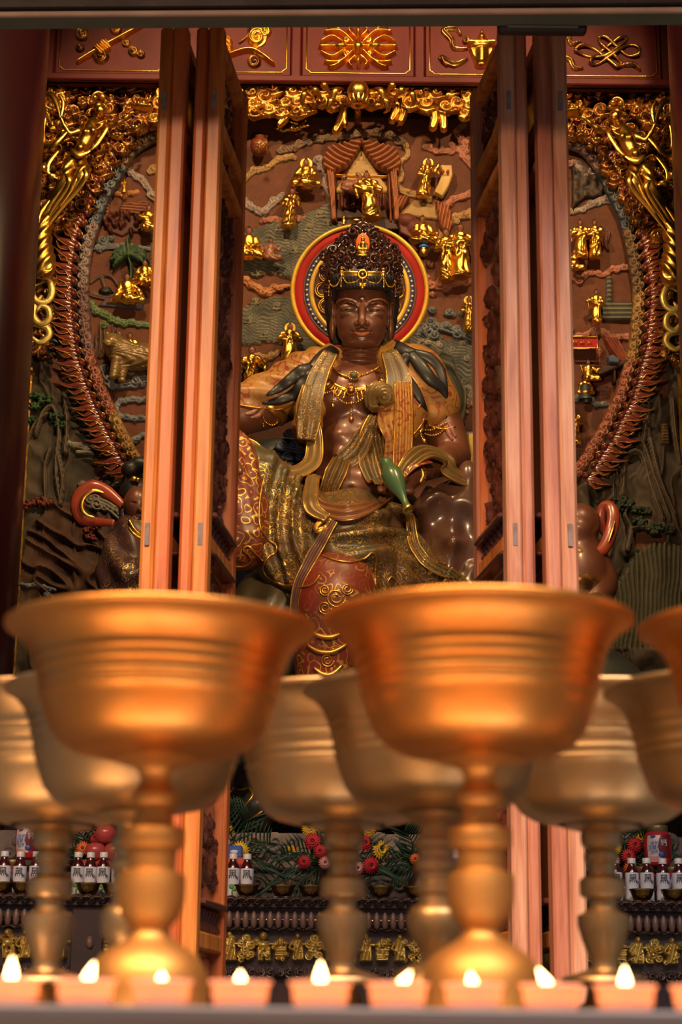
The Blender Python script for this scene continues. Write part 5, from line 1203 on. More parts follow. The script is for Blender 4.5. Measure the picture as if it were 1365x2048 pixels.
for P,r in folds:
    pts=[S0.hit(a,b,-.004) for a,b in crom([np.array(p,float) for p in P],3)]
    n=len(pts); sk.chain(pts,[r*.55*k]+[r*k]*3+[r*.5*k],.035,n=1)
for P,r in (([(560,930),(545,1000),(545,1090),(568,1160)],5),([(585,940),(572,1010),(574,1090),(598,1150)],5),([(612,955),(600,1020),(604,1080)],5),([(660,1058),(720,1050),(790,1046)],5),([(680,1090),(740,1084),(790,1080)],5)):
    pts=[S0.hit(a,b,.012) for a,b in crom([np.array(p,float) for p in P],3)]
    sk.chain(pts,[r*k]*3,.03,sub=True,n=1)
SV,SF=sk.mesh(); mesh_obj('skirt',SV,SF,M['skirt'],stat)
# red inner robe over the raised leg
rd=mk((420,850),(560,1160),.0,.9)
rd.chain([q(455,900,.52),q(480,1000,.52),q(498,1085,.50)],[42*k,46*k,40*k],.05); rd.ell(q(480,1090,.48),(56*k,.13,46*k),.05)
S1=smoothsurf(rd)
for P,r in (([(485,870),(505,930),(512,1000),(520,1080)],7),([(470,900),(485,960),(500,1040),(512,1110)],7),([(465,960),(478,1020),(490,1080)],7),([(470,1000),(470,1060),(480,1115)],6)):
    rd.chain([S1.hit(a,b,-.004) for a,b in crom([np.array(p,float) for p in P],3)],[r*.6*k,r*k,r*k,r*.6*k],.03,n=1)
RV,RF=rd.mesh(); mesh_obj('inner_robe',RV,RF,M['robe_red'],stat)
# knee and shin of the lowered leg in red brocade
kn=mk((570,1080),(780,1480),.1,.95)
kn.ell(q(672,1185,.56),(78*k,.17,78*k),.06); kn.chain([q(665,1210,.56),q(655,1320,.52),q(650,1440,.5)],[66*k,50*k,40*k],.05)
KV,KF=kn.mesh(); mesh_obj('brocade_trouser_leg',KV,KF,M['robe_red'],stat)
ft=mk((590,1400),(720,1560),.2,1.0)
ft.chain([q(650,1430,.5),q(655,1470,.52),q(655,1490,.66),q(655,1500,.78)],[34*k,30*k,28*k,22*k],.04,n=3)
for i in range(5): ft.chain([q(635+10*i,1500,.80),q(633+11*i,1506,.86-.008*i)],[(9-i*.8)*k,(8-i*.8)*k],.006)
fv,ff=ft.mesh(); mesh_obj('bare_foot',fv,ff,M['skin'],stat)
lw=mk((470,1160),(960,1470),-.3,.75,.012)
lw.ell(q(560,1260,.3),(110*k,.22,120*k),.08); lw.ell(q(780,1290,.3),(120*k,.24,130*k),.08); lw.ell(q(890,1300,.1),(80*k,.2,100*k),.06); lw.ell(q(690,1380,.1),(200*k,.25,80*k),.08)
lw.disp(lambda X,Y_,Z:.010*np.sin(45*X+9*np.sin(4*Z)))
LV,LF=lw.mesh(); mesh_obj('lower_drapery',LV,LF,M['olive'],stat)
# shoulder cape, left and right
cl=mk((430,690),(660,900),-.2,.5)
cl.chain([q(664,728,.02),q(610,762,.06),q(545,788,.10),q(470,802,.14)],[34*k,53*k,40*k,24*k],.04); cl.ell(q(600,785,.03),(58*k,.16,50*k),.04); cl.chain([q(628,770,.13),q(618,830,.15),q(612,870,.14)],[28*k,26*k,18*k],.03)
cl.disp(lambda X,Y_,Z:.006*np.sin(70*(X*.45+Z)+5*np.sin(6*X)))
CLV,CLF=cl.mesh(); mesh_obj('shoulder_cape',CLV,CLF,M['robe_orange'],stat)
cr=mk((770,680),(940,900),-.2,.5)
cr.chain([q(782,722,.03),q(832,752,.05),q(862,796,.05),q(874,826,.05)],[36*k,52*k,44*k,36*k],.04); cr.ell(q(835,790,.05),(50*k,.15,50*k),.04); cr.chain([q(800,770,.14),q(812,830,.17),q(812,850,.17)],[30*k,34*k,26*k],.03)
cr.disp(lambda X,Y_,Z:.006*np.sin(60*(X*.8+Z*.6)+5*np.sin(6*X)))
CRV,CRF=cr.mesh(); mesh_obj('shoulder_cape',CRV,CRF,M['robe_orange'],stat)
SB=Surf([(BV,BF)]); SA=Surf([(BV,BF),(SV,SF),(RV,RF),(KV,KF),(CLV,CLF),(CRV,CRF)]); SC_=Surf([(CLV,CLF),(CRV,CRF),(BV,BF)])
# collar lapels and hanging orange bands
fribbon([q(662,705,.19),q(640,745,.24),q(626,790,.28),q(618,840,.29),q(613,880,.27)],[13,17,20,22,16],'sash','collar_band',stat,2,.06,.10)
fribbon([q(778,702,.19),q(796,745,.25),q(800,790,.28),q(806,850,.28)],[14,22,25,18],'sash','collar_band',stat,2,.06,.10)
fribbon([q(806,765,.29),q(808,830,.31),q(806,900,.30),q(802,968,.28)],[15,17,17,14],'robe_orange','hanging_band',stat,3,.22,.10)
fribbon([q(786,800,.29),q(782,840,.30),q(790,880,.28),q(786,935,.24)],[18,26,17,18],'robe_orange','hanging_band',stat,2,.12,.10)
fribbon([q(615,770,.27),q(606,815,.28),q(600,850,.25)],[8,14,5],'tan','hanging_band',stat,2,.2,.12)
# big loop of tan cloth at the left of the waist
fribbon([q(628,850,.22),q(630,890,.25),q(624,925,.30),q(595,944,.36),q(560,944,.40),q(530,925,.44),q(505,895,.47),q(470,878,.48)],[12,15,17,17,17,16,15,12],'tan','looped_scarf',stat,1,.25,.2,flatref=(0,-1,.6))
# belt and its fold, tie and loops
frs(SA,[(618,990),(640,1016),(690,1026),(740,1014),(775,994)],[9,15,17,14,8],'belt','waist_belt',2,.18,.15,.025)
frs(SA,[(636,960),(622,985),(626,1018),(655,1036)],[8,13,13,8],'tan','belt_fold',1,.2,.2,.05)
frs(SA,[(668,1040),(650,1070),(628,1110),(600,1160),(590,1205),(592,1240)],[8,9,10,8,7,12],'brown_silk','tie_ribbon',2,.2,.12,.02)
MB().tube(path(SA,[(664,1040),(648,1040),(634,1052),(636,1062),(650,1054),(660,1042)],.035),[.004,.012,.013,.012,.004],8,.4).build('tie_loop',M['hem'],stat)
MB().sph(q(676,1048,.47),(8*k,.02,6*k)).sph(q(688,1052,.47),(8*k,.02,7*k)).build('tie_knot',M['pinkish'],stat)
# green-gold sash: bow, knot and three tails
frs(SB,[(752,832),(744,870),(750,905),(762,945),(764,958)],[12,22,21,17,6],'sash','sash_tail',3,.20,.12,.05)
frs(SB,[(742,842),(722,885),(700,915),(676,926),(664,926)],[10,20,25,20,10],'sash','sash_tail',2,.18,.12,.035)
frs(SB,[(684,918),(672,945),(660,975),(654,1002),(652,1012)],[16,20,17,21,14],'sash','sash_tail',3,.26,.12,.06)
frs(SB,[(735,890),(738,930),(752,962),(758,968)],[14,18,14,6],'sash','sash_tail',2,.18,.12,.03)
kt=SDF(q(700,850,.1)+np.array([0,-.5,0]),q(810,750,.1)+np.array([0,.1,0]),.0045)
kt.chain([q(748,814,.29),q(742,796,.30),q(748,782,.32),q(762,779,.33),q(773,786,.33),q(776,797,.32),q(768,804,.31)],[7*k,10*k,11*k,11*k,9*k,8*k,5*k],.02)
kt.ell(q(752,822,.31),(15*k,.045,8*k),.01)
kc=q(770,800,.3)
kt.disp(lambda X,Y_,Z:.0035*np.sin(np.hypot(X-kc[0],Z-kc[2])*420))
kt.build('sash_knot',M['tan'],stat)
# sleeve cloth lying over the forearm
fribbon([q(800,952,.52),q(822,922,.50),q(850,905,.42),q(884,915,.34),q(905,945,.30),q(935,962,.26),q(962,950,.24)],[8,17,24,24,22,17,8],'tan','forearm_scarf',stat,3,.26,.16,flatref=(0,-1,.8))
fribbon([q(806,955,.53),q(830,930,.52),q(858,922,.45)],[4,8,10],'robe_red','cuff_lining',stat,1,.1,.2,flatref=(0,-1,.8),hem=False)
frs(SA,[(815,1025),(826,1080),(850,1120),(890,1145),(925,1150)],[6,9,10,10,9],'sash','trailing_scarf',2,.18,.12,.02)
frs(SA,[(895,1148),(915,1172),(930,1205)],[16,22,20],'sash','scarf_end',5,.2,.10,.02)
# gilded hems traced over the cloth
def hem(P,up=.006,r=.0048,name='gilded_hem',S_=None): 
    return MB().tube(path(S_ or SA,P,up,6),[r*.7,r,r,r*.7],7).build(name,M['hem'],stat)
hem([(466,1132),(488,1133),(503,1122),(498,1110),(488,1102),(490,1094),(500,1094),(512,1108),(526,1122)])
hem([(530,950),(520,1000),(520,1050),(536,1078),(552,1090),(552,1104),(538,1114),(528,1130),(532,1150),(556,1166),(590,1174),(622,1170),(640,1150)])
hem([(636,1106),(664,1118),(700,1124),(728,1118),(744,1106),(753,1114),(751,1140),(752,1170),(764,1196)])
hem([(800,1192),(782,1180),(776,1166),(784,1154),(796,1164),(808,1178),(826,1184),(846,1176),(856,1164),(870,1172),(880,1186)])
hem([(814,1034),(824,1075),(844,1110),(876,1136),(910,1142)]); hem([(874,1124),(890,1130),(920,1148),(955,1158)])
hem([(470,808),(520,816),(562,818),(592,806),(602,812),(606,830),(604,852)],S_=SC_); hem([(842,770),(846,800),(838,815)],S_=SC_,r=.003); hem([(800,872),(822,872),(842,852),(850,838),(862,852),(888,858),(912,852)],S_=SC_)
hem([(614,700),(560,750)],S_=SC_,r=.002)
# bead strings and jewellery
def beads(P,r=.0055,up=.006,name='bead_string',S_=None,drop=None):
    pts=path(S_ or SC_,P,up,14); L=np.r_[0,np.cumsum(np.linalg.norm(np.diff(pts,axis=0),axis=1))]; mb=MB()
    for s in np.arange(0,L[-1],r*2.05):
        mb.sph([np.interp(s,L,pts[:,i]) for i in range(3)],r,7,5)
    if drop: mb.sph(pts[-1],drop,9,7)
    return mb.build(name,M['gold'],stat)
MB().tube(path(SC_,[(662,728),(674,744),(690,752),(700,753)],.006),[.003,.0065,.006],7).build('necklace_cord',M['gold'],stat)
beads([(716,752),(736,746),(752,738),(762,730)],.0058)
MB().tube(path(SC_,[(655,752),(672,770),(700,780),(735,774),(760,752)],.004),[.003,.009,.011,.009,.003],8,.5).build('collar_crescent',M['gold'],stat)
mb=MB()
for i in range(15):
    t=i/14; x=652+110*t; y=755+30*math.sin(PI*min(1,t*1.02)); a=PI*(.5+ (0.5-t)*.9)
    if abs(x-703)<9: continue
    P=[(x,y),(x+8*math.cos(a)*(.5),y+8),(x+15*math.cos(a),y+17*math.sin(a))]
    MB().tube(path(SC_,P,.005,3),[.0045,.0075,.003],6,.6).build('collar_ray',M['gold'],stat)
def jewel(u,v,r,ry,name,inner,up=.012,S_=None):
    c=(S_ or SC_).hit(u,v,up); mb=MB(); n=16
    for i in range(n): a=2*PI*i/n; mb.sph(c+np.array([math.cos(a)*r*k,-.002,math.sin(a)*ry*k]),.0045,6,5)
    o=mb.build(name,M['gold'],stat); MB().sph(c+np.array([0,-.004,0]),(r*.72*k,.012,ry*.72*k),14,10).build('jewel_boss',M[inner],o)
jewel(708,751,11,8,'oval_brooch','vase',.016); jewel(703,779,11,11,'round_medallion','gold_old',.022)
beads([(650,786),(662,783),(670,776)]); beads([(670,779),(676,796),(690,806),(702,806),(716,804),(730,792),(736,774)]); beads([(668,780),(667,796),(666,812)],.0045,drop=.009); beads([(703,790),(703,812),(703,838)],.0052,drop=.012); beads([(737,778),(737,792),(737,803)],.0045,drop=.008)
MB().sph(SC_.hit(703,806,.008),.011,9,7).sph(SC_.hit(670,777,.008),.010,9,7).sph(SC_.hit(736,773,.008),.010,9,7).build('bead_junctions',M['gold'],stat)
MB().tube(path(SB,[(528,800),(545,812),(560,830),(560,850)],.004),[.012,.03,.03,.015],10,.35).build('armlet_plate',M['gold_old'],stat)
beads([(534,812),(526,826),(530,842),(542,850),(552,848)],S_=SB); beads([(554,846),(560,842)],.009,S_=SB); beads([(486,808),(500,806),(516,802)],S_=SB); beads([(480,800),(495,801),(512,798)],S_=SB); beads([(527,848),(528,856)],.007,S_=SB)
MB().tube(path(SB,[(836,838),(850,840),(872,838),(893,830)],.004),[.012,.018,.02,.012],8,.4).build('armlet_plate',M['gold_old'],stat)
beads([(842,858),(862,860),(880,852),(892,846)],S_=SB); beads([(842,862),(858,870),(878,868),(893,852)],S_=SB); beads([(842,864),(844,874),(849,882)],S_=SB,drop=.011)
for P in ([(898,846),(905,860),(912,874)],[(894,850),(898,866),(906,880)],[(516,815),(505,825),(490,828)],[(524,816),(518,830),(500,835)],[(526,812),(522,822),(512,838)]): MB().tube(path(SB,P,.002),[.008,.013,.006],7,.6).build('arm_ribbon',M['pinkish'],stat)
beads([(838,926),(847,934),(852,946),(850,958),(844,966)],.006,S_=SB); MB().tube(path(SB,[(832,926),(843,936),(847,950),(840,966)],.003),[.006,.011,.011,.006],8,.6).build('bracelet',M['gold_old'],stat)
# black hair ribbons over the shoulders
def lock(P,w,name='hair_lock'):
    MB().tube(path(SC_,P,.016,6,.2),[x*k for x in w],10,.45).build(name,M['hair'],stat)
MB().tube(crom([q(668,700,.10),q(652,712,.15),q(636,726,.19),q(628,738,.20)],6),[.03,.038,.032,.034],12,.6).build('hair_roll',M['hair'],stat)
MB().tube(crom([q(786,688,.08),q(800,698,.13),q(816,706,.16),q(832,712,.16)],6),[.03,.036,.032,.03],12,.6).build('hair_roll',M['hair'],stat)
lock([(632,735),(605,742),(580,760),(556,778),(534,790)],[12,14,12,9,2]); lock([(634,738),(612,758),(590,786),(560,800),(526,806)],[12,12,12,9,2]); lock([(636,738),(632,770),(620,805),(606,838),(600,856)],[12,15,13,9,2])
lock([(818,708),(804,728),(806,752),(828,778),(842,800),(856,822)],[9,14,15,11,8,2]); lock([(822,706),(842,732),(862,758),(884,776),(894,796)],[10,14,13,10,2]); lock([(830,706),(858,716),(880,742),(894,790)],[8,12,12,3])
# ---------------------------------------------------------------- head, in its own tilted frame (units: photo pixels)
KH=mpp(724,630,YS-.12); HM=Matrix.Translation(tuple(q(724,630,.14))) @ Matrix.Rotation(R(21),4,'X') @ Matrix.Scale(KH,4)
hd=SDF((-70,-92,-80),(70,90,95),1.25)
hd.ell((0,12,20),(53,66,70),14); hd.ell((0,-4,-11),(51,54,52),12)
for s_ in (-1,1):
    hd.ell((s_*23,-35,-15),(22,20,25),12); hd.ell((s_*23,-22,-38),(23,25,18),12)
hd.ell((0,-42,-48),(16,13,11),9); hd.ell((0,-22,-55),(37,30,12),7)
hd.ell((0,-46,-30),(20,14,16),8)
for s_ in (-1,1):
    hd.ell((s_*27,-68,12),(21,10,9),9,sub=True)
    hd.ell((s_*26,-47.5,13),(19,11,10.5),3); hd.ell((s_*26,-47,2),(19,9,6),5)
    hd.chain([(s_*13,-56.5,8.6),(s_*20,-58,7.4),(s_*27,-57.8,7.6),(s_*35,-54,10),(s_*42,-48,14)],[1.1,1.3,1.2,1.1,.8],1.0,sub=True,n=4)
    hd.chain([(s_*7.5,-60,14),(s_*10,-60,21),(s_*20,-58.5,27.5),(s_*34,-53,30),(s_*45,-44,27),(s_*51,-36,22)],[2.2,2.4,2.3,2.2,1.8,1.0],3.5,n=4)
    hd.ell((s_*9.5,-63.5,-17.5),(5.8,7,5.2),3.0)
    hd.ell((s_*5,-66,-22.5),(2.6,3.5,2.2),1.2,sub=True)
    hd.ell((s_*58,4,6),(6,13,25),4); hd.ell((s_*58,0,-28),(6.5,9,22),4); hd.ell((s_*62.5,1,8),(3.5,7,16),2,sub=True); hd.chain([(s_*60,-8,24),(s_*63,4,30),(s_*63,12,18),(s_*61,8,-2)],[2.6,3,2.6,2.2],1.5)
hd.chain([(0,-55,30),(0,-60,14),(0,-66,-4),(0,-71,-15)],[4.5,4.2,5.2,6.6],5,n=4); hd.ell((0,-72.5,-17),(7.2,7,6),2.5)
hd.ell((0,-64,-27),(2,3,4.5),2,sub=True)
hd.chain([(-17,-53,-31.5),(-8,-60,-30),(-2.5,-62,-28.6),(0,-61.5,-29.6),(2.5,-62,-28.6),(8,-60,-30),(17,-53,-31.5)],[1.4,2.8,3.0,2.8,3.0,2.8,1.4],2.2,n=3)
hd.ell((0,-62,-43.5),(12,6,3),5,sub=True); 
for s_ in (-1,1): hd.ell((s_*19,-53.5,-32),(2,3,2.2),2,sub=True)
FV,FF=hd.mesh(); hm=np.array(HM); FVw=FV@hm[:3,:3].T+hm[:3,3]
head=mesh_obj('head',FVw,FF,M['skin'],stat)
def hmb(mb,name,m,parent=None): 
    o=mb.build(name,M[m],None); o.data.transform(HM); par(o,parent or head); return o
lp=SDF((-24,-80,-50),(24,-40,-22),.7); lp.chain([(-14,-55.5,-34.5),(-6,-60.5,-37),(0,-61.5,-38),(6,-60.5,-37),(14,-55.5,-34.5)],[1.5,3.6,4.2,3.6,1.5],2,n=4)
lv,lf=lp.mesh(); mesh_obj('lower_lip',lv@hm[:3,:3].T+hm[:3,3],lf,M['lip'],head)
S_H=Surf([(FVw,FF)])
for s_ in (-1,1):
    P=[(724+s_*13,621.2),(724+s_*20,622.6),(724+s_*27,622.3),(724+s_*35,619.5),(724+s_*42,616)]
    MB().tube(path(S_H,[(724+s_*8,613),(724+s_*13,606),(724+s_*22,601.5),(724+s_*34,601),(724+s_*44,604.5),(724+s_*51,610)],.0004,5,.2),[.0012,.0030,.0034,.0028,.0012],6,.5).build('dark_brow_line',M['crown'],head)  # dark tube drawn in for the dark groove under the brow ridge
    MB().tube(path(S_H,P,.0006,5,.2),[.0012,.003,.003,.0026,.0008],6).build('eye_line',M['eye'],head)
MB().sph(S_H.hit(723,601,.0),.0065,10,8).build('forehead_mark',M['crown'],head)
# hair cap
hc=SDF((-90,-80,-60),(90,95,215),2.2)
hc.ell((0,14,72),(64,68,44),10); hc.chain([(-60,16,66),(-60,32,24),(-56,42,-20),(-48,48,-60)],[15,13,12,10],8); hc.chain([(60,16,66),(60,32,24),(56,42,-20),(48,48,-60)],[15,13,12,10],8)
hc.chain([(-52,-26,56),(-28,-47,58),(0,-54,59),(28,-47,58),(52,-26,56)],[8,8,8,8,8],5); hc.chain([(-54,-28,70),(-28,-48,72),(0,-55,73),(28,-48,72),(54,-28,70)],[9,8,8,8,9],6)
hv,hf=hc.mesh(); hc.disp(lambda X,Y_,Z:.7*np.sin(.9*X+.25*Z)); hv,hf=hc.mesh(); mesh_obj('hair',hv@hm[:3,:3].T+hm[:3,3],hf,M['hair'],head)
# carved crown
cw=SDF((-95,-75,60),(95,70,210),2.2)
cw.ell((0,-6,104),(62,38,40),12); cw.ell((0,-8,138),(38,28,36),12); cw.ell((-58,10,92),(20,34,46),10); cw.ell((58,10,92),(20,34,46),10)
cw.disp(lambda X,Y_,Z:1.6*np.sin(.55*X+3*np.sin(.11*Z))*np.sin(.5*Z))
cv,cf=cw.mesh(); crown=mesh_obj('carved_crown',cv@hm[:3,:3].T+hm[:3,3],cf,M['crown'],stat)
CS=BVHTree.FromPolygons([tuple(a) for a in cv.tolist()],[tuple(a) for a in cf.tolist()])
r=np.random.RandomState(12); cur=[]
def curl3(c,rad,nrm,s_,turns=1.4,tr=.27):
    nrm=np.array(nrm,float); nrm/=np.linalg.norm(nrm); a=np.cross(nrm,(0,0,1.)); a/=np.linalg.norm(a); b=np.cross(nrm,a)
    ph=r.uniform(0,6.3); P=[];Rr=[]
    for i in range(22):
        t=i/21; ang=ph+s_*turns*2*PI*t; rr_=rad*(1-.80*t); P.append(np.array(c)+a*math.cos(ang)*rr_+b*math.sin(ang)*rr_+nrm*(rad*.55*t)); Rr.append(rad*tr*(1.0-.25*t)*(0.4 if i==0 else 1))
    return MB().tube(P,Rr,7,1,nrm)
n=0; tries=0; pts=[]
crown_curls=MB()
while n<60 and tries<5000:
    tries+=1; x=r.uniform(-80,80); z=r.uniform(78,168)
    lim=76 if z<116 else 76-(z-116)*1.0
    if abs(x)>lim: continue
    if abs(x)<17 and 112<z<162: continue
    qd=r.uniform(10,15)
    if any(math.hypot(x-a,z-b)<(qd+c)*.66 for a,b,c in pts): continue
    h=CS.ray_cast(Vector((x,-150,z)),Vector((0,1,0)))
    if h[0] is None: c=np.array([x,5-abs(x)*.0,z]); nr=np.array([x/60,-1,.2])
    else: c=np.array(h[0])-np.array([0,1,0]); nr=np.array(h[1])+np.array([0,-.8,0]); 
    if nr[1]>0: nr=-nr
    pts.append((x,z,qd)); n+=1
    o=curl3(c,qd,nr,1 if r.rand()<.5 else -1); crown_curls.V+= [v for v in o.V]; 
    for f in o.F: crown_curls.F.append([i+crown_curls.n for i in f])
    crown_curls.n+=o.n
hmb(crown_curls,'crown_curls','crown',crown)
mb=MB()
for (x,z,qd) in ((0,188,5),(-14,172,9),(13,172,9),(-28,168,5),(28,168,5),(-38,155,8),(38,155,8),(-50,146,5.5),(50,146,5.5),(-56,130,9),(57,130,9),(-67,116,8),(68,116,8),(0,176,8),(-28,150,10),(28,150,10)):
    o=curl3((x,-6,z),qd,(x/120,-1,.15),1 if x>0 else -1); mb.V+=o.V
    for f in o.F: mb.F.append([i+mb.n for i in f])
    mb.n+=o.n; mb.sph((x,-6,z),(qd*.5,qd*.5,qd*.5),8,6)
mb.tube(crom([(-58,-4,122),(-40,-4,146),(-18,-6,165),(0,-6,180),(18,-6,165),(40,-4,146),(58,-4,122)],5),[6,8,8,7,8,8,6],8,.6)
hmb(mb,'crown_crest','crown',crown)
# hair side curls
for s_ in (-1,1):
    mb=MB()
    for i in range(17):
        z=38+r.uniform(0,62); o=curl3((s_*(66+r.uniform(-4,9)),-16+r.uniform(-6,20),z),r.uniform(6,9.5),(s_*.6,-1,.1),s_); mb.V+=o.V
        for f in o.F: mb.F.append([j+mb.n for j in f])
        mb.n+=o.n
    hmb(mb,'side_curls','crown',crown)
# gold diadem band, ring, pendant and swags
for s_ in (-1,1):
    hmb(MB().tube(crom([(s_*6,-62,78),(s_*22,-59,79),(s_*39,-50,78)],6),[7,7,7],4 if False else 10,.35),'diadem_plate','gold',crown)
    hmb(MB().sph((s_*41,-51,84),(5,4,3)).sph((s_*41,-52,78),(4,4,4)).sph((s_*41,-51,90),(4,4,2.4)),'diadem_stud','gold',crown)
    for P in ([(s_*38,-54,72),(s_*30,-60,62),(s_*14,-65,64),(s_*4,-66,72)],[(s_*42,-53,74),(s_*50,-44,58),(s_*60,-34,56),(s_*66,-24,66)],[(s_*41,-56,74),(s_*42,-58,64),(s_*42,-58,55)],[(s_*64,-28,66),(s_*66,-26,52),(s_*66,-24,38)]):
        m2=MB(); Q=np.array(crom([np.array(p,float) for p in P],10)); L=np.r_[0,np.cumsum(np.linalg.norm(np.diff(Q,axis=0),axis=1))]
        for a in np.arange(0,L[-1],2.7): m2.sph([np.interp(a,L,Q[:,i]) for i in range(3)],1.35,6,5)
        m2.sph(Q[-1],2.3,7,5); hmb(m2,'bead_swag','gold',crown)
hmb(MB().tube([(8*math.cos(a),-66,79+8*math.sin(a)) for a in np.linspace(0,2*PI,20,endpoint=False)],2.6,7,closed=True).sph((0,-66,79),(3,3,3)),'diadem_ring','gold',crown)
hmb(MB().tube([(0,-67,72),(0,-67,62)],1.2,6).sph((-4,-66,58),(5,3.5,4.5)).sph((4,-66,58),(5,3.5,4.5)).sph((0,-66,54),(4.5,3.5,5)),'heart_pendant','gold',crown)
# little seated figure in the crown
hmb(MB().lathe([(0,0),(12.5,0),(14,2),(12,3.5),(0,3.5)],(0,0,0),24,M=Matrix.Translation((0,-44,139))@Matrix.Scale(1.45,4,(0,0,1))@Matrix.Rotation(PI/2,4,'X'),cap=False),'flame_niche','orange',crown)
bd=SDF((-16,-66,112),(16,-38,166),.8); bd.ell((0,-52,122),(12,7,5),3); bd.cap((0,-50,124),(0,-50,138),6.5,6,3); bd.cap((-6,-50,138),(6,-50,138),3,3,2); bd.cap((-7,-50,137),(-8,-54,128),2.6,2.4,1.5); bd.cap((7,-50,137),(8,-54,128),2.6,2.4,1.5); bd.cap((-8,-54,128),(0,-58,127),2.4,2,1.5); bd.cap((8,-54,128),(0,-58,127),2.4,2,1.5); bd.ell((0,-51,147),(4.2,4.2,5),1); bd.ell((0,-51,153),(2.2,2.2,2.5),1); bd.ell((0,-52,116),(13,8,3),2)
bv,bf=bd.mesh(); mesh_obj('crown_buddha',bv@hm[:3,:3].T+hm[:3,3],bf,M['gold'],crown)
# ---------------------------------------------------------------- halo
HY=.0-.42; hcx=q(720,582,HY); rk_=mpp(720,580,YS-HY)
halo=empty('round_halo',hcx,'large round vermilion halo with gold rim and blue pearl ring behind the statue head','halo')
HMx=Matrix.Translation(tuple(hcx)) @ Matrix.Rotation(R(6),4,'X') @ Matrix.Rotation(PI/2,4,'X') @ Matrix.Scale(rk_,4)
def ring(name,pr,m): return MB().lathe(pr,n=96,M=HMx,cap=False).build(name,M[m],halo)
ring('back_plate',[(0,-6),(138,-6),(138,0),(0,0)],'halo_brown')
ring('gold_rim',[(129.5,0),(130.5,5),(134.5,7),(138.5,5),(139.5,-6)],'halo_gold')
ring('red_band',[(113,1),(114,2),(130,2),(130.5,0)],'halo_red')
ring('umber_ring',[(109.5,1),(110.5,3.5),(113.5,3.5),(114.5,1)],'halo_brown')
ring('blue_band',[(101,1),(101.5,2),(110,2),(110.5,0)],'halo_blue')
ring('gold_ring',[(92,1),(93,4),(100.5,4),(101.5,1)],'halo_gold')
mb=MB()
for i in range(14):
    a=2*PI*i/14; c=np.array([math.cos(a)*74,math.sin(a)*74,1])
    for rad,z_ in ((15,2),(11,3.5)):
        P=[c+np.array([math.cos(b)*rad,math.sin(b)*rad,z_]) for b in np.linspace(a-2.0,a+2.0,14)]
        P=[np.array(HMx@Vector(p.tolist())) for p in P]; mb.tube(P,rk_*(1.8 if rad==15 else 1.5),6)
mb.build('petal_scallops',M['gold_old'],halo)
pr0=None
for i in range(64):
    a=2*PI*i/64; c=np.array(HMx@Vector((math.cos(a)*105.7,math.sin(a)*105.7,3)))
    if pr0 is None: 
        pr0=MB().sph((0,0,0),rk_*2.5,9,7).build('pearl',M['pearl']); o=pr0
    else: o=pr0.copy(); COL.objects.link(o)
    o.location=tuple(c); o.parent=halo; o.matrix_parent_inverse=halo.matrix_basis.inverted()
MB().tube([hcx+np.array([0,.02,-.1]),np.array([hcx[0],YW-.08,hcx[2]-.1])],.03,8).build('wall_bracket',M['dark'],halo)
# ---------------------------------------------------------------- vase
def orient(a,b):
    z=Vector((np.array(b)-np.array(a)).tolist()).normalized(); return Matrix.Translation(tuple(a)) @ z.to_track_quat('Z','Y').to_matrix().to_4x4()
va,vb=q(771,921,.52),q(818,1020,.64); VM=orient(va,vb); L=float(np.linalg.norm(vb-va))
vz=empty('green_vase',va,'slender green glazed vase held upside down in the statue hand','vase')
MB().lathe([(0,0),(10*k,.0),(12*k,.012),(11.5*k,.02),(14*k,.05),(19*k,.25*L),(20*k,.36*L),(17*k,.5*L),(11*k,.64*L),(7*k,.78*L),(6.5*k,.88*L),(9*k,.97*L),(10*k,L),(7.5*k,L),(5*k,.95*L)],n=32,M=VM,cap=False).build('vase_body',M['vase'],vz)
MB().lathe([(7.4*k,L+.001),(10.2*k,L+.001),(10.4*k,L-.008)],n=32,M=VM,cap=False).build('gilded_lip',M['gold'],vz)
MB().lathe([(0,L-.01),(7.4*k,L-.004)],n=32,M=VM,cap=False).build('vase_mouth',M['gold_old'],vz)
# ---------------------------------------------------------------- rocks
rk=mk((810,930),(1010,1260),-.55,.5,.012)
rng=np.random.RandomState(5)
rk.ell(q(925,1030,.10),(82*k,.20,70*k),.04); rk.ell(q(900,1110,.08),(70*k,.2,80*k),.04); rk.ell(q(960,1120,.05),(60*k,.2,110*k),.04)
for i in range(22):
    x,y=rng.uniform(850,1000),rng.uniform(965,1210); rk.ell(q(x,y,.22+rng.uniform(-.04,.05)),(rng.uniform(14,30)*k,.07,rng.uniform(18,45)*k),.03)
for i in range(16):
    x,y=rng.uniform(860,990),rng.uniform(985,1200); rk.ell(q(x,y,.33),(rng.uniform(9,20)*k,.06,rng.uniform(14,34)*k),.035,sub=True)
t=empty('brown_rock_seat',q(925,1250,.0),'glossy brown carved rock under the statue forearm at the right','rock'); rk.build('rock_body',M['rock'],t)
rk=SDF((q(400,1000,0)[0],YS-.55,q(700,1700,0)[2]),(q(1010,1000,0)[0],YS+.75,q(700,850,0)[2]),.02)
rk.ell(q(640,1180,-.45),(260*k,.28,300*k),.1); rk.ell(q(560,960,-.35),(90*k,.18,110*k),.05)
rk.ell(q(700,1540,.0),(300*k,.42,150*k),.1)
for i in range(40):
    x,y=rng.uniform(430,980),rng.uniform(1400,1640); rk.ell(q(x,y,.36+rng.uniform(-.1,.06)),(rng.uniform(20,50)*k,.12,rng.uniform(20,50)*k),.05)
rk.disp(lambda X,Y_,Z:.012*np.sin(14*X+4*np.sin(9*Z))*np.cos(16*Z+3*X))
t=empty('dark_green_boulder',q(700,1690,.0),'dark green rock base with gold lines beneath the seated statue','rock'); rk.build('rock_body',M['rock_dark'],t)
DV,DF=rk.mesh(); SD=Surf([(DV,DF)])
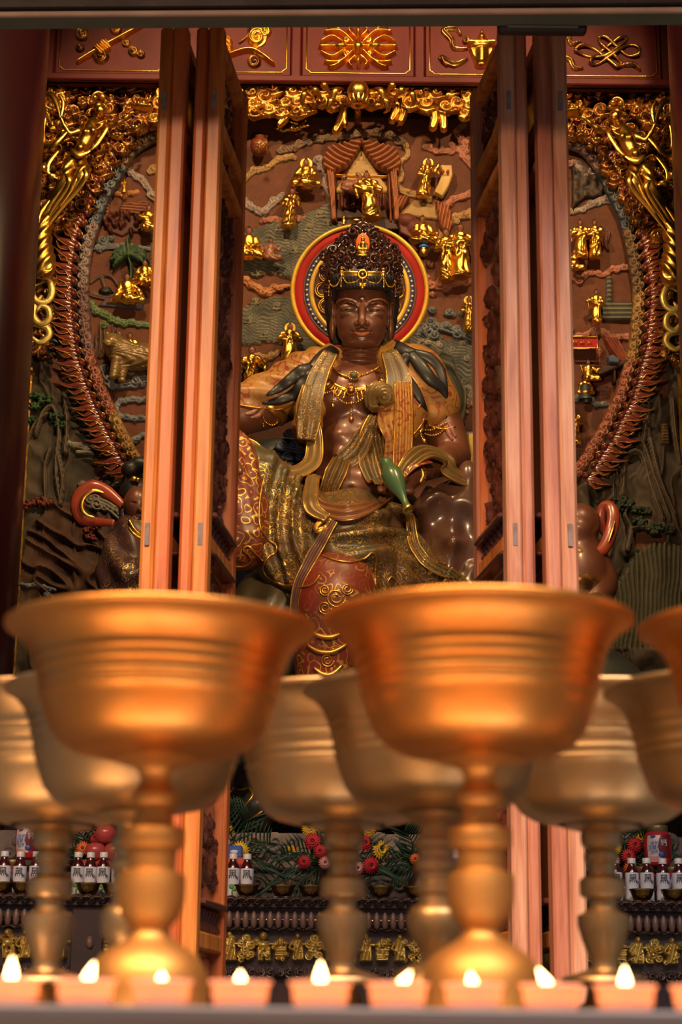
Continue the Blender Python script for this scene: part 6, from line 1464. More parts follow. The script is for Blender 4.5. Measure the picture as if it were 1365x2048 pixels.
for P in ([(455,1600),(462,1582),(480,1578),(500,1580),(505,1592),(492,1610),(485,1625)],[(500,1640),(515,1630),(525,1622)],[(548,1660),(556,1648),(562,1635),(572,1632),(574,1645),(562,1660)],[(585,1648),(590,1655)],[(900,1670),(930,1640),(940,1620)],[(1000,1650),(1030,1640),(1050,1655)],[(790,1640),(800,1650),(815,1640)]):
    MB().tube(path(SD,P,.004),[.002,.006,.006,.002],6).build('gold_line',M['hem'],t)
RD=1.0
cloud('bluebright',[(580,866,10),(598,870,9),(566,890,11),(590,893,12),(575,912,10),(600,915,9)],[([(560,892),(580,898),(605,902)],8)],.03,name='blue_cloud',Y=YS+.14,parent=t,step=1.2)
cloud('bluebright',[(588,945,10),(602,952,11),(596,965,9)],[],.03,name='blue_cloud',Y=YS+.12,parent=t,step=1.2)
RD=.78
# ornaments on the shin
bx=Surf([(KV,KF)])
for P in ([(618,1262),(640,1272),(665,1274),(690,1262)],[(615,1290),(635,1302),(665,1304),(695,1288)],[(628,1335),(645,1348),(665,1348),(685,1330)]):
    MB().tube(path(bx,P,.006),[.006,.010,.010,.006],7).build('shin_garland',M['hem'],stat)
for (x,y,s_) in ((672,1195,20),(650,1215,14),(695,1212,14),(672,1230,12),(650,1180,12),(695,1178,12),(655,1320,14),(668,1300,9)):
    P=[bx.hit(x+s_*(1-.75*a/12)*math.cos(a),y+s_*(1-.75*a/12)*math.sin(a),.003) for a in np.linspace(0,12,30)]
    MB().tube(P,.0035,5).build('gilded_scroll',M['hem'],stat)
# ---------------------------------------------------------------- attendants
def att_lo(u0,v0,u1,v1,y0,y1,vox,Yb):
    a=W(u0,v1,Yb);b=W(u1,v0,Yb); return SDF((min(a[0],b[0])-.04,Yb+y0,min(a[2],b[2])-.05),(max(a[0],b[0])+.04,Yb+y1,max(a[2],b[2])+.05),vox)
YA=8.15; a_=lambda u,v,y=0:W(u,v,YA-y); ka=mpp(260,1080,YA)
ta=empty('maiden_attendant_statue',a_(262,1260),'attendant maiden statue in a plum robe, half hidden by the left door leaf','statue')
d=att_lo(195,940,360,1300,-.3,.3,.008,YA)
d.chain([a_(285,1055),a_(272,1110,.03),a_(262,1180,.04),a_(270,1260,.04)],[34*ka,44*ka,50*ka,56*ka],.05); d.cap(a_(255,1062),a_(320,1062),26*ka,26*ka,.04)
d.chain([a_(250,1070),a_(232,1110,.06),a_(262,1148,.18)],[24*ka,22*ka,20*ka],.03); d.chain([a_(232,1110,.06),a_(225,1150,.06),a_(240,1190,.08)],[20*ka,24*ka,14*ka],.04)
d.disp(lambda X,Y_,Z:.006*np.sin(55*X+25*Z)); d.build('robe',M['purple'],ta)
d=att_lo(225,950,330,1080,-.25,.25,.006,YA); d.ell(a_(275,1008,.03),(28*ka,.075,36*ka),.01); d.ell(a_(282,1020,.11),(5*ka,.02,6*ka),.01); d.ell(a_(282,1032,.105),(7*ka,.012,2.5*ka),.004); d.cap(a_(274,1030),a_(274,1062),15*ka,17*ka,.02); d.ell(a_(247,1012,.0),(4*ka,.02,12*ka),.005)
for x in (268,293): d.ell(a_(x,1005,.10),(6*ka,.010,2*ka),.004,sub=True); d.ell(a_(x,1002,.095),(7*ka,.012,2.5*ka),.004)
d.build('face_and_neck',M['skin'],ta)
d=att_lo(225,905,340,1110,-.3,.2,.007,YA); d.ell(a_(272,988,-.05),(34*ka,.09,34*ka),.02); d.ell(a_(262,940,-.03),(20*ka,.05,18*ka),.01); d.ell(a_(280,930,-.03),(22*ka,.05,17*ka),.01); d.chain([a_(248,1010,-.02),a_(248,1050,.04),a_(258,1075,.08),a_(250,1095,.09)],[10*ka,8*ka,6*ka,3*ka],.01); d.build('hair_buns',M['hair'],ta)
MB().sph(a_(268,958,.04),(8*ka,.02,6*ka)).sph(a_(276,960,.05),(6*ka,.02,5*ka)).build('hair_ornament',M['gold'],ta)
MB().tube(crom([a_(247,1012,.02),a_(215,985,.0),a_(185,974,.0),a_(160,990,0),(a_(155,1015,0)),a_(165,1038,0),a_(195,1044,.02),a_(228,1046,.06)],7),[.018,.03,.034,.032,.032,.03,.022,.016],10,.5).build('ribbon_loop',M['redribbon'],ta)
MB().tube(crom([a_(208,986,.03),a_(188,981,.04),a_(168,995,.04),a_(163,1015,.04),a_(172,1030,.04),a_(190,1035,.04)],7),[.004,.009,.010,.010,.009,.004],8,.5).build('ribbon_gold_edge',M['gold'],ta)
for P in ([(258,1040,.12),(272,1062,.14),(290,1072,.12)],[(258,1056,.12),(270,1070,.14),(288,1078,.13)]): MB().tube(crom([a_(*p) for p in P],6),.009,7).build('gold_collar',M['gold'],ta)
tb_=empty('child_attendant_statue',a_(1180,1240),'bald bronze child attendant statue half hidden by the right door leaf','statue')
d=att_lo(1070,990,1240,1340,-.3,.3,.008,YA)
d.ell(a_(1162,1050,.0),(40*ka,.10,44*ka),.02); d.ell(a_(1155,1068,.05),(32*ka,.07,26*ka),.02); d.ell(a_(1163,1062,.09),(5*ka,.02,10*ka),.005); d.cap(a_(1160,1085),a_(1158,1115),22*ka,26*ka,.02)
d.chain([a_(1155,1115),a_(1160,1160,.03),a_(1165,1215,.03),a_(1160,1280)],[44*ka,50*ka,52*ka,50*ka],.05); d.chain([a_(1185,1115),a_(1210,1165,.05),a_(1190,1200,.16)],[26*ka,22*ka,18*ka],.03)
d.build('child_body',M['skin'],tb_)
MB().tube(crom([a_(1135,1115,.11),a_(1165,1108,.13),(a_(1185,1098,.06))],6),[.02,.035,.015],10,.4).build('gold_neckcloth',M['tan'],tb_)
MB().tube(crom([a_(1150,1108,.12),a_(1180,1106,.10),a_(1205,1100,.08),a_(1222,1065,.04),(a_(1228,1030,.02)),a_(1218,1012,.0),a_(1206,1020,-.02),a_(1204,1050,-.03),(a_(1212,1072,-.03))],7),[.01,.022,.028,.03,.03,.028,.026,.022,.012],10,.55).build('ribbon_loop',M['redribbon'],tb_)
MB().tube(crom([a_(1232,1035,.03),a_(1226,1060,.06),a_(1218,1085,.08)],6),[.003,.009,.003],7).build('ribbon_gold_edge',M['gold'],tb_)
MB().tube(crom([a_(1120,1180,.16),a_(1160,1172,.19),a_(1200,1160,.14),a_(1222,1150,.04)],8),[.045]*4,12,.3).build('greek_key_belt',M['gold_dark'],tb_)
MB().lathe([(0,.01),(.02,.008),(.03,0)],a_(1193,1190,.19),12,cap=False).build('belt_flower',M['gold'],tb_)
# yellow-grilled speaker beside the rock
sp=empty('wall_speaker',W(945,900,YS+.1),'black box speaker with a yellow grille between the statue arm and right door','speaker')
a=W(925,944,YS+.05);b=W(985,856,YS+.05); a2=W(934,938,YS)
MB().box((a[0],YS+.08,a[2]),(b[0],YS+.40,b[2]),None,.006).build('casing',M['black'],sp,False)
MB().box((a[0]+.018,YS+.065,a[2]+.012),(b[0],YS+.082,b[2]-.012),None,.004).build('frame',M['silver'],sp,False)
MB().box((a[0]+.030,YS+.055,a[2]+.024),(b[0]-.01,YS+.07,b[2]-.024),None,.003).build('grille',M['grille'],sp,False)
MB().tube([np.array([b[0]-.05,YS+.38,(a[2]+b[2])/2]),np.array([b[0]-.05,YW-.03,(a[2]+b[2])/2])],.015,8).build('bracket',M['dark'],sp)
# ================================================================ ALTAR
YT=6.9
zA=ZV(1797,YT,600)
AT=empty('carved_altar_table',W(AX,1900,YT),'long dark carved altar table with a gilded relief frieze behind the brass lamps','table')
xl,xr_=W(-70,1850,YT)[0],W(1440,1850,YT)[0]
za=lambda v:ZV(v,YT,682)
MB().box((xl,YT+.03,zA-.035),(xr_,YT+.47,zA),None,.006).build('table_top',M['altar'],AT,False)
MB().box((xl,YT+.06,0),(xr_,YT+.44,zA-.035)).build('table_body',M['altar'],AT,False)
st=[]
x=-70
i=0
while x<1440:
    y=1806+.0108*(x-682)
    st.append(band([(x-16,y+5),(x-4,y-5),(x+8,y-6),(x+17,y+3),(x+10,y+6)],[2,5,6,3,1],.035,2,4)); x+=22; i+=1
relief('carved_rope_lip',M['altar'],AT,YT+.035,st,1.6)
b0=None
for i in range(92):
    u=-66+16.4*i; 
    if 118<u<150 or 1445<u: continue
    c=W(u,1841+.0108*(u-682),YT+.02)
    if b0 is None: b0=MB().lathe([(0,-.030),(.009,-.026),(.0125,-.008),(.011,.012),(.006,.026),(0,.031)],n=10,cap=False).build('hanging_bud',M['altar_pale'],AT); o=b0
    else: o=b0.copy(); COL.objects.link(o)
    o.location=tuple(c); o.parent=AT; o.matrix_parent_inverse=AT.matrix_basis.inverted()
MB().tube([W(-70,1841-8,YT+.03),W(1440,1841+8,YT+.03)],.005,6).build('bud_rail',M['gold_old'],AT)
relief('carved_band',M['altar'],AT,YT+.05,[band([(x,1862+.0108*(x-682)),(x+14,1858+.0108*(x-682)),(x+26,1863+.0108*(x-682))],[2,4,2],.03,2,4) for x in range(-66,1430,24)],1.8)
relief('carved_foot_band',M['altar'],AT,YT+.05,[curl(x,1948+.0108*(x-682),11,.035,1.4,1 if (x//20)%2 else -1) for x in range(-66,1430,19)],1.8)
# gilded relief scenes
rg=np.random.RandomState(8)
def gfig(x,y,s_,kd):
    st=[]
    if kd==0: st=[blob(x,y-24*s_,5*s_,6*s_,.03),poly([(x-9*s_,y-18*s_),(x+9*s_,y-18*s_),(x+13*s_,y+24*s_),(x-12*s_,y+24*s_)],.035,lambda U,V:.5+.5*np.cos((U-x)/2.2+(V-y)/9),3),band([(x-8*s_,y-14*s_),(x-16*s_,y-2*s_),(x-8*s_,y+4*s_)],[4,4,3],.04,1)]
    elif kd==1: st=[blob(x,y-6*s_,13*s_,9*s_,.04),blob(x-14*s_,y-14*s_,7*s_,6*s_,.04),blob(x,y-24*s_,8*s_,8*s_,.045)]+[band([(x+dx*s_,y),(x+dx*s_+1,y+24*s_)],[4,3],.03,1) for dx in (-10,-4,6,11)]
    elif kd==2: st=[curl(x+dx*s_,y+dy*s_,q*s_,.03,1.4,1) for dx,dy,q in ((0,-18,9),(-10,-8,8),(9,-6,9),(-3,4,9),(8,12,8),(-10,14,8))]
    else: st=[poly([(x-14*s_,y-4*s_),(x+14*s_,y-6*s_),(x+10*s_,y+22*s_),(x-12*s_,y+22*s_)],.03,lambda U,V:.5+.5*np.cos(V/1.6),2),poly([(x-18*s_,y-5*s_),(x,y-22*s_),(x+18*s_,y-7*s_)],.04,lambda U,V:.5+.5*np.cos(U/1.5),2)]
    return st
x=-50;i=0
while x<1425:
    if not(125<x<215):
        relief('gilded_relief_group',M['gold_matte'],AT,YT+.055,[curl(x+rg.uniform(-13,13),1898+.0108*(x-682)+rg.uniform(-20,24),rg.uniform(3.5,7),rg.uniform(.03,.05),1.3,1,rg.uniform(0,6)) for _ in range(7)]+gfig(x,1898+.0108*(x-682),1.0+rg.uniform(-.05,.12),[2,0,1,0,3,0,2,1,3,0][i%10]),1.3)
        if i%2: relief('gilded_relief_bar',M['gold_matte'],AT,YT+.055,[band([(x+10,y_+.0108*(x-682)),(x+34,y_+.0108*(x-682))],3,.02,1) for y_ in (1890,)],1.4)
    x+=34;i+=1
MB().box((W(140,1900,YT)[0],YT-.005,za(1975)),(W(206,1900,YT)[0],YT+.06,za(1822)),None,.006).build('corner_post',M['altar'],AT,False)
relief('post_medallion',M['altar_pale'],AT,YT-.006,[blob(180,1885,8,13,.02)],1.2)
relief('post_carving',M['gold_old'],AT,YT+.03,[curl(222,1880,9,.03),curl(226,1900,9,.03,1.4,-1),curl(160,1905,7,.03),band([(214,1925),(228,1915),(232,1890)],[2,3,1],.03,1)],1.4)
# stone plinth behind the offerings
YP=7.42; zP=ZV(1667,YP); zS=zA
pl=empty('carved_stone_plinth',W(AX,1790,YP),'long grey stone plinth carved with swirls behind the offerings','plinth')
MB().box((XCL+.03,YP,0),(XCR-.03,YP+1.0,zP),None,.01).build('plinth_block',M['stone'],pl,False)
MB().box((XCL+.03,YP-.035,ZV(1742,YP)),(XCR-.03,YP+.02,ZV(1726,YP)),None,.008).build('plinth_moulding',M['stone'],pl,False)
relief('swirl_carving',M['stone'],pl,YP,[curl(x+rg.uniform(-5,5),(1686 if (i%2) else 1708),rg.uniform(15,21),.035,1.6,1 if i%2 else -1) for i,x in enumerate(range(20,1360,21))]+[curl(x,1768,15,.03,1.4) for x in range(20,1360,26)],2)
for (u,v0,lab) in ((255,1275,'dark green rock mound carrying the maiden attendant'),(1175,1300,'dark green rock mound carrying the child attendant')):
    t=empty('dark_green_rock_mound',W(u,1667,7.9),lab,'rock'); a=W(u,v0,7.95)
    d=SDF((a[0]-.75,7.45,zP-.06),(a[0]+.75,8.85,a[2]+.15),.025); d.ell((a[0],8.15,(a[2]+zP)/2-.05),(.40,.42,(a[2]-zP)/2+.12),.1); d.ell((a[0]-.08,8.05,zP+.2),(.36,.40,.3),.1); d.ell((a[0]+.08,8.1,zP+.22),(.36,.5,.32),.1)
    d.disp(lambda X,Y_,Z:.02*np.sin(11*X+4*np.sin(7*Z))*np.cos(12*Z+3*X)); d.D=np.maximum(d.D,(zP+.004-d.ax[2])[None,None,:].astype(np.float32)); d.build('rock_body',M['rock_dark'],t)
# ---------------------------------------------------------------- offerings
def textmesh(s,size):
    c=bpy.data.curves.new('glyph','FONT'); c.body=s; c.size=size; c.extrude=.0004; c.align_x='CENTER'; c.align_y='CENTER'; c.space_line=.85
    o=bpy.data.objects.new('glyph',c); COL.objects.link(o); dg=bpy.context.evaluated_depsgraph_get(); me=bpy.data.meshes.new_from_object(o.evaluated_get(dg)); bpy.data.objects.remove(o); return me
def glyph(me,m,loc,parent,name='lettering'):
    me=me.copy(); me.materials.clear(); me.materials.append(m); o=bpy.data.objects.new(name,me); COL.objects.link(o); o.matrix_world=Matrix.Translation(tuple(loc))@Matrix.Rotation(PI/2,4,'X'); par2(o,parent); return o
def par2(o,p):
    mw=o.matrix_world.copy(); o.parent=p; o.matrix_parent_inverse=p.matrix_basis.inverted(); o.matrix_basis=mw
G_hei=textmesh('黑',.034); G_dot=textmesh('泉',.012)
def bottle(x,y):
    h=.172; r=.0245; b=empty('drink_bottle',(x,y,zA))
    MB().lathe([(0,0),(r*.9,0),(r,.006),(r*1.0,.045),(r*.9,.06),(r,.078),(r,.118),(r*.72,.136),(.0125,.148),(.0125,.154)],(x,y,zA+.0),24,cap=False).build('bottle_body',M['drink'],b)
    MB().lathe([(r*1.02,.005),(r*1.04,.045),(r*.95,.06),(r*1.04,.078),(r*1.04,.115),(r*1.0,.118)],(x,y,zA+.0),24,cap=False).build('label_sleeve',M['label'],b)
    MB().lathe([(.0155,.152),(.0155,.170),(.014,.172),(0,.172)],(x,y,zA),18,cap=False).build('cap',M['white'],b)
    glyph(G_hei,M['ink'],(x,y-r*1.06-.0006,zA+.094),b); glyph(G_dot,M['ink'],(x+.017,y-r*.80-.004,zA+.082),b)
    MB().sph((x-.003,y-r*1.03,zA+.050),(.010,.004,.010),8,6).sph((x+.007,y-r*1.02,zA+.040),(.007,.004,.008),8,6).sph((x,y-r*1.0,zA+.028),(.004,.004,.014),8,6).build('printed_leaf',M['leafprint'],b)
    return b
bots=[(7,'left bottle of the row at the left edge of the altar'),(39,'middle bottle of the row at the left edge of the altar'),(71,'third bottle from the left edge, right beside the second small brass bowl'),(97,'bottle half hidden behind the leftmost brass lamp stem'),
 (155,'bottle directly right of the leftmost brass lamp stem'),(180,'bottle in front of the apples, above a small brass bowl'),(206,'full-length bottle under the apples'),(236,'bottle half hidden behind the large left lamp stem'),
 (466,'full-length bottle beside the inner left door leaf'),(494,'bottle behind a small bowl, next to the left palm leaves'),
 (1232,'bottle next to the rightmost visible lamp stem'),(1265,'second bottle of the right row, under the orange flower'),(1295,'third bottle of the right row, under the red jar'),(1327,'fourth bottle of the right row, with its leaf print showing'),(1359,'bottle cut off at the right edge of the picture')]
b0=None
for i,(u,lab) in enumerate(bots):
    p=W(u,1760,7.06+.012*(i%2)); 
    if b0 is None: b0=bottle(p[0],p[1]); base=b0.location.copy(); o=b0
    else: o=copy_tree(b0); o.location=(p[0],p[1],zA)
    tag(o,'white-capped dark drink, '+lab if len(('white-capped dark drink, '+lab).split())<=16 else lab,'bottle','bottled drinks on the altar')
bw=[(2,'at the left edge of the altar'),(46,'in front of the second bottle from the left edge'),(176,'under the apples'),(228,'beside the large left lamp stem'),(494,'beside the full-length bottle at the left door leaf'),(566,'second from the left door leaf'),(622,'left of the middle lamp stem'),(762,'right of the middle lamp stem'),(832,'left of the ringed lamp stem'),(1226,'beside the right thin lamp stem'),(1285,'under the red jar at the right'),(1348,'nearest the right edge of the altar')]
b0=None
for u,lab in bw:
    p=W(u,1785,6.975); 
    if b0 is None:
        b0=MB().lathe([(0,.002),(.020,0),(.021,.003),(.019,.006),(.030,.014),(.039,.030),(.043,.044),(.049,.050),(.048,.051),(.041,.045),(.036,.030),(.026,.016),(0,.012)],n=28,cap=False).build('offering_bowl',M['bowl']); o=b0
    else: o=b0.copy(); COL.objects.link(o)
    o.location=(p[0],6.975,zA+.001); tag(o,'small brass offering bowl '+lab,'bowl','offering bowls along the altar')
# round red jars, a top jar on two others
JT={}
def jar(x,y,z,lab):
    j=empty('red_jar',(x,y,z),lab,'jar','red plastic jars on the altar'); L_=lambda pr:[(a,b) for a,b in pr]
    MB().lathe([(0,0),(.040,0),(.046,.006),(.050,.03),(.053,.07),(.052,.10),(.046,.122),(.036,.130)],(x,y,z),30,cap=False).build('jar_body',M['jar_red'],j)
    MB().lathe([(.037,.128),(.040,.130),(.040,.150),(.037,.154),(0,.154)],(x,y,z),26,cap=False).build('lid',M['lid'],j)
    def patch(name,m,a0,a1,z0,z1,rr_=.0006,skew=0):
        prf=[(.046,.006),(.050,.03),(.053,.07),(.052,.10),(.046,.122)]; V=[];F=[]; n=9;mm=8
        for i in range(n+1):
            zz=z0+(z1-z0)*i/n; rr=np.interp(zz,[b for a,b in prf],[a for a,b in prf])+rr_
            bul=math.sin(PI*i/n)*skew
            for jx in range(mm+1):
                a=a0+bul+(a1-a0)*jx/mm; V.append((x+math.sin(a)*rr,y-math.cos(a)*rr,z+zz))
        for i in range(n):
            for jx in range(mm): F.append([i*(mm+1)+jx,i*(mm+1)+jx+1,(i+1)*(mm+1)+jx+1,(i+1)*(mm+1)+jx])
        return MB().add(V,F).build(name,M[m],j)
    patch('white_label',  'jar_white',-1.0,.12,.022,.112); patch('maroon_label','jar_maroon',.10,1.0,.030,.116,.0012,-.25); patch('pink_label_base','pink',-1.0,-.1,.012,.034,.0014)
    for t,dz,sz in (('成长',.082,.016),('骨营养',.066,.016),('配方',.050,.014)):
        if t not in JT: JT[t]=textmesh(t,sz)
        glyph(JT[t],M['blue'],(x-.022,y-.0525,z+dz),j)
    if '钙' not in JT: JT['钙']=textmesh('钙',.026)
    glyph(JT['钙'],M['jar_white'],(x+.014,y-.0545,z+.082),j)
    MB().sph((x+.004,y-.053,z+.040),(.011,.003,.010),12,8).build('blue_emblem',M['blue'],j); MB().sph((x-.026,y-.049,z+.108),(.010,.004,.005),10,6).build('brand_badge',M['blue'],j)
    return j
for (u,side,l0,l1,l2) in ((56,0,'red jar on top of two others at the left end of the altar','lower left one of the two red jars under the top jar, left end','lower right one of the two red jars under the top jar, left end'),(1318,1,'red jar with olive-gold lid on top of two others at the right end','lower left one of the two red jars under the top jar, right end','lower right one of the two red jars under the top jar, right end')):
    p=W(u,1720,7.20)
    jar(p[0]-.056,7.21,zA,l1); jar(p[0]+.056,7.21,zA,l2); jar(p[0],7.205,zA+.155,l0)
# apples
ap=empty('fruit_dish',W(208,1750,7.2),'dark dish under the pile of apples at the left','dish'); p0=W(208,1750,7.2)
ap.location=(p0[0],7.2,zA); MB().lathe([(0,0),(.05,0),(.035,.03),(.04,.06),(.10,.078),(.108,.087),(0,.081)],(p0[0],7.2,zA),30,cap=False).build('dish_body',M['altar'],ap)
def apple(x,y,z,r,lab):
    a=empty('apple',(x,y,z-r),lab,'apple','apples piled on the altar')
    MB().lathe([(0,-r*.80),(r*.35,-r*.9),(r*.75,-r*.62),(r*.98,-r*.1),(r*1.0,r*.2),(r*.82,r*.62),(r*.45,r*.82),(r*.15,r*.72),(0,r*.6)],(x,y,z),26,cap=False).build('apple_flesh',M['apple'],a)
    MB().tube([(x,y,z+r*.6),(x+.003,y,z+r*1.05)],.0016,5).build('stem',M['stem'],a)
ra=.040
za0=zA+.085+ra*.9
for (du,dy,lv,lab) in ((-.072,-.01,0,'bottom left apple of the pile'),(0,-.02,0,'bottom middle apple of the pile'),(.072,-.01,0,'bottom right apple of the pile'),(-.036,.0,1,'middle-row apple at the left of the pile'),(.036,.0,1,'middle-row apple at the right of the pile'),(.0,.0,2,'topmost apple of the pile'),(.078,.02,2,'apple beside the topmost one, half hidden by the lamp stem')):
    apple(p0[0]+du,7.2+dy,za0+lv*.066,ra,lab)
# flowers
def gerbera(mb_list,c,r,m,parent,n=16,nrm=(0,-1,.15),dome=.25):
    nrm=np.array(nrm,float); nrm/=np.linalg.norm(nrm); a=np.cross(nrm,(0,0,1.));a/=np.linalg.norm(a); b=np.cross(a,nrm); c=np.array(c,float)
    mb=MB()
    for L_,rr,nn in ((0,1.0,n),(1,.72,n),(2,.45,n-4)):
        for i in range(nn):
            t=2*PI*(i+.5*L_)/nn; d_=a*math.cos(t)+b*math.sin(t)
            mb.tube([c+d_*r*.12,c+d_*r*.6*rr+nrm*r*(.10+.14*L_),c+d_*r*rr+nrm*r*(.05+.2*L_)],[r*.05,r*.15,r*.05],6,.35,nrm)
    f=mb.build('flower',M[m],parent); MB().sph(c+nrm*r*.12,r*.2,8,6).build('flower_centre',M['leaf2'] if m=='yellow' else M['stem'],f); return f
def frond(c,ang,L_,parent,y=0,m='leaf'):
    mb=MB(); c=np.array(c,float); d_=np.array([math.cos(ang),-.25+y,math.sin(ang)]); e_=c+d_*L_+np.array([0,0,-L_*.25])
    sp_=crom([c,c+d_*L_*.5+np.array([0,0,L_*.08]),e_],6); mb.tube(sp_,.0022,5)
    for i,p in enumerate(sp_[2:]):
        for s_ in (-1,1):
            pr=np.array([-math.sin(ang)*s_,-.15,math.cos(ang)*s_]); w_=L_*.42*(1-abs(i/len(sp_)-.35)); mb.tube([p,p+(pr*.8+d_*.7)*w_*.6,p+(pr*.8+d_*.9)*w_+np.array([0,0,-.01])],[.002,.0045,.001],5,.3)
    return mb.build('palm_frond',M[m],parent)
def bouquet(u,label,fl,fr,Yb=7.27,vb=1735):
    base=W(u,vb,Yb); t=empty('flower_bouquet',(base[0],Yb,zA),label,'flowers')
    MB().lathe([(0,0),(.04,0),(.045,.01),(.035,.05),(.05,max(.06,base[2]-zA)),(0,max(.05,base[2]-zA-.01))],(base[0],Yb,zA),20,cap=False).build('flower_pot',M['altar'],t)
    for (x,y,r,m,yy) in fl:
        c=W(x,y,Yb-yy); k=mpp(x,y,Yb-yy); gerbera(None,c,r*k,m,t,18 if m!='yellow' else 20,((x-u)/260,-1,(1720-y)/220)); 
        MB().tube(crom([base,(base+c)/2+np.array([0,-.02,.01]),c+np.array([0,.012,0])],4),.0028,5).build('flower_stem',M['leaf2'],t)
    for (a,L_,yy) in fr: frond(base+np.array([0,-.03,0]),R(a),L_,t,yy)
    for i in range(16):
        a=rg.uniform(.2,2.9); L_=rg.uniform(.06,.15); d_=np.array([math.cos(a),rg.uniform(-.6,.1),math.sin(a)]); MB().tube([base,base+d_*L_*.6,base+d_*L_+np.array([0,-.01,-.01])],[.004,.017,.003],6,.25,(0,-1,.3)).build('leaf',M['leaf2' if i%3 else 'leaf'],t)
bouquet(652,'large bouquet of red, yellow and pink flowers with palm leaves in the altar middle',[(620,1657,17,'yellow',.05),(626,1683,18,'red',.07),(641,1703,15,'red',.10),(609,1724,15,'red',.08),(651,1725,14,'pink',.1),(736,1657,18,'yellow',.05),(731,1686,17,'red',.08),(763,1700,20,'yellow',.07),(742,1731,18,'red',.1),(716,1736,14,'pink',.1),(584,1704,15,'yellow',.04)],
  [(155,.18,0),(185,.22,0),(215,.2,0),(45,.2,0),(8,.26,0),(-20,.2,0)])
bouquet(452,'bouquet of yellow flowers and tall palm leaves beside the inner left door leaf',[(459,1660,12,'yellow',.04),(481,1701,19,'yellow',.07)],[(95,.26,0),(68,.26,0),(40,.22,0),(10,.2,0)])
bouquet(185,'bouquet with yellow, red and orange flowers behind the apples at the left',[(205,1654,17,'yellow',.03),(190,1676,13,'red',.05),(166,1697,15,'orange',.07),(150,1676,9,'yellow',.04)],[(80,.22,0),(110,.2,0),(140,.16,0),(50,.2,0)],7.33)
bouquet(1248,'bouquet of red, yellow and orange flowers beside the red jar at the right',[(1230,1677,16,'red',.05),(1281,1675,16,'yellow',.05),(1271,1690,17,'red',.07),(1230,1696,15,'yellow',.08),(1258,1712,16,'red',.08),(1228,1722,15,'red',.07),(1262,1737,15,'orange',.1),(1290,1730,10,'red',.03)],[(90,.2,0),(60,.18,0),(120,.2,0),(150,.16,0),(30,.2,0),(5,.2,0)],7.33)
bouquet(838,'bouquet with a single orange flower behind the ringed lamp stem',[(831,1718,12,'orange',.06),(905,1660,10,'red',.04)],[(175,.18,0),(110,.18,0),(205,.16,0)])
# boxes beside the door
p=W(470,1735,7.16); bx_=empty('orange_red_gift_box',(p[0],7.16,zA),'orange-red box behind the bottles beside the inner left door leaf','box')
MB().box((p[0]-.075,7.13,zA),(p[0]+.055,7.23,zA+.165),None,.004).build('box_body',M['tray'],bx_,False)
p=W(466,1712,7.16); m_=empty('milk_carton',(p[0],7.16,zA+.165),'blue and white carton standing on the orange-red box','carton')
MB().box((p[0]-.055,7.135,zA+.1652),(p[0]+.035,7.2,zA+.21),None,.003).build('carton_body',M['blue'],m_,False)
MB().box((p[0]-.05,7.133,zA+.2102),(p[0]-.012,7.2,zA+.232),None,.003).build('white_top',M['white'],m_,False)
MB().sph((p[0]+.006,7.134,zA+.186),(.016,.002,.007),10,6).build('white_logo',M['white'],m_)
p=W(912,1722,7.2); cn=empty('drink_can',(p[0],7.2,zA),'white and blue can right of the large right lamp stem','can')
MB().lathe([(0,0),(.024,0),(.026,.004),(.026,.205),(.022,.212),(0,.212)],(p[0],7.2,zA),22,cap=False).build('can_body',M['white'],cn); MB().lathe([(.0265,.125),(.0268,.13),(.0268,.17),(.0265,.175)],(p[0],7.2,zA),22,cap=False).build('blue_band',M['blue'],cn)
# ================================================================ BUTTER LAMP STAND
ZT=ZV(2021,1.30)
tbk=empty('lamp_stand_table',(0,1.7,0),'steel-edged lamp table carrying the brass butter lamps and tealights','table')
MB().box((-1.3,1.235,ZT-.012),(1.3,2.5,ZT),None,.002).build('table_top',M['steel'],tbk,False)
MB().box((-1.3,1.222,ZT-.0085),(1.3,1.236,ZT+.001),None,.002).build('front_rail',M['steel'],tbk,False)
MB().box((-1.25,1.26,ZT-.06),(1.25,1.30,ZT-.012)).build('apron',M['steel'],tbk,False)
for x in (-1.2,1.2):
    for y in (1.3,2.4): MB().box((x-.025,y-.025,0),(x+.025,y+.025,ZT-.012),None,.003).build('leg',M['steel'],tbk,False)
def lampgob(name,uc,vr,Y,prof,label,m='brass',hw=None,group='brass butter lamps'):
    c=W(uc,vr,Y); k=mpp(uc,vr,Y); P=[]
    for v,h in prof:
        z=float(W(uc,v,Y)[2]); P.append((h*mpp(uc,v,Y),z,v))
    zb=min(p[1] for p in P); t=empty(name,(c[0],Y,ZT),label,'butter lamp',group)
    def seg(v1,v0): 
        return [(r,max(z,ZT)) for r,z,v in P if v0<=v<=v1]
    bowl=[(r,z) for r,z,v in P if v<=VB]; stem=[(r,max(z,ZT)) for r,z,v in P if v>=VB-1]
    rin=[(r-.004,z+.0035) for r,z in bowl[::-1] if r>.012]
    top=[(bowl[-1][0],bowl[-1][1]+.003),(bowl[-1][0]-.003,bowl[-1][1]+.005)]
    MB().lathe(stem,(c[0],Y,0),56,cap=True).build('stem_and_foot',M['brass_matte' if m=='brass' else m],t,auto=40)
    MB().lathe(bowl+top+rin[1:]+[(0,bowl[0][1]+.012)],(c[0],Y,0),72,cap=False).build('bowl',M[m],t)
    zz=bowl[-1][1]-.035; rr_=np.interp(zz,[b for a,b in bowl],[a for a,b in bowl])-.0035
    MB().lathe([(rr_,zz),(0,zz)],(c[0],Y,0),40,cap=False).build('lamp_oil',M['wax'],t)
    return t
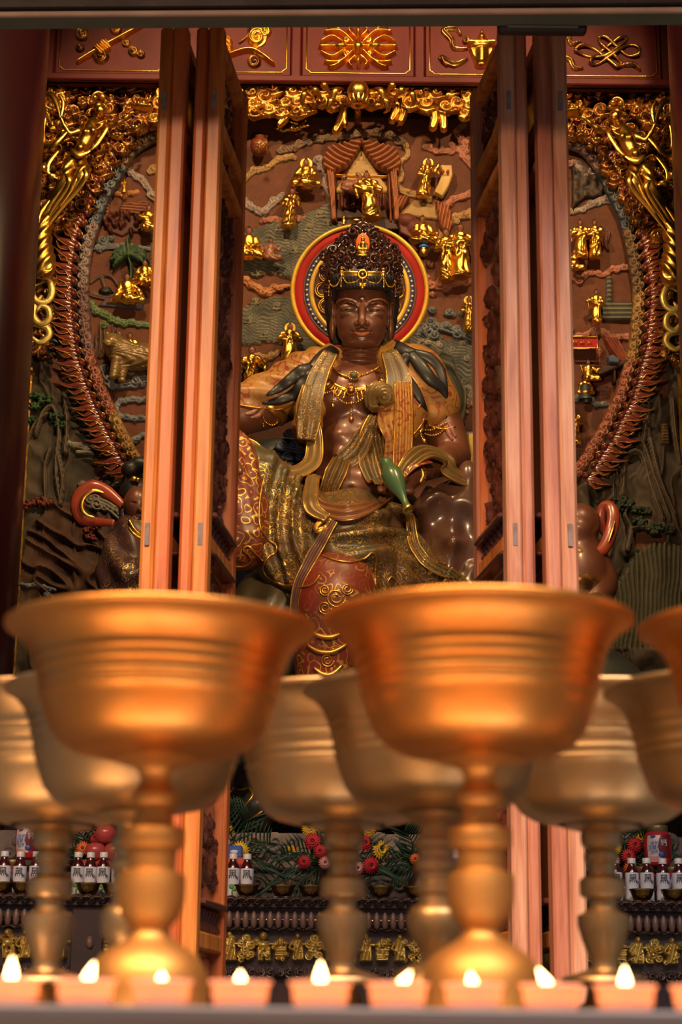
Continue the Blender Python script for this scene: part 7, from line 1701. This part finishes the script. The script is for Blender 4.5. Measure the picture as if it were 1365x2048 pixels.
def bowlprof(vr,vb,hw): # rim v, bottom v, rim half-width
    T=[(1.02,.30),(1.0,.33),(.985,.42),(.955,.53),(.90,.615),(.80,.685),(.62,.742),(.55,.758),(.54,.770),(.525,.760),(.48,.768),(.47,.780),(.455,.770),(.37,.786),(.36,.798),(.345,.788),(.29,.802),(.28,.814),(.265,.806),(.22,.825),(.14,.855),(.06,.915),(.02,.965),(0,1.0)]
    return [(vr+(vb-vr)*a,hw*b) for a,b in T]
F_=[(2036,126),(2028,126),(2010,121),(1975,121),(1950,118),(1930,110),(1910,95),(1897,76),(1886,58),(1878,46),(1866,39),(1858,38),(1848,45),(1833,58),(1800,67),(1765,68),(1750,66),(1744,52),(1738,47),(1700,49),(1697,58),(1690,62),(1660,62),(1655,58),(1650,39),(1616,35),(1611,43),(1602,47),(1588,46),(1582,38),(1562,30),(1548,33),(1536,42),(1522,92)]
VB=1523
gl=[(322,'large brass butter lamp at the front left'),(957,'large brass butter lamp at the front, right of the picture centre'),(1590,'front brass butter lamp cut off at the right edge')]
for (u,lab),vr in zip(gl,(1262,1248,1262)): lampgob('butter_lamp',u,vr,1.6,F_+bowlprof(vr,1516,310),lab)
# second row: ringed stems on domes
VB=1628
k2=.85
B_=[(2036,105),(2010,102),(1985,103),(1965,96),(1945,80),(1932,55),(1925,32),(1915,30),(1895,38),(1870,55),(1830,58),(1815,50),(1810,38),(1790,36),(1786,42),(1768,42),(1764,36),(1744,36),(1740,44),(1722,44),(1718,36),(1700,36),(1696,43),(1680,43),(1676,35),(1655,33),(1648,38),(1640,60),(1628,74)]
for u,lab in ((277,'second-row brass lamp half hidden behind the front left lamp'),(872,'second-row brass lamp with ringed stem left of the front right lamp'),(1474,'second-row brass lamp cut off at the right edge')):
    lampgob('butter_lamp',u,1388,1.91,B_+bowlprof(1388,1624,266),lab,'brass_sky_lit')
VB=1654
A_=[(2036,70),(2020,66),(2005,42),(1975,32),(1968,84),(1962,88),(1955,84),(1945,50),(1938,30),(1928,27),(1915,30),(1880,44),(1850,52),(1832,52),(1824,36),(1815,28),(1798,28),(1794,42),(1788,46),(1762,46),(1756,40),(1750,28),(1728,28),(1722,34),(1708,34),(1702,27),(1690,40),(1672,42),(1664,40),(1656,70)]
for u,lab in ((120,'back-row brass lamp with vase-shaped stem at the left edge'),(690,'back-row brass lamp with vase-shaped stem in the middle'),(1196,'back-row brass lamp with vase-shaped stem at the right')):
    lampgob('butter_lamp',u,1405,2.23,A_+bowlprof(1405,1650,258),lab,'brass_sky_lit')
# tealights
def tealight(x,lab,h,lean,i):
    y=1.30; k=mpp(682,1990,1.3); t=empty('tealight',(x,y,ZT),lab,'tealight','lit tealights along the table front'); rt,rb=62*k,50*k; hh=ZV(1964,1.3)-ZT
    MB().lathe([(0,.0006),(rb,.0006),(rb+.001,.002),(rt-.0015,hh-.003),(rt,hh-.002),(rt+.0005,hh),(rt-.001,hh),(rt-.0025,hh-.003),(rb-.0006,.003),(0,.0025)],(x,y,ZT),48,cap=False).build('cup',M['cup'],t)
    MB().lathe([(rt-.0042,hh*.36),(.004,hh*.34),(0,hh*.36)],(x,y,ZT),40,cap=False).build('wax',M['wax'],t)
    w_=MB().tube([(x,y,ZT+hh*.3),(x,y,ZT+hh*.8)],.0007,6).build('wick',M['ink'],t)
    f=MB().lathe([(0,0),(.0022,.001),(.0038,.004),(.0042,.007),(.0030,.012*h),(.0012,.0165*h),(0,.019*h)],(0,0,0),18,cap=False)
    V=np.concatenate(f.V); V[:,0]+=lean*V[:,2]**1.5*4+x; V[:,1]+=y; V[:,2]+=ZT+hh*.60; f.V=[V]
    f.build('flame',M['fire'],w_)
    d_=bpy.data.lights.new('flame_glow','POINT'); d_.energy=FL; d_.color=(1,.42,.12); d_.shadow_soft_size=.006
    o=bpy.data.objects.new('flame_glow',d_); COL.objects.link(o); o.location=(x,y-.0,ZT+hh*.74)
FL=.05
for i,(u,h,ln,lab) in enumerate(((20,1.15,0,'leftmost tealight at the picture edge'),(170,1.0,.5,'tealight second from the left'),(322,.7,0,'tealight in front of the large left lamp foot'),(480,.75,0,'tealight below the inner left door leaf'),(641,1.1,0,'tealight below the middle lamp stem'),(796,.8,1.2,'tealight with right-leaning flame, right of the middle one'),(948,.8,-.3,'tealight in front of the large right lamp foot'),(1103,.95,-.9,'tealight between the large right lamp and the thin right lamp'),(1252,1.05,0,'tealight with tall flame, second from the right edge'),(1405,1.0,0,'tealight cut off at the right edge'))):
    tealight(float(W(u,2000,1.3)[0]),lab,h,ln,i)
# ================================================================ LIGHT
w=bpy.data.worlds.new('world'); SC.world=w; w.use_nodes=True
bg=w.node_tree.nodes['Background']; bg.inputs[0].default_value=(.62,.70,.95,1); bg.inputs[1].default_value=.17
def light(kind,name,loc,target,power,color,size=.3,spot=None,blend=.5):
    d=bpy.data.lights.new(name,kind); d.energy=power; d.color=color
    o=bpy.data.objects.new(name,d); COL.objects.link(o); o.location=loc
    v=Vector(target)-Vector(loc); o.rotation_euler=v.to_track_quat('-Z','Y').to_euler()
    if kind=='AREA': d.shape='RECTANGLE'; d.size=size if not isinstance(size,tuple) else size[0]; d.size_y=size if not isinstance(size,tuple) else size[1]
    elif kind=='SPOT': d.spot_size=R(spot); d.spot_blend=blend; d.shadow_soft_size=size
    else: d.shadow_soft_size=size
    return o
SC.view_settings.view_transform='Standard'; SC.view_settings.look='None'; SC.view_settings.gamma=1; SC.view_settings.use_curve_mapping=False
SC.view_settings.exposure=0.0
SC.cycles.use_denoising=True
SC.cycles.max_bounces=8
WARM=(1,.66,.32)
# two hall spotlights behind the lintel aimed at the altar wall
light('SPOT','hall_spot',(-.9,5.6,6.6),(0.1,9,4.2),480,WARM,.07,70)
light('SPOT','hall_spot',(1.3,5.6,6.6),(0.1,9,4.0),420,WARM,.07,70)
light('SPOT','hall_spot',(.2,5.7,3.2),(0.1,8.6,2.9),105,WARM,.07,90)
# daylight of the courtyard behind the viewer
light('AREA','courtyard_daylight',(1.8,-2.5,8.6),(.2,5,1.4),1500,(1,.84,.80),(6,3))
light('AREA','courtyard_daylight',(-2.6,-1.5,7.0),(-.4,5,1.6),950,(1,.60,.34),(3,3))
# rows of burning lamps standing lower down in front of the table
light('AREA','lamp_row_glow',(-.25,.55,ZT-.30),(-.2,1.6,ZT+.28),1.25,(1,.40,.10),(.7,.25))
light('AREA','lamp_row_glow',(.35,.55,ZT-.30),(.3,1.6,ZT+.28),1.25,(1,.40,.10),(.7,.25))
